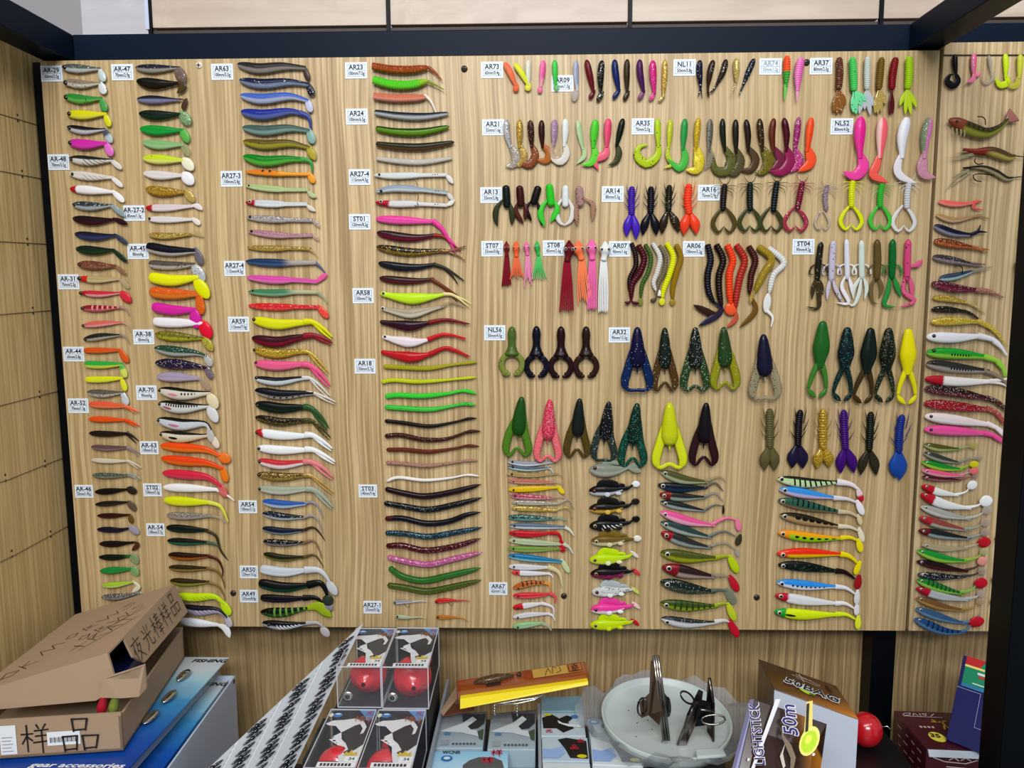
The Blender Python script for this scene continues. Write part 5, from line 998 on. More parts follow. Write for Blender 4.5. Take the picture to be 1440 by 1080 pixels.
RS('blue dark-barred red-tailed', [(40,1003),(140,1046),(225,1052)], 38, '1c4880','5884ac', [(210,1050),(232,1040),(246,1022)], (238,1018,294,1010,42), 'c41428', bars=10, barc='0c1c34', barv=.4)
seq('blunt-nosed lure half behind post', 'lures half behind the black front post', 'col')
C(0, 0, 1)
F('black ribbed', [(1434,364),(1437,395),(1438,426)], 15, '141a14', None, [('taper', [(1438,420),(1439,432),(1436,442)], 5, '2c2c1c')], prof='tube', rings=12, dr=.8)
F('emerald', [(1434,334),(1448,334),(1462,338)], 16, '1c9c3c', None, (), prof='tube')
F('yellow-capped white', [(1412,722),(1424,724),(1445,730)], 16, 'e8e8e0', 'f0f0ec', (), head='d8d020', hu=.2, prof='tube', eye=(1419,715,2.5))
for nm, y, c, kw in (('glossy red', 757, 'c4101c', {}), ('gloss white', 790, 'ece8e4', {}), ('shocking pink', 815, 'f05c98', {}), ('gold glitter', 846, '94701c', dict(gl=.3, glc='f0d080')), ('salmon', 872, 'f46c74', {})):
    F(nm, [(1400 if y < 800 else 1395+(y > 840)*-2+0, y), (1418, y+1), (1450, y+3)], 15, c, None, (), prof='tube', **kw)
# ================================================================ CODE CARDS, SCREWS, LABELS
M_CARD = plain('dfe6ee', .45); M_BORD = plain('8fb0cc', .5); M_INK = plain('1c2430', .6); M_FADE = plain('98a4b0', .6)
def text(name, s, mat, parent, org, ex, ez, size, width=None, bold=0., lift=.0004):
    """lettering lying in the plane spanned by unit vectors ex (reading direction) and ez (up), centred on org"""
    me = text_mesh(s, size, bold); me.materials.append(mat); nrm = ex.cross(ez)
    k = 1.
    if width and len(me.vertices):
        xs_ = [v.co.x for v in me.vertices]; k = width/max(max(xs_)-min(xs_), 1e-6)
    for v in me.vertices: v.co = org+ex*(v.co.x*k)+ez*v.co.y+nrm*lift
    o = bpy.data.objects.new(name, me); COL.objects.link(o); setpar(o, parent); return o
EX, EZ = Vector((1, 0, 0)), Vector((0, 0, 1))
CARDS = '''AR-29 60mm/2.5g 72.5 103.5|AR-47 70mm/2.9g 172 101.5|AR-48 70mm/3.5g 82.3 228|AR-27-2 85mm/1.3g 188.7 299.7|AR-45 80mm/6g 194 353.6|AR-31 75mm/2.2g 96.4 396.3|AR-38 85mm/5g 201.9 473.9|AR-44 60mm/2.8g 103.7 498|AR-52 70mm/1.3g 110 570.6|AR-70 90mm/6g 206 552.3|AR-63 100mm/5.5g 209.8 629.7|AR-46 55mm/1.45g 118 691|ST02 100mm/5.5g 214.3 688.9|AR-54 100mm/3.7g 218.7 745|AR63 100mm/5.5g 312.3 101|AR27-3 100mm/2.8g 325.5 251.5|AR27-4 115mm/4.5g 330 377.6|AR59 115mm/7.0g 335.5 456|AR54 100mm/3.7g 348.5 712.7|AR50 120mm/10.5g 350 804.4|AR49 105mm/8.8g 350 838.4|AR23 100mm/7.5g 500.7 99|AR24 100mm/6.5g 501.6 164|AR27-4 115mm/4.5g 505.7 249|ST01 120mm/8.2g 505.7 312|AR58 130mm/7.0g 510.6 415.8|AR18 130mm/2.7g 513.3 515|ST03 140mm/9.4g 517.4 690.5|AR27-1 55mm/0.5g 523.9 854|AR73 60mm/0.4g 692 98.3|AR09 55mm/1.0g 791 117.3|NL11 50mm/0.8g 962.7 95|AR74 55mm/1.2g 1083.6 93.5|AR37 80mm/2.3g 1154.7 93|AR21 55mm/1.6g 693.4 179|AR35 70mm/2.0g 904 177.8|NL52 80mm/4.0g 1183.8 177.8|AR13 55mm/2.8g 690.6 274.4|AR14 80mm/5.5g 861.7 273|AR16 75mm/2.9g 997 271|ST07 55mm/0.8g 692 349.7|ST08 85mm/2.6g 778.5 348.8|AR07 90mm/1.6g 871.6 350|AR06 100mm/3.2g 975.6 350|ST04 90mm/4.2g 1129.8 347|NL56 50mm/4.5g 695.8 468|AR32 90mm/15.5g 871 471|AR67 65mm/1.5g 700.6 827.8'''
heads = [(it[3], it[1], it[2], s) for s in SEQ for it in s['items']]
for row in CARDS.split('|'):
    a, b, x, y = row.split(); x, y = float(x), float(y)
    c = onY(x, y, -.0008); hw, hh = .0152*(1-.1*(y > 600)), .0108*(1-.1*(y > 600))
    best = min(heads, key=lambda h: (h[0][0]-x-17)**2+(h[0][1]-y)**2*(1.0))
    r = root('code_card', (c.x, 0, c.z)); tag(r, f'small white code card pinned beside the {best[1]} {best[2]}', 'code card', 'white code cards on the display board')
    cd_ = box('card', (c.x-hw, -.0008, c.z-hh), (c.x+hw, -.0001, c.z+hh), M_CARD, r)
    bw, bh, t = hw*.84, hh*.74, .0003; zs = c.z-.0006
    for (x0, z0, x1, z1) in ((-bw, -bh, bw, -bh+2*t), (-bw, bh-2*t, bw, bh), (-bw, -bh, -bw+2*t, bh), (bw-2*t, -bh, bw, bh), (-bw, -t, bw, t)):
        mesh_obj('card_rule', [(c.x+x0, -.001, c.z+z0), (c.x+x1, -.001, c.z+z0), (c.x+x1, -.001, c.z+z1), (c.x+x0, -.001, c.z+z1)], [(0, 1, 2, 3)], M_BORD, cd_)
    ink = M_FADE if a in ('AR74',) else M_INK
    text('code_lettering', a, ink, cd_, Vector((c.x, -.001, c.z+bh*.5)), EX, EZ, .0088, None, .00018, .0003)
    text('size_lettering', b, ink, cd_, Vector((c.x, -.001, c.z-bh*.5)), EX, EZ, .0066, min(bw*1.75, len(b)*.00225), .0001, .0003)
M_SC = plain('b8a894', .3, .7); M_SCD = plain('4c4038', .3, .8)
for k, (x, y, lab) in enumerate([(280, 92, 'bright cross-head screw at the board top near the navy paddle-tail lure'), (653, 97, 'small dark screw at the board top beside the rust ribbed grub'), (1134, 88, 'steel cross-head screw beside the candy pink ribbed lure'), (328, 834, 'dull screw beside the chartreuse curved shad lure'), (793, 838, 'dull screw beside the strawberry slim minnow'), (1064, 840, 'dull screw between the two columns of painted shads')]):
    c = onY(x, y, 0); r = root('screw', (c.x, 0, c.z)); tag(r, lab, 'screw', 'screws fixing the main board')
    m = M_SC if k == 0 else M_SCD; vs = []; fs = []
    for q, dy in ((.0046, 0), (.0044, -.0012), (.0028, -.002), (.0, -.0023)):
        for j in range(14): a = -2*math.pi*j/14; vs.append((c.x+q*math.cos(a), dy, c.z+q*math.sin(a)))
    for i in range(3):
        for j in range(14): fs.append((i*14+j, i*14+(j+1) % 14, (i+1)*14+(j+1) % 14, (i+1)*14+j))
    sh_ = mesh_obj('screw_head', vs, fs, plain('e4d4cc', .35) if k == 0 else m, r, True)
    for a, b in (((-.0028, -.0006), (.0028, .0006)), ((-.0006, -.0028), (.0006, .0028))):
        box('cross_slot', (c.x+a[0], -.0026, c.z+a[1]), (c.x+b[0], -.0018, c.z+b[1]), plain('14100c', .8), sh_)
seen = {}
for s in SEQ:
    it = s['items']
    for i, (r, desc, noun, hd) in enumerate(it):
        if len(it) == 1: ctx = ''
        elif i == 0: ctx = (', above the ' if s['rel'] == 'col' else ', beside the ')+it[1][1]+' one'
        else: ctx = (', below the ' if s['rel'] == 'col' else ', next after the ')+it[i-1][1]+' one'
        lab = f'{desc} {noun}{ctx}'
        tag(r, lab, 'fishing lure', s['group'])
        if lab in seen: print('DUPLABEL', lab)
        if len(lab.split()) > 16: print('LONGLABEL', lab)
        seen[lab] = 1
print('LURES', len(seen))
# ================================================================ THINGS ON THE SHELF
V = Vector
def hexa(name, q, dv, mat, parent=None, bev=0.):
    """box from four corners of one face (counter-clockwise) swept by dv"""
    vs = [V(p) for p in q]+[V(p)+V(dv) for p in q]
    o = mesh_obj(name, vs, [(0, 1, 2, 3), (7, 6, 5, 4), (0, 4, 5, 1), (1, 5, 6, 2), (2, 6, 7, 3), (3, 7, 4, 0)], mat, parent); fix(o)
    if bev: bevel(o, bev)
    return o
def poly(name, pts, mat, parent): return mesh_obj(name, pts, [tuple(range(len(pts)))], mat, parent)
class Frame:
    """flat printing surface: o origin, ex / ey edge vectors (u, v in 0..1)"""
    def __init__(s, o, a, b, lift=.0004):
        s.o, s.a, s.b = V(o), V(a)-V(o), V(b)-V(o); s.n = s.a.cross(s.b).normalized(); s.lift = lift
    def p(s, u, v, k=1.): return s.o+s.a*u+s.b*v+s.n*s.lift*k
    def poly(s, name, uv, mat, parent, k=1.): return poly(name, [s.p(u, v, k) for u, v in uv], mat, parent)
    def rect(s, name, u0, v0, u1, v1, mat, parent, k=1.): return s.poly(name, [(u0, v0), (u1, v0), (u1, v1), (u0, v1)], mat, parent, k)
    def disc(s, name, u, v, r, mat, parent, k=1., n=18, asp=1.):
        la, lb = s.a.length, s.b.length
        return s.poly(name, [(u+r*math.cos(i*2*math.pi/n)/la, v+r*asp*math.sin(i*2*math.pi/n)/lb) for i in range(n)], mat, parent, k)
    def text(s, name, t, mat, parent, u, v, size, width=None, k=1., rot=0, bold=0., slant=0.):
        ex, ey = s.a.normalized(), (s.b-s.a.normalized()*s.b.dot(s.a.normalized())).normalized()
        c, sn = math.cos(rot), math.sin(rot); e1 = ex*c+ey*sn; e2 = ey*c-ex*sn
        if slant: e2 = (e2+e1*slant)
        return text(name, t, mat, parent, s.p(u, v, k), e1, e2, size, width, bold, 0)
    def stroke(s, name, lines, mat, parent, u, v, su, sv, wd, k=1., rot=0.):
        vs = []; fs = []; c, sn = math.cos(rot), math.sin(rot)
        la, lb = s.a.length, s.b.length
        for L in lines:
            P = []
            for x, y in L:
                X, Y = x*su, y*sv; P.append(s.p(u+(X*c-Y*sn)/la, v+(X*sn+Y*c)/lb, k))
            for i in range(len(P)-1):
                d = (P[i+1]-P[i]); 
                if d.length < 1e-6: continue
                d.normalize(); nn = d.cross(s.n)*wd/2; e = d*wd*.35; b = len(vs)
                vs += [P[i]-nn-e, P[i+1]-nn*.8+e, P[i+1]+nn*.8+e, P[i]+nn-e]; fs.append((b, b+1, b+2, b+3))
        return mesh_obj(name, vs, fs, mat, parent)
def tube(name, pts, r, mat, parent, seg=6, closed=False, flat=None):
    P = [V(p) for p in pts]; n = len(P); vs = []; fs = []
    for i in range(n):
        a, b = (P[(i-1) % n], P[(i+1) % n]) if closed else (P[max(i-1, 0)], P[min(i+1, n-1)])
        T = (b-a).normalized(); N = T.cross(V((0, 0, 1)) if abs(T.z) < .9 else V((1, 0, 0))).normalized(); B = T.cross(N)
        for k in range(seg): t = 2*math.pi*k/seg; vs.append(P[i]+N*(r*math.cos(t))+B*(r*math.sin(t)))
    for i in range(n if closed else n-1):
        j = (i+1) % n
        for k in range(seg): fs.append((i*seg+k, i*seg+(k+1) % seg, j*seg+(k+1) % seg, j*seg+k))
    if not closed: fs += [tuple(range(seg))[::-1], tuple(range((n-1)*seg, n*seg))]
    return fix(mesh_obj(name, vs, fs, mat, parent, True))
def lathe(name, o, axis, prof, mat, parent, seg=20):
    ax = V(axis).normalized(); n1 = ax.cross(V((0, 0, 1)) if abs(ax.z) < .9 else V((1, 0, 0))).normalized(); n2 = ax.cross(n1); vs = []; fs = []
    for t, r in prof:
        for k in range(seg): a = 2*math.pi*k/seg; vs.append(V(o)+ax*t+(n1*math.cos(a)+n2*math.sin(a))*max(r, 1e-5))
    for i in range(len(prof)-1):
        for k in range(seg): fs.append((i*seg+k, i*seg+(k+1) % seg, (i+1)*seg+(k+1) % seg, (i+1)*seg+k))
    return fix(mesh_obj(name, vs, fs, mat, parent, True))
def grad(name, stops, axis=1, rough=.35, wave=.0):
    """printed ink running through colour stops [(coordinate, colour)] along one object axis"""
    t = NT(name); sep = t.n('ShaderNodeSeparateXYZ'); o = t.obj(); t.l(o, sep.inputs[0]); v = sep.outputs[axis]
    if wave: v = t.math('ADD', v, t.math('MULTIPLY_ADD', t.noise(t.mapv(o, (14, 60, 20), (0, 0, 0), (0, 0, .5)), 1., 4), wave, -wave/2))
    lo, hi = stops[0][0], stops[-1][0]
    mr = t.n('ShaderNodeMapRange'); t.l(v, mr.inputs[0]); mr.inputs[1].default_value = lo; mr.inputs[2].default_value = hi
    rp = t.n('ShaderNodeValToRGB'); t.l(mr.outputs[0], rp.inputs[0]); el = rp.color_ramp.elements
    while len(el) < len(stops): el.new(.5)
    for e, (p, c) in zip(el, stops): e.position = (p-lo)/(hi-lo); e.color = lin(c)
    t.l(rp.outputs[0], t.b.inputs['Base Color']); t.b.inputs['Roughness'].default_value = rough; return t.m
def clear(name, col, alpha, rough=.08):
    return plain(col, rough, 0, alpha, .5)
INK = plain('17120f', .7); KRAFT = plain('a48a70', .75); KRAFT2 = plain('8c7258', .8); WHITE = plain('e4e8ec', .5); BLACKP = plain('14141a', .3)
CLEAR = clear('clear', 'd8dce4', .06)
# ---- cardboard sample box
FR, BR = V((-.419, -.262, -.034)), V((-.451, -.03, -.034)); e2 = V((-.99, -.137, 0)); WD = .187
FL, BL = FR+e2*WD, BR+e2*WD
bx = root('cardboard_box', FR, 'open brown cardboard sample box with black handwriting and a torn lid corner', 'cardboard box')
HT = .047; up_ = V((0, 0, HT)); th = .003
def wallq(name, a, b, h, inn, parent, mat): return hexa(name, [a, b, b+h, a+h], inn*th, mat, parent)
e1 = (BR-FR).normalized()
hexa('tray_base', [FR, FL, BL, BR][::-1], (0, 0, .003), KRAFT, bx)
fw_ = wallq('tray_front', FL, FR, up_, e1, bx, KRAFT)
wallq('tray_side', FR, BR, up_*.92, e2, bx, KRAFT); wallq('tray_side', BL, FL, up_*.92, -e2, bx, KRAFT); wallq('tray_back', BR, BL, up_, -e1, bx, KRAFT)
# lid tipped down to the side panel
LBR, LFR = V((-.459, -.031, .079)), V((-.437, -.25, .081)); LBL, LFL = V((-.607, -.036, .034)), V((-.597, -.262, .034))
dn = V((.0175, 0, -.042)); nrm = -(LFR-LBR).cross(LBL-LBR).normalized(); nrm = nrm if nrm.z > 0 else -nrm
lid = hexa('lid', [LFR, LBR, LBL, LFL], -nrm*.003, KRAFT, bx, .0006)
s82 = LBR.lerp(LFR, .80)
sidep = [LBR, s82, s82+dn*.62, LBR.lerp(LFR, .72)+dn, LBR+dn]
hexa_pts = sidep+[p-V((.0026, 0, .0012)) for p in sidep]
lsd = mesh_obj('lid_side', hexa_pts, [(4, 3, 2, 1, 0), (5, 6, 7, 8, 9)]+[(i, (i+1) % 5, 5+(i+1) % 5, 5+i) for i in range(5)], KRAFT, bx)
fr_dn = V((.012, -.004, -.043))
fp = [LFL, LFR, LFR+fr_dn*.95, LFR.lerp(LFL, .17)+fr_dn*1.12, LFL+fr_dn*.46]
mesh_obj('lid_front', fp+[p+V((0, .003, 0)) for p in fp], [(0, 1, 2, 3, 4), (9, 8, 7, 6, 5)]+[(i, 5+i, 5+(i+1) % 5, (i+1) % 5) for i in range(5)], KRAFT, bx)
bp = [LBR, LBL, LBL+dn*.6, LBR+dn]; mesh_obj('lid_back', bp, [(0, 1, 2, 3)], KRAFT2, bx)
# torn tab curling out of the corner
tq = [onY(139, 981, -.268), onY(146, 955, -.266), onY(180, 944, -.255), onY(203, 936, -.235), onY(206, 968, -.238), onY(195, 980, -.25), onY(170, 982, -.264)]
mesh_obj('torn_tab', tq+[p+V((0, .003, .001)) for p in tq], [tuple(range(7)), tuple(range(13, 6, -1))]+[(i, 7+i, 7+(i+1) % 7, (i+1) % 7) for i in range(7)], KRAFT, bx)
# handwriting
HZ = {
 'yang': [[(0,.65),(.4,.66)],[(.2,.98),(.2,0)],[(.2,.6),(.02,.3)],[(.2,.55),(.38,.4)],[(.55,.98),(.62,.84)],[(.87,.99),(.77,.84)],[(.48,.76),(.95,.79)],[(.5,.56),(.92,.58)],[(.42,.32),(1,.36)],[(.72,.78),(.73,-.08)]],
 'pin': [[(.3,.98),(.33,.6)],[(.3,.98),(.72,.97),(.66,.62)],[(.33,.63),(.66,.65)],[(.02,.45),(.06,0)],[(.02,.45),(.42,.46),(.38,.02)],[(.06,.04),(.38,.06)],[(.56,.45),(.6,0)],[(.56,.45),(1,.44),(.92,.04)],[(.6,.05),(.92,.07)]],
 'guang': [[(.5,1),(.5,.58)],[(.2,.9),(.3,.7)],[(.82,.94),(.68,.7)],[(.05,.55),(.95,.58)],[(.38,.55),(.3,.2),(.05,0)],[(.62,.55),(.62,.12),(.78,.05),(.97,.08),(.97,.25)]],
 'ye': [[(.5,1.02),(.52,.88)],[(.05,.8),(.95,.84)],[(.3,.75),(.08,.4)],[(.22,.58),(.22,0)],[(.62,.75),(.42,.35)],[(.55,.6),(.85,.62),(.62,.25),(.38,0)],[(.5,.42),(.95,0)]],
 'bang': [[(0,.65),(.38,.66)],[(.2,.98),(.2,0)],[(.2,.6),(.02,.32)],[(.2,.55),(.36,.42)],[(.5,.86),(.95,.88)],[(.52,.72),(.92,.73)],[(.45,.56),(1,.58)],[(.72,1),(.62,.6),(.42,.32)],[(.74,.56),(1,.32)],[(.55,.3),(.9,.31)],[(.5,.15),(.97,.17)],[(.72,.4),(.73,-.08)]],
}
ff = Frame(FL, FR, FL+up_); ff.lift = .0006 if ff.n.y < 0 else -.0006
ff.stroke('handwriting', HZ['yang'], INK, fw_, .405, .14, .031, .033, .0022); ff.stroke('handwriting', HZ['pin'], INK, fw_, .645, .10, .040, .040, .0023, 3)
ff.rect('barcode_sticker', .555, .26, .75, .62, WHITE, fw_, 1.5)
for i in range(20): ff.rect('barcode_bar', .572+i*.0082, .34, .572+i*.0082+(.0028 if i % 3 else .005), .48, INK, fw_, 2.2)
ff.rect('address_label', .28, .1, .375, .86, WHITE, fw_, 1.5)
for i in range(5): ff.rect('label_line', .29, .18+i*.09, .355-.01*(i % 2), .2+i*.09, plain('8c9098', .7), fw_, 2.2)
fs_ = Frame(LFR+dn, LBR+dn, LFR); fs_.lift = .0011 if fs_.n.x > 0 else -.0011
for k, ch in enumerate(('ye', 'guang', 'bang', 'yang', 'pin')):
    fs_.stroke('handwriting', HZ[ch], INK, lsd, .21+k*.148, .12+.03*k, .027, .030, .0014)
ft = Frame(LFL, LFR, LBL); ft.lift = .0009 if ft.n.z > 0 else -.0009
scr = [[(0,0),(.1,.7),(.2,0),(.3,.7),(.4,.1)],[(.5,.5),(.62,.75),(.72,.5),(.6,.2),(.5,.35)],[(.8,.1),(.85,.7),(.98,.5),(.86,.35),(1.02,.05)],[(1.1,.7),(1.2,.1),(1.3,.6),(1.4,.1),(1.5,.72)],[(1.85,.7),(1.62,.65),(1.8,.35),(1.6,.1),(1.5,.15)]]
ft.stroke('scribble', scr, INK, lid, .28, .30, .075, .03, .0011, 1, 1.0)
ft.stroke('scribble', scr[1:], INK, lid, .46, .22, .07, .03, .0011, 1, 1.0)
ft.stroke('scribble', [[(0,.5),(.4,.55)],[(.2,1),(.2,0)],[(.5,0),(.55,1)],[(.55,.5),(.8,1)],[(.58,.5),(.85,0)],[(.95,0),(1.1,1),(1.25,0)],[(1,.4),(1.2,.4)],[(1.3,.95),(1.75,1)],[(1.5,1),(1.5,0)],[(0,-.2),(1.7,-.12)]], INK, lid, .62, .2, .05, .024, .0011, 1, 1.0)
ft.stroke('scribble', [[(0,.4),(.3,.8),(.5,.3),(.2,.1),(0,.5)],[(.6,0),(.7,.9)],[(.65,.5),(1,.8)],[(.68,.5),(1,.1)]], INK, lid, .2, .06, .04, .03, .0012, 1, 1.0)
ft.stroke('scribble', [[(0,0),(1.6,.25),(1.8,.75),(1.45,.9)],[(0,.12),(1.3,.3)]], INK, lid, .60, .36, .07, .028, .0007, 1, .9)
# what shows inside
bag = hexa('folded_bag', [V((-.437, -.235, .014)), V((-.462, -.05, .014)), V((-.56, -.06, .014)), V((-.54, -.245, .014))], (0, 0, .022), plain('101c4c', .35), None, .004)
tag(bag, 'folded dark blue bag inside the cardboard sample box', 'bag')
def sample(cx, cy, cz, col, lab):
    r = root('sample_lure', (cx, cy, cz)); tag(r, lab, 'fishing lure')
    lathe('body', (cx, cy, cz), (.3, -.2, 1), [(-.016, 0), (-.012, .004), (0, .0062), (.012, .004), (.017, 0)], lure_mat(col), r, 12); lathe('tail', (cx+.005, cy-.003, cz+.018), (.3, -.2, 1), [(0, .0012), (.006, .003), (.012, 0)], lure_mat(col), r, 8)
sample(-.447, -.2515, .014, 'c02438', 'red lure end peeping out of the torn cardboard box corner')
sample(-.434, -.2495, .014, '8c9c44', 'olive green lure end peeping out of the torn cardboard box corner')
# ---- blue blister packs in a white display box
zA, zB = -.062, -.0355
rb, rf = onZ(331, 950, zA), onZ(237, 1080, zA); rf = rb+(rf-rb)*1.12
db = root('display_box', (rb.x, rb.y, ZF), 'white display box with tall plain side holding blue blister packs', 'display box')
lf, lb = rf+V((-.17, 0, 0)), rb+V((-.17, 0, 0))
MW_ = plain('b8c4d8', .35)
hexa('box_side', [rf, rb, rb+V((0, 0, ZF-zA)), rf+V((0, 0, ZF-zA))], (-.0025, 0, 0), MW_, db, .0006)
hexa('box_side', [lf, lb, lb+V((0, 0, ZF-zA)), lf+V((0, 0, ZF-zA))], (-.0025, 0, 0), MW_, db)
hexa('box_back', [lb, rb, rb+V((0, 0, ZF-zA)), lb+V((0, 0, ZF-zA))], (0, -.0025, 0), MW_, db)
hexa('box_front', [lf, rf, rf+V((0, 0, ZF-zA)), lf+V((0, 0, ZF-zA))], (0, .0025, 0), MW_, db)
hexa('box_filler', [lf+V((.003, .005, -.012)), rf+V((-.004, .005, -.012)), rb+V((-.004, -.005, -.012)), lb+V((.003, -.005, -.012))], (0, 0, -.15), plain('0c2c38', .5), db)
poly('hang_slot', [onX(328, 955, rb.x+.0012)+V((0, .0, 0)), onX(330.5, 956, rb.x+.0012), onX(330, 962, rb.x+.0012), onX(328.5, 961, rb.x+.0012)], BLACKP, db)
BLUE = grad('ocean_print', [(-.33, '0c2a80'), (-.22, '1450a8'), (-.15, '3c8cc0'), (-.09, '98c4d4'), (-.055, 'c4ccd0'), (-.03, 'c0c4c8')], 1, .3, .05)
def pack(nm, lab, R0, R1, wid, z, h):
    r = root('blister_pack', (R0.x, R0.y, z)); tag(r, lab, 'blister pack', 'blue blister packs')
    hexa('backing_card', [R1, R0, R0+V((-wid, 0, 0)), R1+V((-wid, 0, 0))], (0, 0, h), BLUE, r)
    return r, Frame(R1+V((-wid, 0, h)), R1+V((0, 0, h)), R0+V((-wid, 0, h)), .0006)
pa, fa = pack('a', 'lower blue ocean-print blister pack lying in the white display box', rb+V((-.0095, -.004, -.0105)), rf+V((-.0095, .006, -.0105)), .155, zA, .006)
fa.text('header_lettering', 'FISHING', BLACKP, pa, .86, .94, .013, .05, 1, 0, .0004, .25)
rb2, rf2 = onZ(322, 924, zB-.002), onZ(181, 1080, zB-.002); rf2 = rb2+(rf2-rb2)*1.05
lo = V((0, 0, -.0022))
pb, fb = pack('b', 'upper blue ocean-print blister pack with metal spoons under the cardboard box', rb2+lo+V((0, 0, 0)), rf2+lo, .165, zB, .0018)
hexa('pack_tray', [rf2+V((-.01, .01, -.0048)), rb2+V((-.012, -.01, -.0048)), rb2+V((-.15, -.01, -.0048)), rf2+V((-.15, .01, -.0048))], (0, 0, -.018), clear('c', 'b8c8d8', .5), pb)
fb.text('header_lettering', 'FISHING', BLACKP, pb, .86, .955, .013, .05, 1, 0, .0004, .25)
fb.text('footer_lettering', 'gear accessories', WHITE, pb, .63, .06, .012, .11, 1, 0, .0003, .25)
M_CHR = plain('c8ccc8', .12, 1.)
for k, (x, y) in enumerate([(258, 949), (238, 979), (212, 1008)]):
    c = onZ(x, y, zB+.0035); d = (rb2-rf2).normalized(); s = V((d.y, -d.x, 0)); vs = []; fs = []
    for i in range(9):
        t = -1+2*i/8; wv = math.sqrt(max(1-t*t, .02))*.0072
        for j in range(8):
            a = 2*math.pi*j/8; vs.append(c+d*(t*.0165)+s*(wv*math.cos(a))+V((0, 0, .0030*math.sin(a)*math.sqrt(max(1-t*t, .05)))))
    for i in range(8):
        for j in range(8): fs.append((i*8+j, i*8+(j+1) % 8, (i+1)*8+(j+1) % 8, (i+1)*8+j))
    fs += [tuple(range(8))[::-1], tuple(range(64, 72))]
    fix(mesh_obj('spoon_blade', vs, fs, M_CHR, pb, True))
# ---- sheet of snap swivels leaning
A_, B_, C_ = onY(511, 876, -.066), onY(268, 1104, -.26), onY(404, 1100, -.205)
D_ = B_+C_-A_
hc = root('swivel_card', (D_.x, D_.y, D_.z)); tag(hc, 'white perforated card of black snap swivels leaning against the clear float boxes', 'swivel card')
nn = (B_-A_).cross(C_-A_).normalized(); nn = nn if nn.y < 0 else -nn
csh = hexa('card_sheet', [A_, C_, D_, B_], -nn*.0014, plain('b4b8bc', .45), hc)
fc = Frame(A_, B_, C_); fc.lift = .0005 if fc.n.dot(nn) > 0 else -.0005
for u in (.27, .52, .76):
    fc.rect('fold_line', u-.0025, 0, u+.0025, 1, plain('f4f6f8', .5), csh)
    for i in range(30): fc.rect('perforation', u+.012, .01+i*.033, u+.018, .022+i*.033, plain('8c9298', .6), csh)
DARK = plain('4c4e54', .16, .95)
sd = (B_-A_).normalized(); sc = (C_-A_).normalized()
proto = None
def swivel(c):
    vs = []; fs = []
    def bead(p, q, r0, r1):
        ax = (q-p).normalized(); n1 = ax.cross(nn).normalized(); b = len(vs)
        for k, (t, r) in enumerate(((0, r0*.4), (.25, r0), (.75, r1), (1, r1*.4))):
            for j in range(5): a = 2*math.pi*j/5; vs.append(p.lerp(q, t)+n1*(r*math.cos(a))+nn*(r*math.sin(a)))
        for k in range(3):
            for j in range(5): fs.append((b+k*5+j, b+k*5+(j+1) % 5, b+k*5+5+(j+1) % 5, b+k*5+5+j))
    dr_ = (sd*1.0-sc*.25).normalized(); z0 = V((0, 0, 0))
    bead(-dr_*.014, -dr_*.002, .0010, .0019); bead(-dr_*.003, dr_*.004, .0024, .0024); bead(dr_*.003, dr_*.014, .0018, .0011)
    bead(dr_*.004+sc*.0022, dr_*.015-sc*.0016, .0008, .0006); bead(-dr_*.013+sc*.002, -dr_*.004-sc*.002, .0008, .0006)
    me = bpy.data.meshes.new('snap_swivel'); me.from_pydata([tuple(v) for v in vs], [], fs); me.materials.append(DARK)
    me.polygons.foreach_set('use_smooth', [True]*len(me.polygons)); return me
SWM = swivel(None)
for col, u in enumerate((.11, .385, .635, .88)):
    for i in range(21):
        v = .025+i*.046
        if v > .97: continue
        p = fc.p(u+.012*math.sin(i*1.7+col), v)+nn*.0026
        o = bpy.data.objects.new('snap_swivel', SWM); COL.objects.link(o); o.location = p; setpar(o, hc)
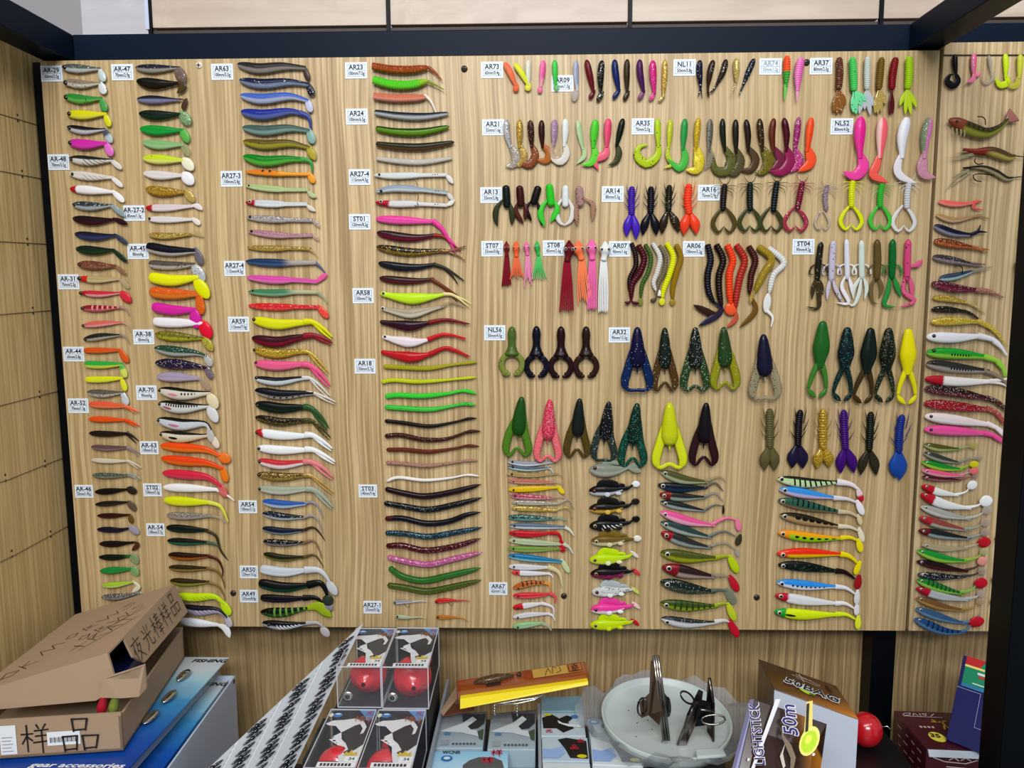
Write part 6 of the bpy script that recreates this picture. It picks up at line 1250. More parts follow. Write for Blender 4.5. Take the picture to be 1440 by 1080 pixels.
# ---- clear boxes with red floats
M_RED = plain('c41a2c', .25, 0, 1, .5); M_FG = plain('8a8c90', .25, .8)
def float_box(lab, x0, x1, y0, y1, z0, z1, tip, dense=True):
    r = root('float_box', ((x0+x1)/2, (y0+y1)/2, z0)); tag(r, lab, 'float box', 'clear boxes of red fishing floats')
    t = .0006; q = [(x0, y0), (x1, y0), (x1, y1), (x0, y1)]
    box('clear_shell', (x0, y0, z0), (x1, y1, z1), CLEAR, r)
    ed = clear('edge', 'd0d4dc', .75); e = .0006
    for x in (x0, x1):
        for z in (z0, z1): box('shell_edge', (x-e, y0, z-e), (x+e, y1, z+e), ed, r)
        for y in (y0, y1): box('shell_edge', (x-e, y-e, z0), (x+e, y+e, z1), ed, r)
    for y in (y0, y1):
        for z in (z0, z1): box('shell_edge', (x0, y-e, z-e), (x1, y+e, z+e), ed, r)
    box('inner_tray', (x0+.001, y0+.001, z0+.001), (x1-.001, y1-.001, z0+.002), plain('2c2c34', .4), r)
    box('inner_back', (x0+.001, y1-.002, z0+.002), (x1-.001, y1-.001, z1-.002), plain('1c1c24', .5), r)
    cx, cz = (x0+x1)/2+tip[0], (z0+z1)/2+tip[1]; R = (x1-x0)*.43
    lathe('float_body', (cx, y0+.006, cz), (tip[2], 1, tip[3]), [(0, .003), (.002, .007), (.010, R*.55), (.018, R*.8), (.0185, R*.86), (.020, R*.86), (.0205, R*.95), (.034, R), (.046, R*.85), (.056, R*.45), (.06, .005)], M_RED, r)
    lathe('float_collar', (cx, y0+.066, cz), (tip[2], 1, tip[3]), [(0, .007), (.004, .009), (.008, .008), (.012, .006)], plain('8c8458', .3, .6), r, 12)
    lathe('float_top', (cx, y0+.078, cz), (tip[2], 1, tip[3]), [(0, .006), (.006, R*.6), (.016, R*.6), (.024, .004)], M_RED, r)
    lathe('swivel_ring', (x0+.012, y0+.004, z0+.012), (0, 1, 0), [(0, .0035), (0, .0075), (.004, .0075), (.004, .0035), (0, .0035)], M_CHR, r, 14)
    f = Frame((x0, y0, z1), (x1, y0, z1), (x0, y1, z1), -.0008)
    if f.n.z < 0: f.lift = .0008
    R0_ = r; r = f.poly('print_card', [(.40, 1), (.08, .88), (.45, .72), (.36, .52), (.52, .3), (.62, .12), (.22, .12), (.22, .01), (.99, .01), (.99, 1)], plain('101116', .35), R0_, 1.15)
    f.poly('print_blue', [(.62, 1), (.8, .88), (.86, .8), (1, .84), (1, 1)], plain('4c8cc4', .35), r, .8)
    f.poly('print_fish', [(.02, .74), (.16, .80), (.38, .81), (.6, .84), (.82, .79), (.92, .69), (.9, .58), (.84, .56), (.85, .66), (.76, .74), (.66, .71), (.5, .62), (.3, .52), (.42, .42), (.52, .34), (.56, .22), (.72, .3), (.62, .4), (.5, .47), (.44, .58), (.26, .7), (.1, .71)], plain('d8dade', .35), r, .6)
    f.poly('print_splash', [(.5, .34), (.7, .22), (.86, .3), (1, .4), (1, .1), (.62, .1)], plain('d0d4d8', .35), r, .7)
    f.disc('print_badge', .2, .9, .0062, plain('2c6cb4', .3), r, .5, 18, .9); f.disc('print_badge', .2, .92, .0038, plain('c4dcec', .3), r, .4, 14, .5)
    f.disc('print_bulb', .06, .9, .003, plain('d8dcc0', .3), r, .5, 12, 1.5)
    f.poly('print_yellow', [(.66, .2), (.7, .27), (.76, .24), (.8, .3), (.85, .24), (.92, .27), (.94, .2)], plain('c8ac28', .35), r, .4)
    f.rect('print_strip', .22, .02, .98, .1, plain('e4e6ea', .35), r, .5)
    f.rect('print_bubble', .72, .11, .97, .19, plain('e4e8ea', .35), r, .45)
    f.text('size_lettering', '34', plain('2c4c50', .5), r, .86, .15, .0075, None, .2, 0, .0002)
    for i in range(9): f.rect('strip_glyph', .28+i*.07, .038, .33+i*.07, .08, INK, r, .3)
    f.stroke('red_lettering', HZ['guang'], plain('b8242c', .4), r, .8, .9, .010, .010, .0012, .3); f.stroke('title_lettering', HZ['bang'], plain('a86444', .4), r, .6, .78, .013, .013, .0011, .3); f.stroke('title_lettering', HZ['yang'], plain('a86444', .4), r, .78, .77, .012, .013, .0011, .3)
    f.text('white_lettering', 'zzz', WHITE, r, .42, .43, .012, .022, .4, -.7, .0003)
    return R0_
zu0, zu1 = -.044, .0125
x1a = onY(473, 932, -.147).x; x2a = onY(537, 937, -.147).x; x3a = onY(602, 941, -.147).x
float_box('upper clear float box beside the swivel card, red float tip facing out', x1a, x2a-.002, -.146, -.03, zu0, zu1, (.004, .0, .05, .02))
float_box('upper clear float box wrapped in film with its red float tipped sideways', x2a, x3a, -.148, -.03, zu0, zu1+.001, (.010, -.004, -.2, .06))
y2a, y2b = -.275, -.1495
xa = onZ(461, 1000, -.0455).x
xb0, xb1, xb2 = onZ(468, 1000, -.0455).x, onZ(532, 1000, -.0455).x, onZ(601, 1003, -.0455).x
float_box('lower clear float box touching the swivel card, red float bulging under its print', xb0-.003, xb1-.003, y2a, y2b, -.102, -.0455, (.0, .004, 0, 0))
float_box('lower clear float box beside the grey pack tray with two-part red float', xb1, xb2-.003, y2a, y2b, -.102, -.0455, (-.004, .0, .0, 0))
ct = box('dark_carton', (x1a-.004, -.1485, ZF), (x3a, -.03, zu0-.0006), plain('14161a', .6)); tag(ct, 'dark carton under the two upper clear float boxes', 'carton')
ct = box('dark_carton', (xb0-.003, y2a, ZF), (x3a-.006, -.1492, -.1026), plain('14161a', .6)); tag(ct, 'dark carton under the two lower clear float boxes', 'carton')
dk = box('printed_carton', (xb0-.014, y2a+.03, ZF), (xb0-.0045, -.152, -.056), plain('18201c', .3), None, .001); tag(dk, 'dark printed carton squeezed between swivel card and float boxes', 'carton')
# ---- grey tray of card packs
zT = -.10
gt = root('tackle_tray', (.0, -.12, ZF), 'grey plastic tray holding pale blue tackle card packs', 'tray')
g0, g1 = onZ(628, 955, -.085), onZ(599, 1080, -.085); g1 = g0+(g1-g0)*1.25
MG = plain('8c949c', .35)
hexa('tray_wall', [g1, g0, g0+V((0, 0, ZF+.085)), g1+V((0, 0, ZF+.085))], (.004, 0, 0), MG, gt)
xr = onZ(758, 1000, zT).x
box('tray_wall', (xr-.002, g1.y, ZF), (xr+.002, -.03, -.102), MG, gt)
box('tray_floor', (g1.x+.006, g1.y, ZF), (xr-.002, -.03, -.128), plain('2c3038', .5), gt)
PALE = grad('shaded_pale_print', [(-.22, '90b0c0'), (-.15, '9cb0bc'), (-.10, '8c949c'), (-.05, '3c4048')], 1, .3, .04)  # pale print, its stops greyed and darkened to carry the packs' shade
def card_pack(lab, quad, z, h, mat, deco=0):
    q = [onZ(x, y, z) for x, y in quad]; r = root('tackle_pack', (q[0].x, q[0].y, z-h)); tag(r, lab, 'tackle pack', 'pale tackle card packs')
    R0_ = r; r = hexa('pack_body', q, (0, 0, -h), mat, R0_, .0012)
    f = Frame(q[0], q[1], q[3], .0007)
    if f.n.z < 0: f.lift = -.0007
    if deco == 1:
        f.poly('print_black', [(.45, .98), (.5, .75), (.62, .62), (.58, .5), (.85, .55), (.98, .7), (.98, .98)], plain('2c2e36', .35), r); f.poly('print_fish', [(.02, .45), (.3, .6), (.5, .7), (.7, .9), (.8, .8), (.62, .6), (.7, .5), (.95, .45), (.9, .3), (.5, .42)], plain('c4ccd4', .35), r, 1.5)
        f.poly('print_green', [(.84, .45), (.98, .52), (.98, .2), (.9, .24)], plain('3c4c3c', .4), r, 2); f.disc('print_badge', .2, .38, .005, plain('4c78a0', .3), r, 2, 14, .7)
        for i in range(7): f.rect('strip_glyph', .34+i*.075, .07, .39+i*.075, .12, plain('4c545c', .6), r, 2)
        f.rect('strip_patch', .1, .06, .27, .2, plain('8c949c', .6), r, 2)
    elif deco == 2:
        f.text('brand_lettering', 'WCNR', plain('34383c', .5), r, .25, .92, .009, .024, 2, 0, .0003); f.disc('print_badge', .2, .72, .0075, plain('2468ac', .3), r, 2, 18, .85); f.disc('print_badge', .2, .72, .0045, plain('c8dce8', .3), r, 2.5, 14, .7)
        f.poly('print_fish', [(.42, .5), (.5, .66), (.62, .76), (.8, .76), (.92, .64), (.95, .4), (.42, .4)], plain('4c5054', .4), r, 2)
        f.stroke('red_lettering', HZ['yang'], plain('b4203c', .4), r, .78, .8, .014, .013, .0018, 2.6); f.stroke('red_lettering', HZ['bang'], plain('b4203c', .4), r, .66, .55, .014, .013, .0018, 2.6)
    elif deco == 3:
        f.poly('print_black', [(.02, .75), (.25, .9), (.42, .72), (.6, .86), (.75, .75), (.62, .55), (.75, .3), (.5, .12), (.35, .3), (.05, .3)], plain('16161a', .35), r); f.poly('print_fish', [(.38, .62), (.5, .5), (.7, .45), (.96, .4), (.9, .32), (.62, .36), (.4, .5)], plain('d0d8dc', .35), r, 2)
        f.disc('print_badge', .78, .78, .006, plain('3c70b0', .3), r, 2, 16, .7); f.disc('print_yellow', .15, .87, .006, plain('c0b828', .3), r, 2, 14, .55); f.stroke('red_lettering', HZ['guang'], plain('c4243c', .4), r, .1, .1, .009, .008, .0014, 2.5)
    elif deco == 4:
        f.poly('print_black', [(.35, .9), (.55, .98), (.98, .85), (.98, .1), (.6, .12), (.5, .5)], plain('16161a', .35), r); f.poly('print_splash', [(.02, .5), (.2, .45), (.45, .6), (.5, .3), (.35, .1), (.02, .1)], plain('8ca8d8', .35), r, 1.5)
        f.disc('print_yellow', .85, .18, .0065, plain('d0c018', .3), r, 2, 14, .6); f.stroke('red_lettering', HZ['pin'], plain('c4243c', .4), r, .62, .45, .010, .010, .0015, 2.5); f.stroke('red_lettering', HZ['ye'], plain('c4243c', .4), r, .78, .75, .009, .008, .0013, 2.5)
    elif deco == 5:
        for i in range(8): f.rect('strip_glyph', .12+i*.09, .55, .18+i*.09, .75, plain('3c4450', .6), r, 2)
    return R0_
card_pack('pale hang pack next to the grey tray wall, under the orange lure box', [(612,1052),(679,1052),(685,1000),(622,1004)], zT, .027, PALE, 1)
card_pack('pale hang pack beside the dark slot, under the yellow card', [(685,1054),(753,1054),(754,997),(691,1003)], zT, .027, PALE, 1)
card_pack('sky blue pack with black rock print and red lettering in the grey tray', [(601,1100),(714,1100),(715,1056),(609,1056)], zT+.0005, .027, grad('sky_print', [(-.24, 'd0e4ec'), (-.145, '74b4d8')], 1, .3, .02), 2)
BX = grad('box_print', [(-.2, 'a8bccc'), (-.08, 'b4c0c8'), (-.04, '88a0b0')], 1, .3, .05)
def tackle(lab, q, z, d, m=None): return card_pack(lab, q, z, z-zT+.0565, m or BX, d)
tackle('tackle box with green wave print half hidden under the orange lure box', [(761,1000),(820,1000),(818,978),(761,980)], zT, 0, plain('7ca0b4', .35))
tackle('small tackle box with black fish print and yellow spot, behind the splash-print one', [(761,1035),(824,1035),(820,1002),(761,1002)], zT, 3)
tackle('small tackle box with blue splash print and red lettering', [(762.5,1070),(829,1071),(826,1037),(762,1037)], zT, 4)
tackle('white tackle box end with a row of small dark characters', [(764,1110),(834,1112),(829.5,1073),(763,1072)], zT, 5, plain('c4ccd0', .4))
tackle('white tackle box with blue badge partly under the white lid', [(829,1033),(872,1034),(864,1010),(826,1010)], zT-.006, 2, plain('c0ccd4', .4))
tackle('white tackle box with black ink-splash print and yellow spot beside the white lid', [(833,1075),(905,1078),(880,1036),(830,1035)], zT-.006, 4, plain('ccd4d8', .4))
cb = box('dark_carton', (xr+.004, -.25, ZF), (.335, -.03, zT-.057), plain('2c3034', .6)); tag(cb, 'dark grey carton under the tackle boxes and white lid', 'carton')
# ---- orange lure box, yellow card, wire rig
ob = root('lure_box', (0, -.09, -.09), 'long clear orange box with a brown lure lying on the yellow card', 'lure box')
p0, p1 = onY(643, 985, -.104), onY(828, 957, -.084); bk = V((-.003, .024, .004))
MO = clear('o', '8c3e18', .8)
obd = hexa('box_body', [p0, p1, p1+bk, p0+bk], (0, 0, .0125), MO, ob, .001)
fo = Frame(p0+V((0, 0, .0125)), p1+V((0, 0, .0125)), p0+bk+V((0, 0, .0125)), .0008)
fo.lift = .0009 if fo.n.z > 0 else -.0009
fo.rect('paper_insert', .58, .15, .97, .9, plain('b08a3c', .5), obd, .8); fo.rect('stamp_border', .85, .18, .965, .86, plain('6c2c14', .5), obd, 1.5); fo.rect('stamp_field', .86, .24, .955, .8, plain('9c5c28', .5), obd, 2)
fo.text('stamp_lettering', 'FISH', plain('4c1c10', .5), obd, .907, .52, .012, .016, 2.6, 1.57, .0004); fo.stroke('scribble', [[(0,0),(.3,.8),(.5,.2)],[(.6,.1),(.7,.9),(1,.7)],[(.9,.1),(1.3,.3),(1.2,.9)]], plain('4c4420', .5), obd, .67, .2, .018, .018, .001, 2)
fo.rect('dark_label', .22, -.02, .33, .3, plain('2c1410', .4), obd, 1.5)
lr = root('packed_lure', (0, -.08, -.07), 'brown mottled hard lure inside the long orange box', 'fishing lure')
a0, a1 = fo.p(.12, .45, 1)+V((0, 0, .001)), fo.p(.46, .6, 1)+V((0, 0, .001)); ax = (a1-a0)
lathe('body', a0, ax, [(0, 0), (.004, .003), (.016, .006), (.035, .0065), (.05, .004), (.058, .0015), (.06, 0)], lure_mat('4c3824', gl=.15, glc='a88858'), lr, 12)
lathe('tail_fin', a1-ax*.02, ax, [(0, .001), (.006, .004), (.008, 0)], lure_mat('3c2c1c'), lr, 8)
y0q, y1q = onY(647, 997, -.116), onY(827, 963, -.095); yh0, yh1, yb_ = V((0, .004, .0125)), V((0, .002, .004)), V((-.002, .03, 0))
yc = mesh_obj('yellow_card', [y0q, y1q, y1q+yb_, y0q+yb_, y0q+yh0, y1q+yh1, y1q+yh1+yb_, y0q+yh0+yb_], BF, plain('ecd408', .4)); fix(yc); tag(yc, 'bright yellow folded card under the orange lure box', 'card')
ut = root('kraft_sleeve', (-.07, -.08, -.1), 'brown kraft sleeve flap sticking up beside the yellow card', 'sleeve')
kq = [onY(619, 1000, -.1), onY(623, 1007, -.105), onY(642, 983, -.098), onY(645, 960, -.075)]
mesh_obj('sleeve_flap', kq+[p+V((.001, .002, 0)) for p in kq], [(0, 1, 2, 3), (7, 6, 5, 4)]+[(i, 4+i, 4+(i+1) % 4, (i+1) % 4) for i in range(4)], KRAFT2, ut)
sq = [onZ(623, 1008, -.0985), onZ(668, 1000, -.0985), onZ(664, 988, -.0985), onZ(626, 994, -.0985)]
hexa('sleeve_base', sq, (0, 0, .002), plain('7c4830', .6), ut)
wr = root('wire_rig', (0, -.12, -.09), 'bent steel wire rig with two hanging swivels across the yellow card', 'wire rig')
tube('wire_arm', [onY(695, 991, -.124), onY(705, 989, -.124), onY(727, 985, -.124), onY(750, 982, -.123), onY(767, 976, -.118)], .0009, M_CHR, wr)
tube('wire_arm', [onY(697, 991, -.1245), onY(727, 989.5, -.1245), onY(751, 984, -.1235), onY(767, 976, -.1185)], .0008, M_CHR, wr)
for x, yb in ((695.5, 1007), (727, 1008)):
    for i in range(4):
        c = onY(x+.3*(i % 2), 991+i*(yb-991)/4, -.125); lathe('chain_link', c, (0, 0, -1), [(0, .0004), (.001, .0012), (.0025, .0012), (.0035, .0004)], M_CHR, wr, 8)
# ---- white lid in film with clips
zc = -.088
pc = onZ(936.5, 1006, zc); RX = .0905
pl = root('round_lid', (pc.x, pc.y, zc-.02), 'round white plastic lid lying rim up in crinkled film', 'lid')
MP = plain('b6c0be', .4)
tl_ = V((.02, -.10, 1)).normalized()
prof = [(-.021, 0), (-.021, RX*.93), (-.012, RX*.97), (0, RX), (.0012, RX*.985), (.0008, RX*.965), (-.006, RX*.95), (-.0085, RX*.9), (-.0085, 0)]
lathe('lid_pan', pc, tl_, prof, MP, pl, 48)
tb_ = onZ(1000, 1066, zc-.01); hexa('pull_tab', [tb_+V((-.02, -.006, 0)), tb_+V((.02, .0, 0)), tb_+V((.019, .016, 0)), tb_+V((-.018, .012, 0))], (0, 0, .005), MP, pl, .002)
for i in range(8):
    a = 2.2+.5*math.sin(i*3.1); rr = .02+.045*((i*.37) % 1); c = pc+V((rr*math.cos(a+i*.3), rr*math.sin(a+i*.3), 0)); c = c-tl_*((c-pc).dot(tl_))+tl_*-.0082
    lathe('speck', c, tl_, [(0, .0011), (.0005, .0008), (.0007, 0)], plain('3c4444', .8), pl, 6)
vs = []; fs = []; NR, NA = 7, 48; rnd = random.Random(3)
for i in range(NR):
    for j in range(NA):
        a = 2*math.pi*j/NA; rr = RX*(.55+.13*i)+(.006*math.sin(a*5+i)+.004*rnd.random())*(i > 2)
        z = -.0235-.002*max(0, i-3)+(.006*math.sin(a*7+i*1.3)+.005*math.sin(a*13+i*2.1))*(i > 2)*.35*(i-2)
        if i > 2: z += .0075*(i-2)
        vs.append(pc+V((rr*math.cos(a), rr*math.sin(a)*.92, z)))
for i in range(NR-1):
    for j in range(NA): fs.append((i*NA+j, i*NA+(j+1) % NA, (i+1)*NA+(j+1) % NA, (i+1)*NA+j))
mesh_obj('film_wrap', vs, fs, clear('film', 'a0a8b0', .45, .15), pl, True)
STL = plain('8c8680', .18, 1.); STD = plain('5c5854', .16, 1.)
def lidpt(x, y, h=0): # point on the lid floor seen at photo position
    q = onZ(x, y, zc-.008); return q+V((0, 0, h))
# clip standing upright, jaws along a tall edge
b0 = lidpt(937, 1043); top = onY(922, 922, b0.y+.012)
c1 = root('bulldog_clip', b0, 'steel bulldog clip standing upright on the white lid with jaws closed', 'bulldog clip', 'bulldog clips on the white lid')
for s in (-1, 0, 1): tube('jaw', [b0+V((s*.0034, 0, .002)), b0.lerp(top, .5)+V((s*.0034, -.001*abs(s), 0)), top+V((s*.0028, 0, 0))], .0021, STL, c1, 8)
def plate(name, pts, t, mat, r): n = len(pts); mesh_obj(name, pts+[p+t for p in pts], [tuple(range(n)), tuple(range(2*n-1, n-1, -1))]+[(i, n+i, n+(i+1) % n, (i+1) % n) for i in range(n)], mat, r)
yy = b0.y
plate('clip_plate', [onY(915, 930, yy+.012), onY(922, 922, yy+.012), onY(931, 1000, yy), onY(927, 1020, yy), onY(912, 1006, yy-.004), onY(902, 1010, yy-.006), onY(899, 988, yy-.004), onY(913, 975, yy+.002)], V((.0006, .0012, 0)), plain('7c6450', .2, .95), c1)
plate('clip_plate', [onY(926, 925, yy+.014), onY(934, 975, yy+.014), onY(941, 985, yy+.014), onY(941, 1005, yy+.013), onY(934, 1010, yy+.012)], V((.0006, .0012, 0)), STD, c1)
def ring(name, c, ex, ey, a, b, r, mat, par): tube(name, [c+ex*(a*math.cos(i*math.pi/8))+ey*(b*math.sin(i*math.pi/8)) for i in range(16)], r, mat, par, 6, True)
ring('clip_handle', onY(903, 994, yy-.005), V((.8, -.5, 0)).normalized(), V((.15, 0, 1)).normalized(), .0062, .0125, .0014, STD, c1)
ring('clip_handle', onY(939, 994, yy+.016), V((.6, .6, 0)).normalized(), V((-.1, 0, 1)).normalized(), .0055, .0135, .0014, STD, c1)
yy2 = lidpt(960, 1046).y+.004
c2 = root('bulldog_clip', lidpt(975, 1046), 'steel bulldog clip lying open on the white lid with both ring handles showing', 'bulldog clip', 'bulldog clips on the white lid')
plate('clip_plate', [onY(953, 1048, yy2), onY(965, 1048, yy2), onY(980, 1015, yy2+.004), onY(986, 990, yy2+.01), onY(988, 973, yy2+.012), onY(982, 970, yy2+.012), onY(966, 1004, yy2+.004)], V((.001, .0012, 0)), STL, c2)
plate('clip_plate', [onY(994, 1028, yy2+.012), onY(1003, 1043, yy2+.010), onY(1004, 985, yy2+.018), onY(999, 953, yy2+.02), onY(995, 958, yy2+.02), onY(993, 990, yy2+.016)], V((.001, .0012, 0)), STD, c2)
plate('clip_bridge', [onY(978, 1022, yy2+.001), onY(992, 1020, yy2+.004), onY(1003, 1018, yy2+.012), onY(1000, 988, yy2+.016), onY(985, 985, yy2+.01), onY(980, 1002, yy2+.004)], V((0, .0015, .0005)), plain('2c2c2c', .2, .9), c2)
tube('jaw', [onY(953, 1047, yy2-.001), onY(968, 1008, yy2+.002), onY(984, 971, yy2+.011)], .0018, STL, c2, 8); tube('jaw', [onY(1003, 1042, yy2+.009), onY(1003.5, 990, yy2+.016), onY(997, 954, yy2+.019)], .0018, STD, c2, 8)
ring('clip_handle', onY(966.5, 981, yy2+.012), V((.75, .2, -.6)).normalized(), V((.3, .5, .6)).normalized(), .0125, .0062, .0014, STD, c2)
ring('clip_handle', onY(1003, 1012, yy2-.002), V((1, -.1, .12)).normalized(), V((.1, .7, .5)).normalized(), .0155, .0065, .0014, STL, c2)
tube('spring_bar', [onY(985, 998, yy2-.003), onY(1005, 1000, yy2+.004)], .0012, STL, c2, 6)
# ---- light stick boxes
T1, T2, T3, T4 = onY(1067, 927, -.05), None, onY(1207, 1011, -.165), onY(1089, 969, -.125)
T2 = T1+T3-T4
BRN = grad('brown_print', [(-.165, 'd08428'), (-.15, 'a0621c'), (-.125, '5a3416'), (-.05, '2e1a12')], 1, .25)
DBR = plain('2e1a14', .25, 0, 1, .3)
b1 = root('lightstick_box', (T4.x, T4.y, ZF), 'brown and orange carton with open white flap, bag lettering on top', 'carton')
Z0 = lambda p: V((p.x, p.y, ZF))
ctp = hexa('carton_top', [T4, T3, T2, T1], (0, 0, -.0015), BRN, b1)
mesh_obj('carton_side', [T1, T4, Z0(T4), Z0(T1)], [(0, 1, 2, 3)], DBR, b1); mesh_obj('carton_side', [T3, T2, Z0(T2), Z0(T3)], [(0, 1, 2, 3)], DBR, b1); mesh_obj('carton_back', [T2, T1, Z0(T1), Z0(T2)], [(0, 1, 2, 3)], DBR, b1)
mesh_obj('carton_flap', [T4, T3, Z0(T3), Z0(T4)], [(3, 2, 1, 0)], plain('c8d0e0', .4), b1)
fx = Frame(T4, T3, T1); fx.lift = .0009 if fx.n.z > 0 else -.0009
g_ = plain('b4dc10', .3)
fx.disc('stick_print', .48, .35, .010, g_, ctp, 1, 18, .8); fx.disc('stick_print', .52, .27, .004, plain('3c6c10', .3), ctp, 1.6, 12, .7)
fx.text('halo_lettering', '50BAG', plain('e8e8f0', .3), ctp, .55, .42, .022, .072, 2, -.1, .0013); fx.text('title_lettering', '50BAG', plain('1c1c24', .3), ctp, .55, .42, .022, .070, 2.8, -.1, .0004)
fx.stroke('star_print', [[(0,.5),(1,.55)],[(.5,0),(.5,1)],[(.2,.3),(1.3,.1)],[(.3,.8),(1.4,.3)]], plain('c8c0bc', .4), ctp, .38, .64, .026, .02, .0008, 2)
fx.poly('tuck_slit', [(.80, .80), (.83, .62), (.86, .60), (.83, .83)], plain('120a08', .5), ctp, 2)
P1, P2, P4, P3 = onY(1061, 983, -.185), onY(1163, 1018, -.205), onY(1036, 1092, -.235), onY(1152, 1100, -.262)
b2 = root('lightstick_box', (P4.x, P4.y, P4.z), 'brown carton with vertical light stick lettering and glowing green stick print', 'carton')
nb = (P2-P1).cross(P4-P1).normalized(); nb = nb if nb.y > 0 else -nb
P5, P6 = P1+(P4-P1)*1.6, P2+(P3-P2)*1.6
BR2 = NT('brown_front'); sep = BR2.n('ShaderNodeSeparateXYZ'); BR2.l(BR2.obj(), sep.inputs[0])
mr = BR2.step(sep.outputs[0], (P1.x+P2.x)/2-.004, (P1.x+P2.x)/2+.03); m2 = BR2.step(sep.outputs[0], P2.x-.020, P2.x-.017)
c_ = BR2.mix(mr, lin('34201a'), lin('c07c24')); c_ = BR2.mix(m2, c_, lin('2c1a14')); BR2.l(c_, BR2.b.inputs['Base Color']); BR2.b.inputs['Roughness'].default_value = .2
kz = (ZF+.012-P1.z)/(P4.z-P1.z); cbd = hexa('carton_body', [P1+(P4-P1)*kz, P2+(P3-P2)*kz, P2, P1], nb*.012, BR2.m, b2, .0008)
mesh_obj('carton_edge', [P1+V((-.0004, -.0004, 0)), P1+(P4-P1)*kz+V((-.0004, -.0004, 0)), P1+(P4-P1)*kz+V((-.012, .006, 0)), P1+V((-.004, .006, -.004))], [(0, 1, 2, 3)], plain('8c8cb8', .4), b2)
fz = Frame(P5, P6, P1); fz.lift = .0008 if fz.n.y < 0 else -.0008
wl = plain('ecebf4', .3); bl = plain('2c2464', .3)
fz.poly('white_streak', [(.15, .40), (.19, .40), (.33, .97), (.27, .975)], plain('e8e8ec', .25), cbd, .6)  # flat white streak across the carton front
fz.text('halo_lettering', 'LIGHTSTICK', wl, cbd, .14, .70, .0165, .072, 1.2, 1.50, .0009); fz.text('title_lettering', 'LIGHTSTICK', bl, cbd, .14, .70, .0165, .071, 1.9, 1.50, .0002)
fz.text('halo_lettering', '50m', wl, cbd, .50, .79, .0235, .036, 1.2, 1.50, .0012, .2); fz.text('title_lettering', '50m', plain('241c6c', .3), cbd, .50, .79, .0235, .035, 1.9, 1.50, .0003, .2)
fz.disc('glow_print', .78, .60, .0115, plain('f0e878', .3), cbd, .6, 20, 1.5); fz.poly('glow_print', [(.655, .92), (.725, .925), (.80, .64), (.70, .64)], plain('f0d870', .3), cbd, .5)
fz.disc('stick_print', .78, .595, .0088, plain('b8e00c', .3), cbd, 1.2, 20, 1.45); fz.disc('stick_print', .765, .61, .004, plain('e4f450', .3), cbd, 1.8, 16, 1.4); fz.poly('stick_shaft', [(.665, .90), (.695, .905), (.745, .68), (.715, .67)], plain('10100c', .3), cbd, 2.2)
fz.poly('ribbon_print', [(.42, .74), (.47, .66), (.58, .58), (.66, .48), (.66, .40), (.62, .40), (.6, .48), (.52, .57), (.44, .66)], plain('7c6a54', .3), cbd, .8); fz.poly('ribbon_print', [(.50, .6), (.5, .52), (.56, .42), (.54, .40), (.47, .5)], plain('c8c0b4', .3), cbd, 1.2)
for u, v in ((.235, .575), (.10, .50), (.86, .49)): fz.disc('glint_print', u, v, .0017, WHITE, cbd, 1.5, 10)
# ---- red ball, black carton, maroon box, blue pack
kc = box('black_carton', (.478, -.17, ZF), (.578, -.03, -.135), plain('0a0a0e', .4)); tag(kc, 'black carton carrying the red ball beside the steel post', 'carton')
bc = onY(1218, 1012, -.075); rb_ = .0225
ball = root('float_ball', (bc.x, bc.y, -.135), 'glossy red ball float wedged behind the brown carton', 'ball')
lathe('ball_body', (bc.x, bc.y, -.135+rb_*1.05), (.15, 0, 1), [(-rb_*math.cos(i*math.pi/14)*1.05, rb_*math.sin(i*math.pi/14)) for i in range(15)], plain('c01420', .22, 0, 1, .5), ball, 24)
tube('ball_wire', [V((bc.x+.021, bc.y, -.108)), V((bc.x+.03, bc.y, -.106)), V((bc.x+.034, bc.y-.004, -.110))], .0007, M_CHR, ball)
zm = -.108
ma, mb = onZ(1257, 999, zm), onZ(1303, 1053, zm); mx = .775
mr_ = root('maroon_box', (ma.x, ma.y, ZF), 'glossy maroon carton with a yellow 35 spot and white lid edge', 'carton')
MM = plain('481822', .25, 0, 1, .3)
ed = (V((mx, ma.y-.01, zm))-ma)
mbd = hexa('carton_body', [mb, mb+ed, ma+ed, ma], (0, 0, ZF-zm), MM, mr_, .0008)
hexa('lid_edge', [mb+V((.001, -.0005, -.0005)), mb+ed+V((0, -.0005, -.0005)), mb+ed+V((0, -.0005, -.010)), mb+V((.003, -.0005, -.010))], (0, -.002, 0), plain('d8e4f0', .4), mr_)
fm = Frame(mb, mb+ed, ma); fm.lift = .0007 if fm.n.z > 0 else -.0007
fm.disc('spot_print', .155, .30, .0105, plain('e8dc4c', .3), mbd, 1, 20, 1.15); fm.text('spot_lettering', '35', INK, mbd, .145, .32, .0125, .013, 2, -.15, .0004)
for i in range(4): fm.rect('small_glyph', .09+i*.03, .53, .108+i*.03, .58, plain('c8b0a8', .4), mbd, 1)
fm.stroke('title_lettering', [[(0,.2),(.1,.6),(.35,.7),(.3,.3),(.05,.1)],[(.4,.2),(.5,.7),(.6,.2)],[(.7,.2),(.72,.7)],[(.8,.6),(1,.7),(.9,.2),(.82,.4)],[(1.1,.2),(1.3,.7)],[(0,0),(1.5,-.05)]], plain('d0c0c0', .4), mbd, .04, .84, .035, .012, .0012, 1)
fm.stroke('figure_print', [[(0,.75),(.3,.7),(.8,.85)],[(.55,.8),(.6,.3),(.8,0)],[(.5,.4),(.35,.05)],[(.3,.7),(.12,.95)]], plain('b8942c', .35), mbd, .22, .5, .024, .026, .0028, 1)
fmL = Frame(V((mb.x, mb.y, zm)), V((ma.x, ma.y, zm)), V((mb.x, mb.y, zm-.1))); fmL.lift = -.0006 if fmL.n.x > 0 else .0006
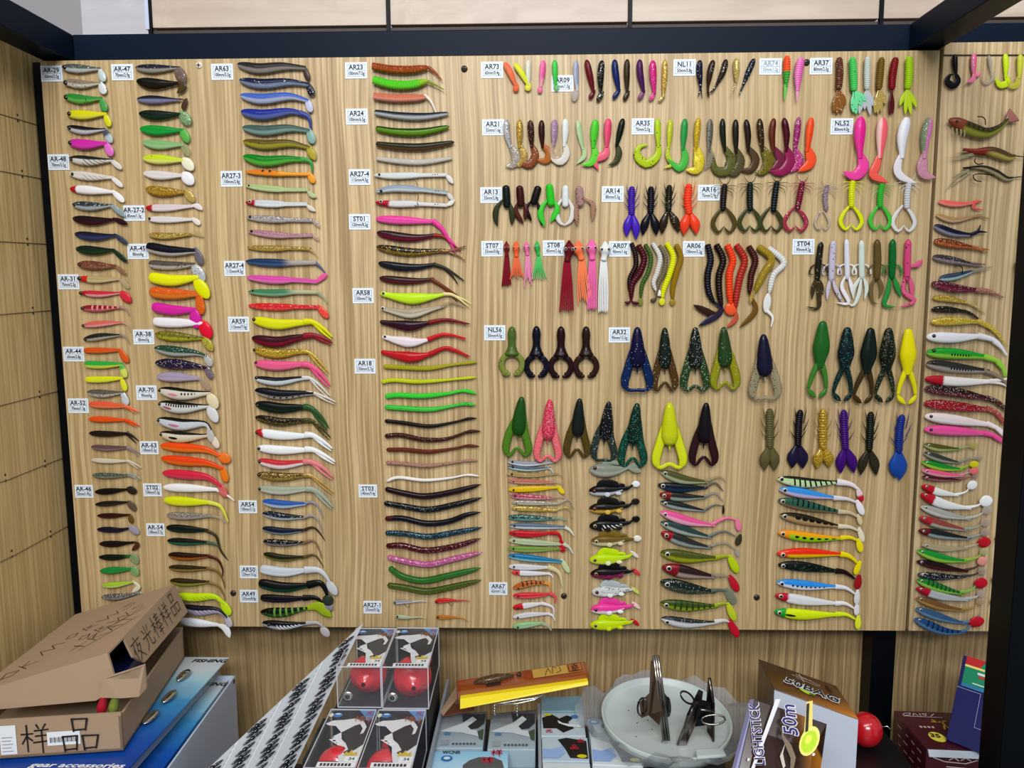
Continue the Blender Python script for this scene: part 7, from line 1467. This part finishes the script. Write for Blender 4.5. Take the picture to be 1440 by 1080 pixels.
for i in range(6):
    for j in range(4): fmL.rect('small_glyph', .12+j*.2, .12+i*.13, .25+j*.2-.03*((i+j) % 3), .145+i*.13, plain('a88c8c', .5), mbd, 1)
fmF = Frame(mb+V((0, 0, -.03)), mb+ed+V((0, 0, -.03)), mb+V((0, 0, 0))); fmF.lift = .0008 if fmF.n.y < 0 else -.0008
fmF.stroke('front_lettering', [[(0,.9),(.5,.6),(1.4,.5),(1.9,.8)],[(.7,.75),(.9,.95),(1.1,.7)],[(1.2,.75),(1.4,.95),(1.6,.75)],[(.6,.2),(1.8,.1)]], plain('d0c0c0', .4), mbd, .05, .08, .03, .018, .0014, 1)
q0 = onZ(1330, 1040, zm+.003); q1 = onZ(1396, 1066, zm+.003); q1 = q0+(q1-q0)*1.75
qt = onY(1355, 921, -.04); qv = qt-q0
bp_ = root('blue_pack', q0, 'dark blue pack with a green and red label leaning behind the black post', 'pack')
nb2 = (q1-q0).cross(qv).normalized(); nb2 = nb2 if nb2.y > 0 else -nb2
pbd = hexa('pack_body', [q0, q1, q1+qv, q0+qv], nb2*.012, plain('08085c', .25, 0, 1, .3), bp_, .0008)
fq = Frame(q0, q1, q0+qv); fq.lift = .0008 if fq.n.y < 0 else -.0008
fq.rect('label_green', .05, .66, 1, .97, plain('0c8c60', .3), pbd, 1); fq.poly('label_red', [(.05, .9), (.05, 1), (.3, 1), (.24, .9)], plain('c02420', .3), pbd, 1.6); fq.rect('label_yellow', .05, .875, .3, .9, plain('f0e080', .3), pbd, 1.8)
fq.rect('label_white', .22, .82, .8, .845, WHITE, pbd, 1.8); fq.rect('label_red', .24, .78, .8, .81, plain('b83c30', .3), pbd, 1.8); fq.rect('label_white', .18, .70, .6, .712, WHITE, pbd, 1.8); fq.rect('label_blue', .05, .64, 1, .68, plain('2c7cac', .3), pbd, 1.5)
MLn = plain('a8b0d0', .4)
for u0, v0, u1, v1 in ((.0, .615, .30, .62), (.30, .24, .305, .62), (.30, .235, .8, .24)): fq.rect('outline', u0, v0, u1, v1, MLn, pbd, 1)
fq.text('logo_lettering', 'C', WHITE, pbd, .50, .46, .018, None, 1.5, 0, .0008)
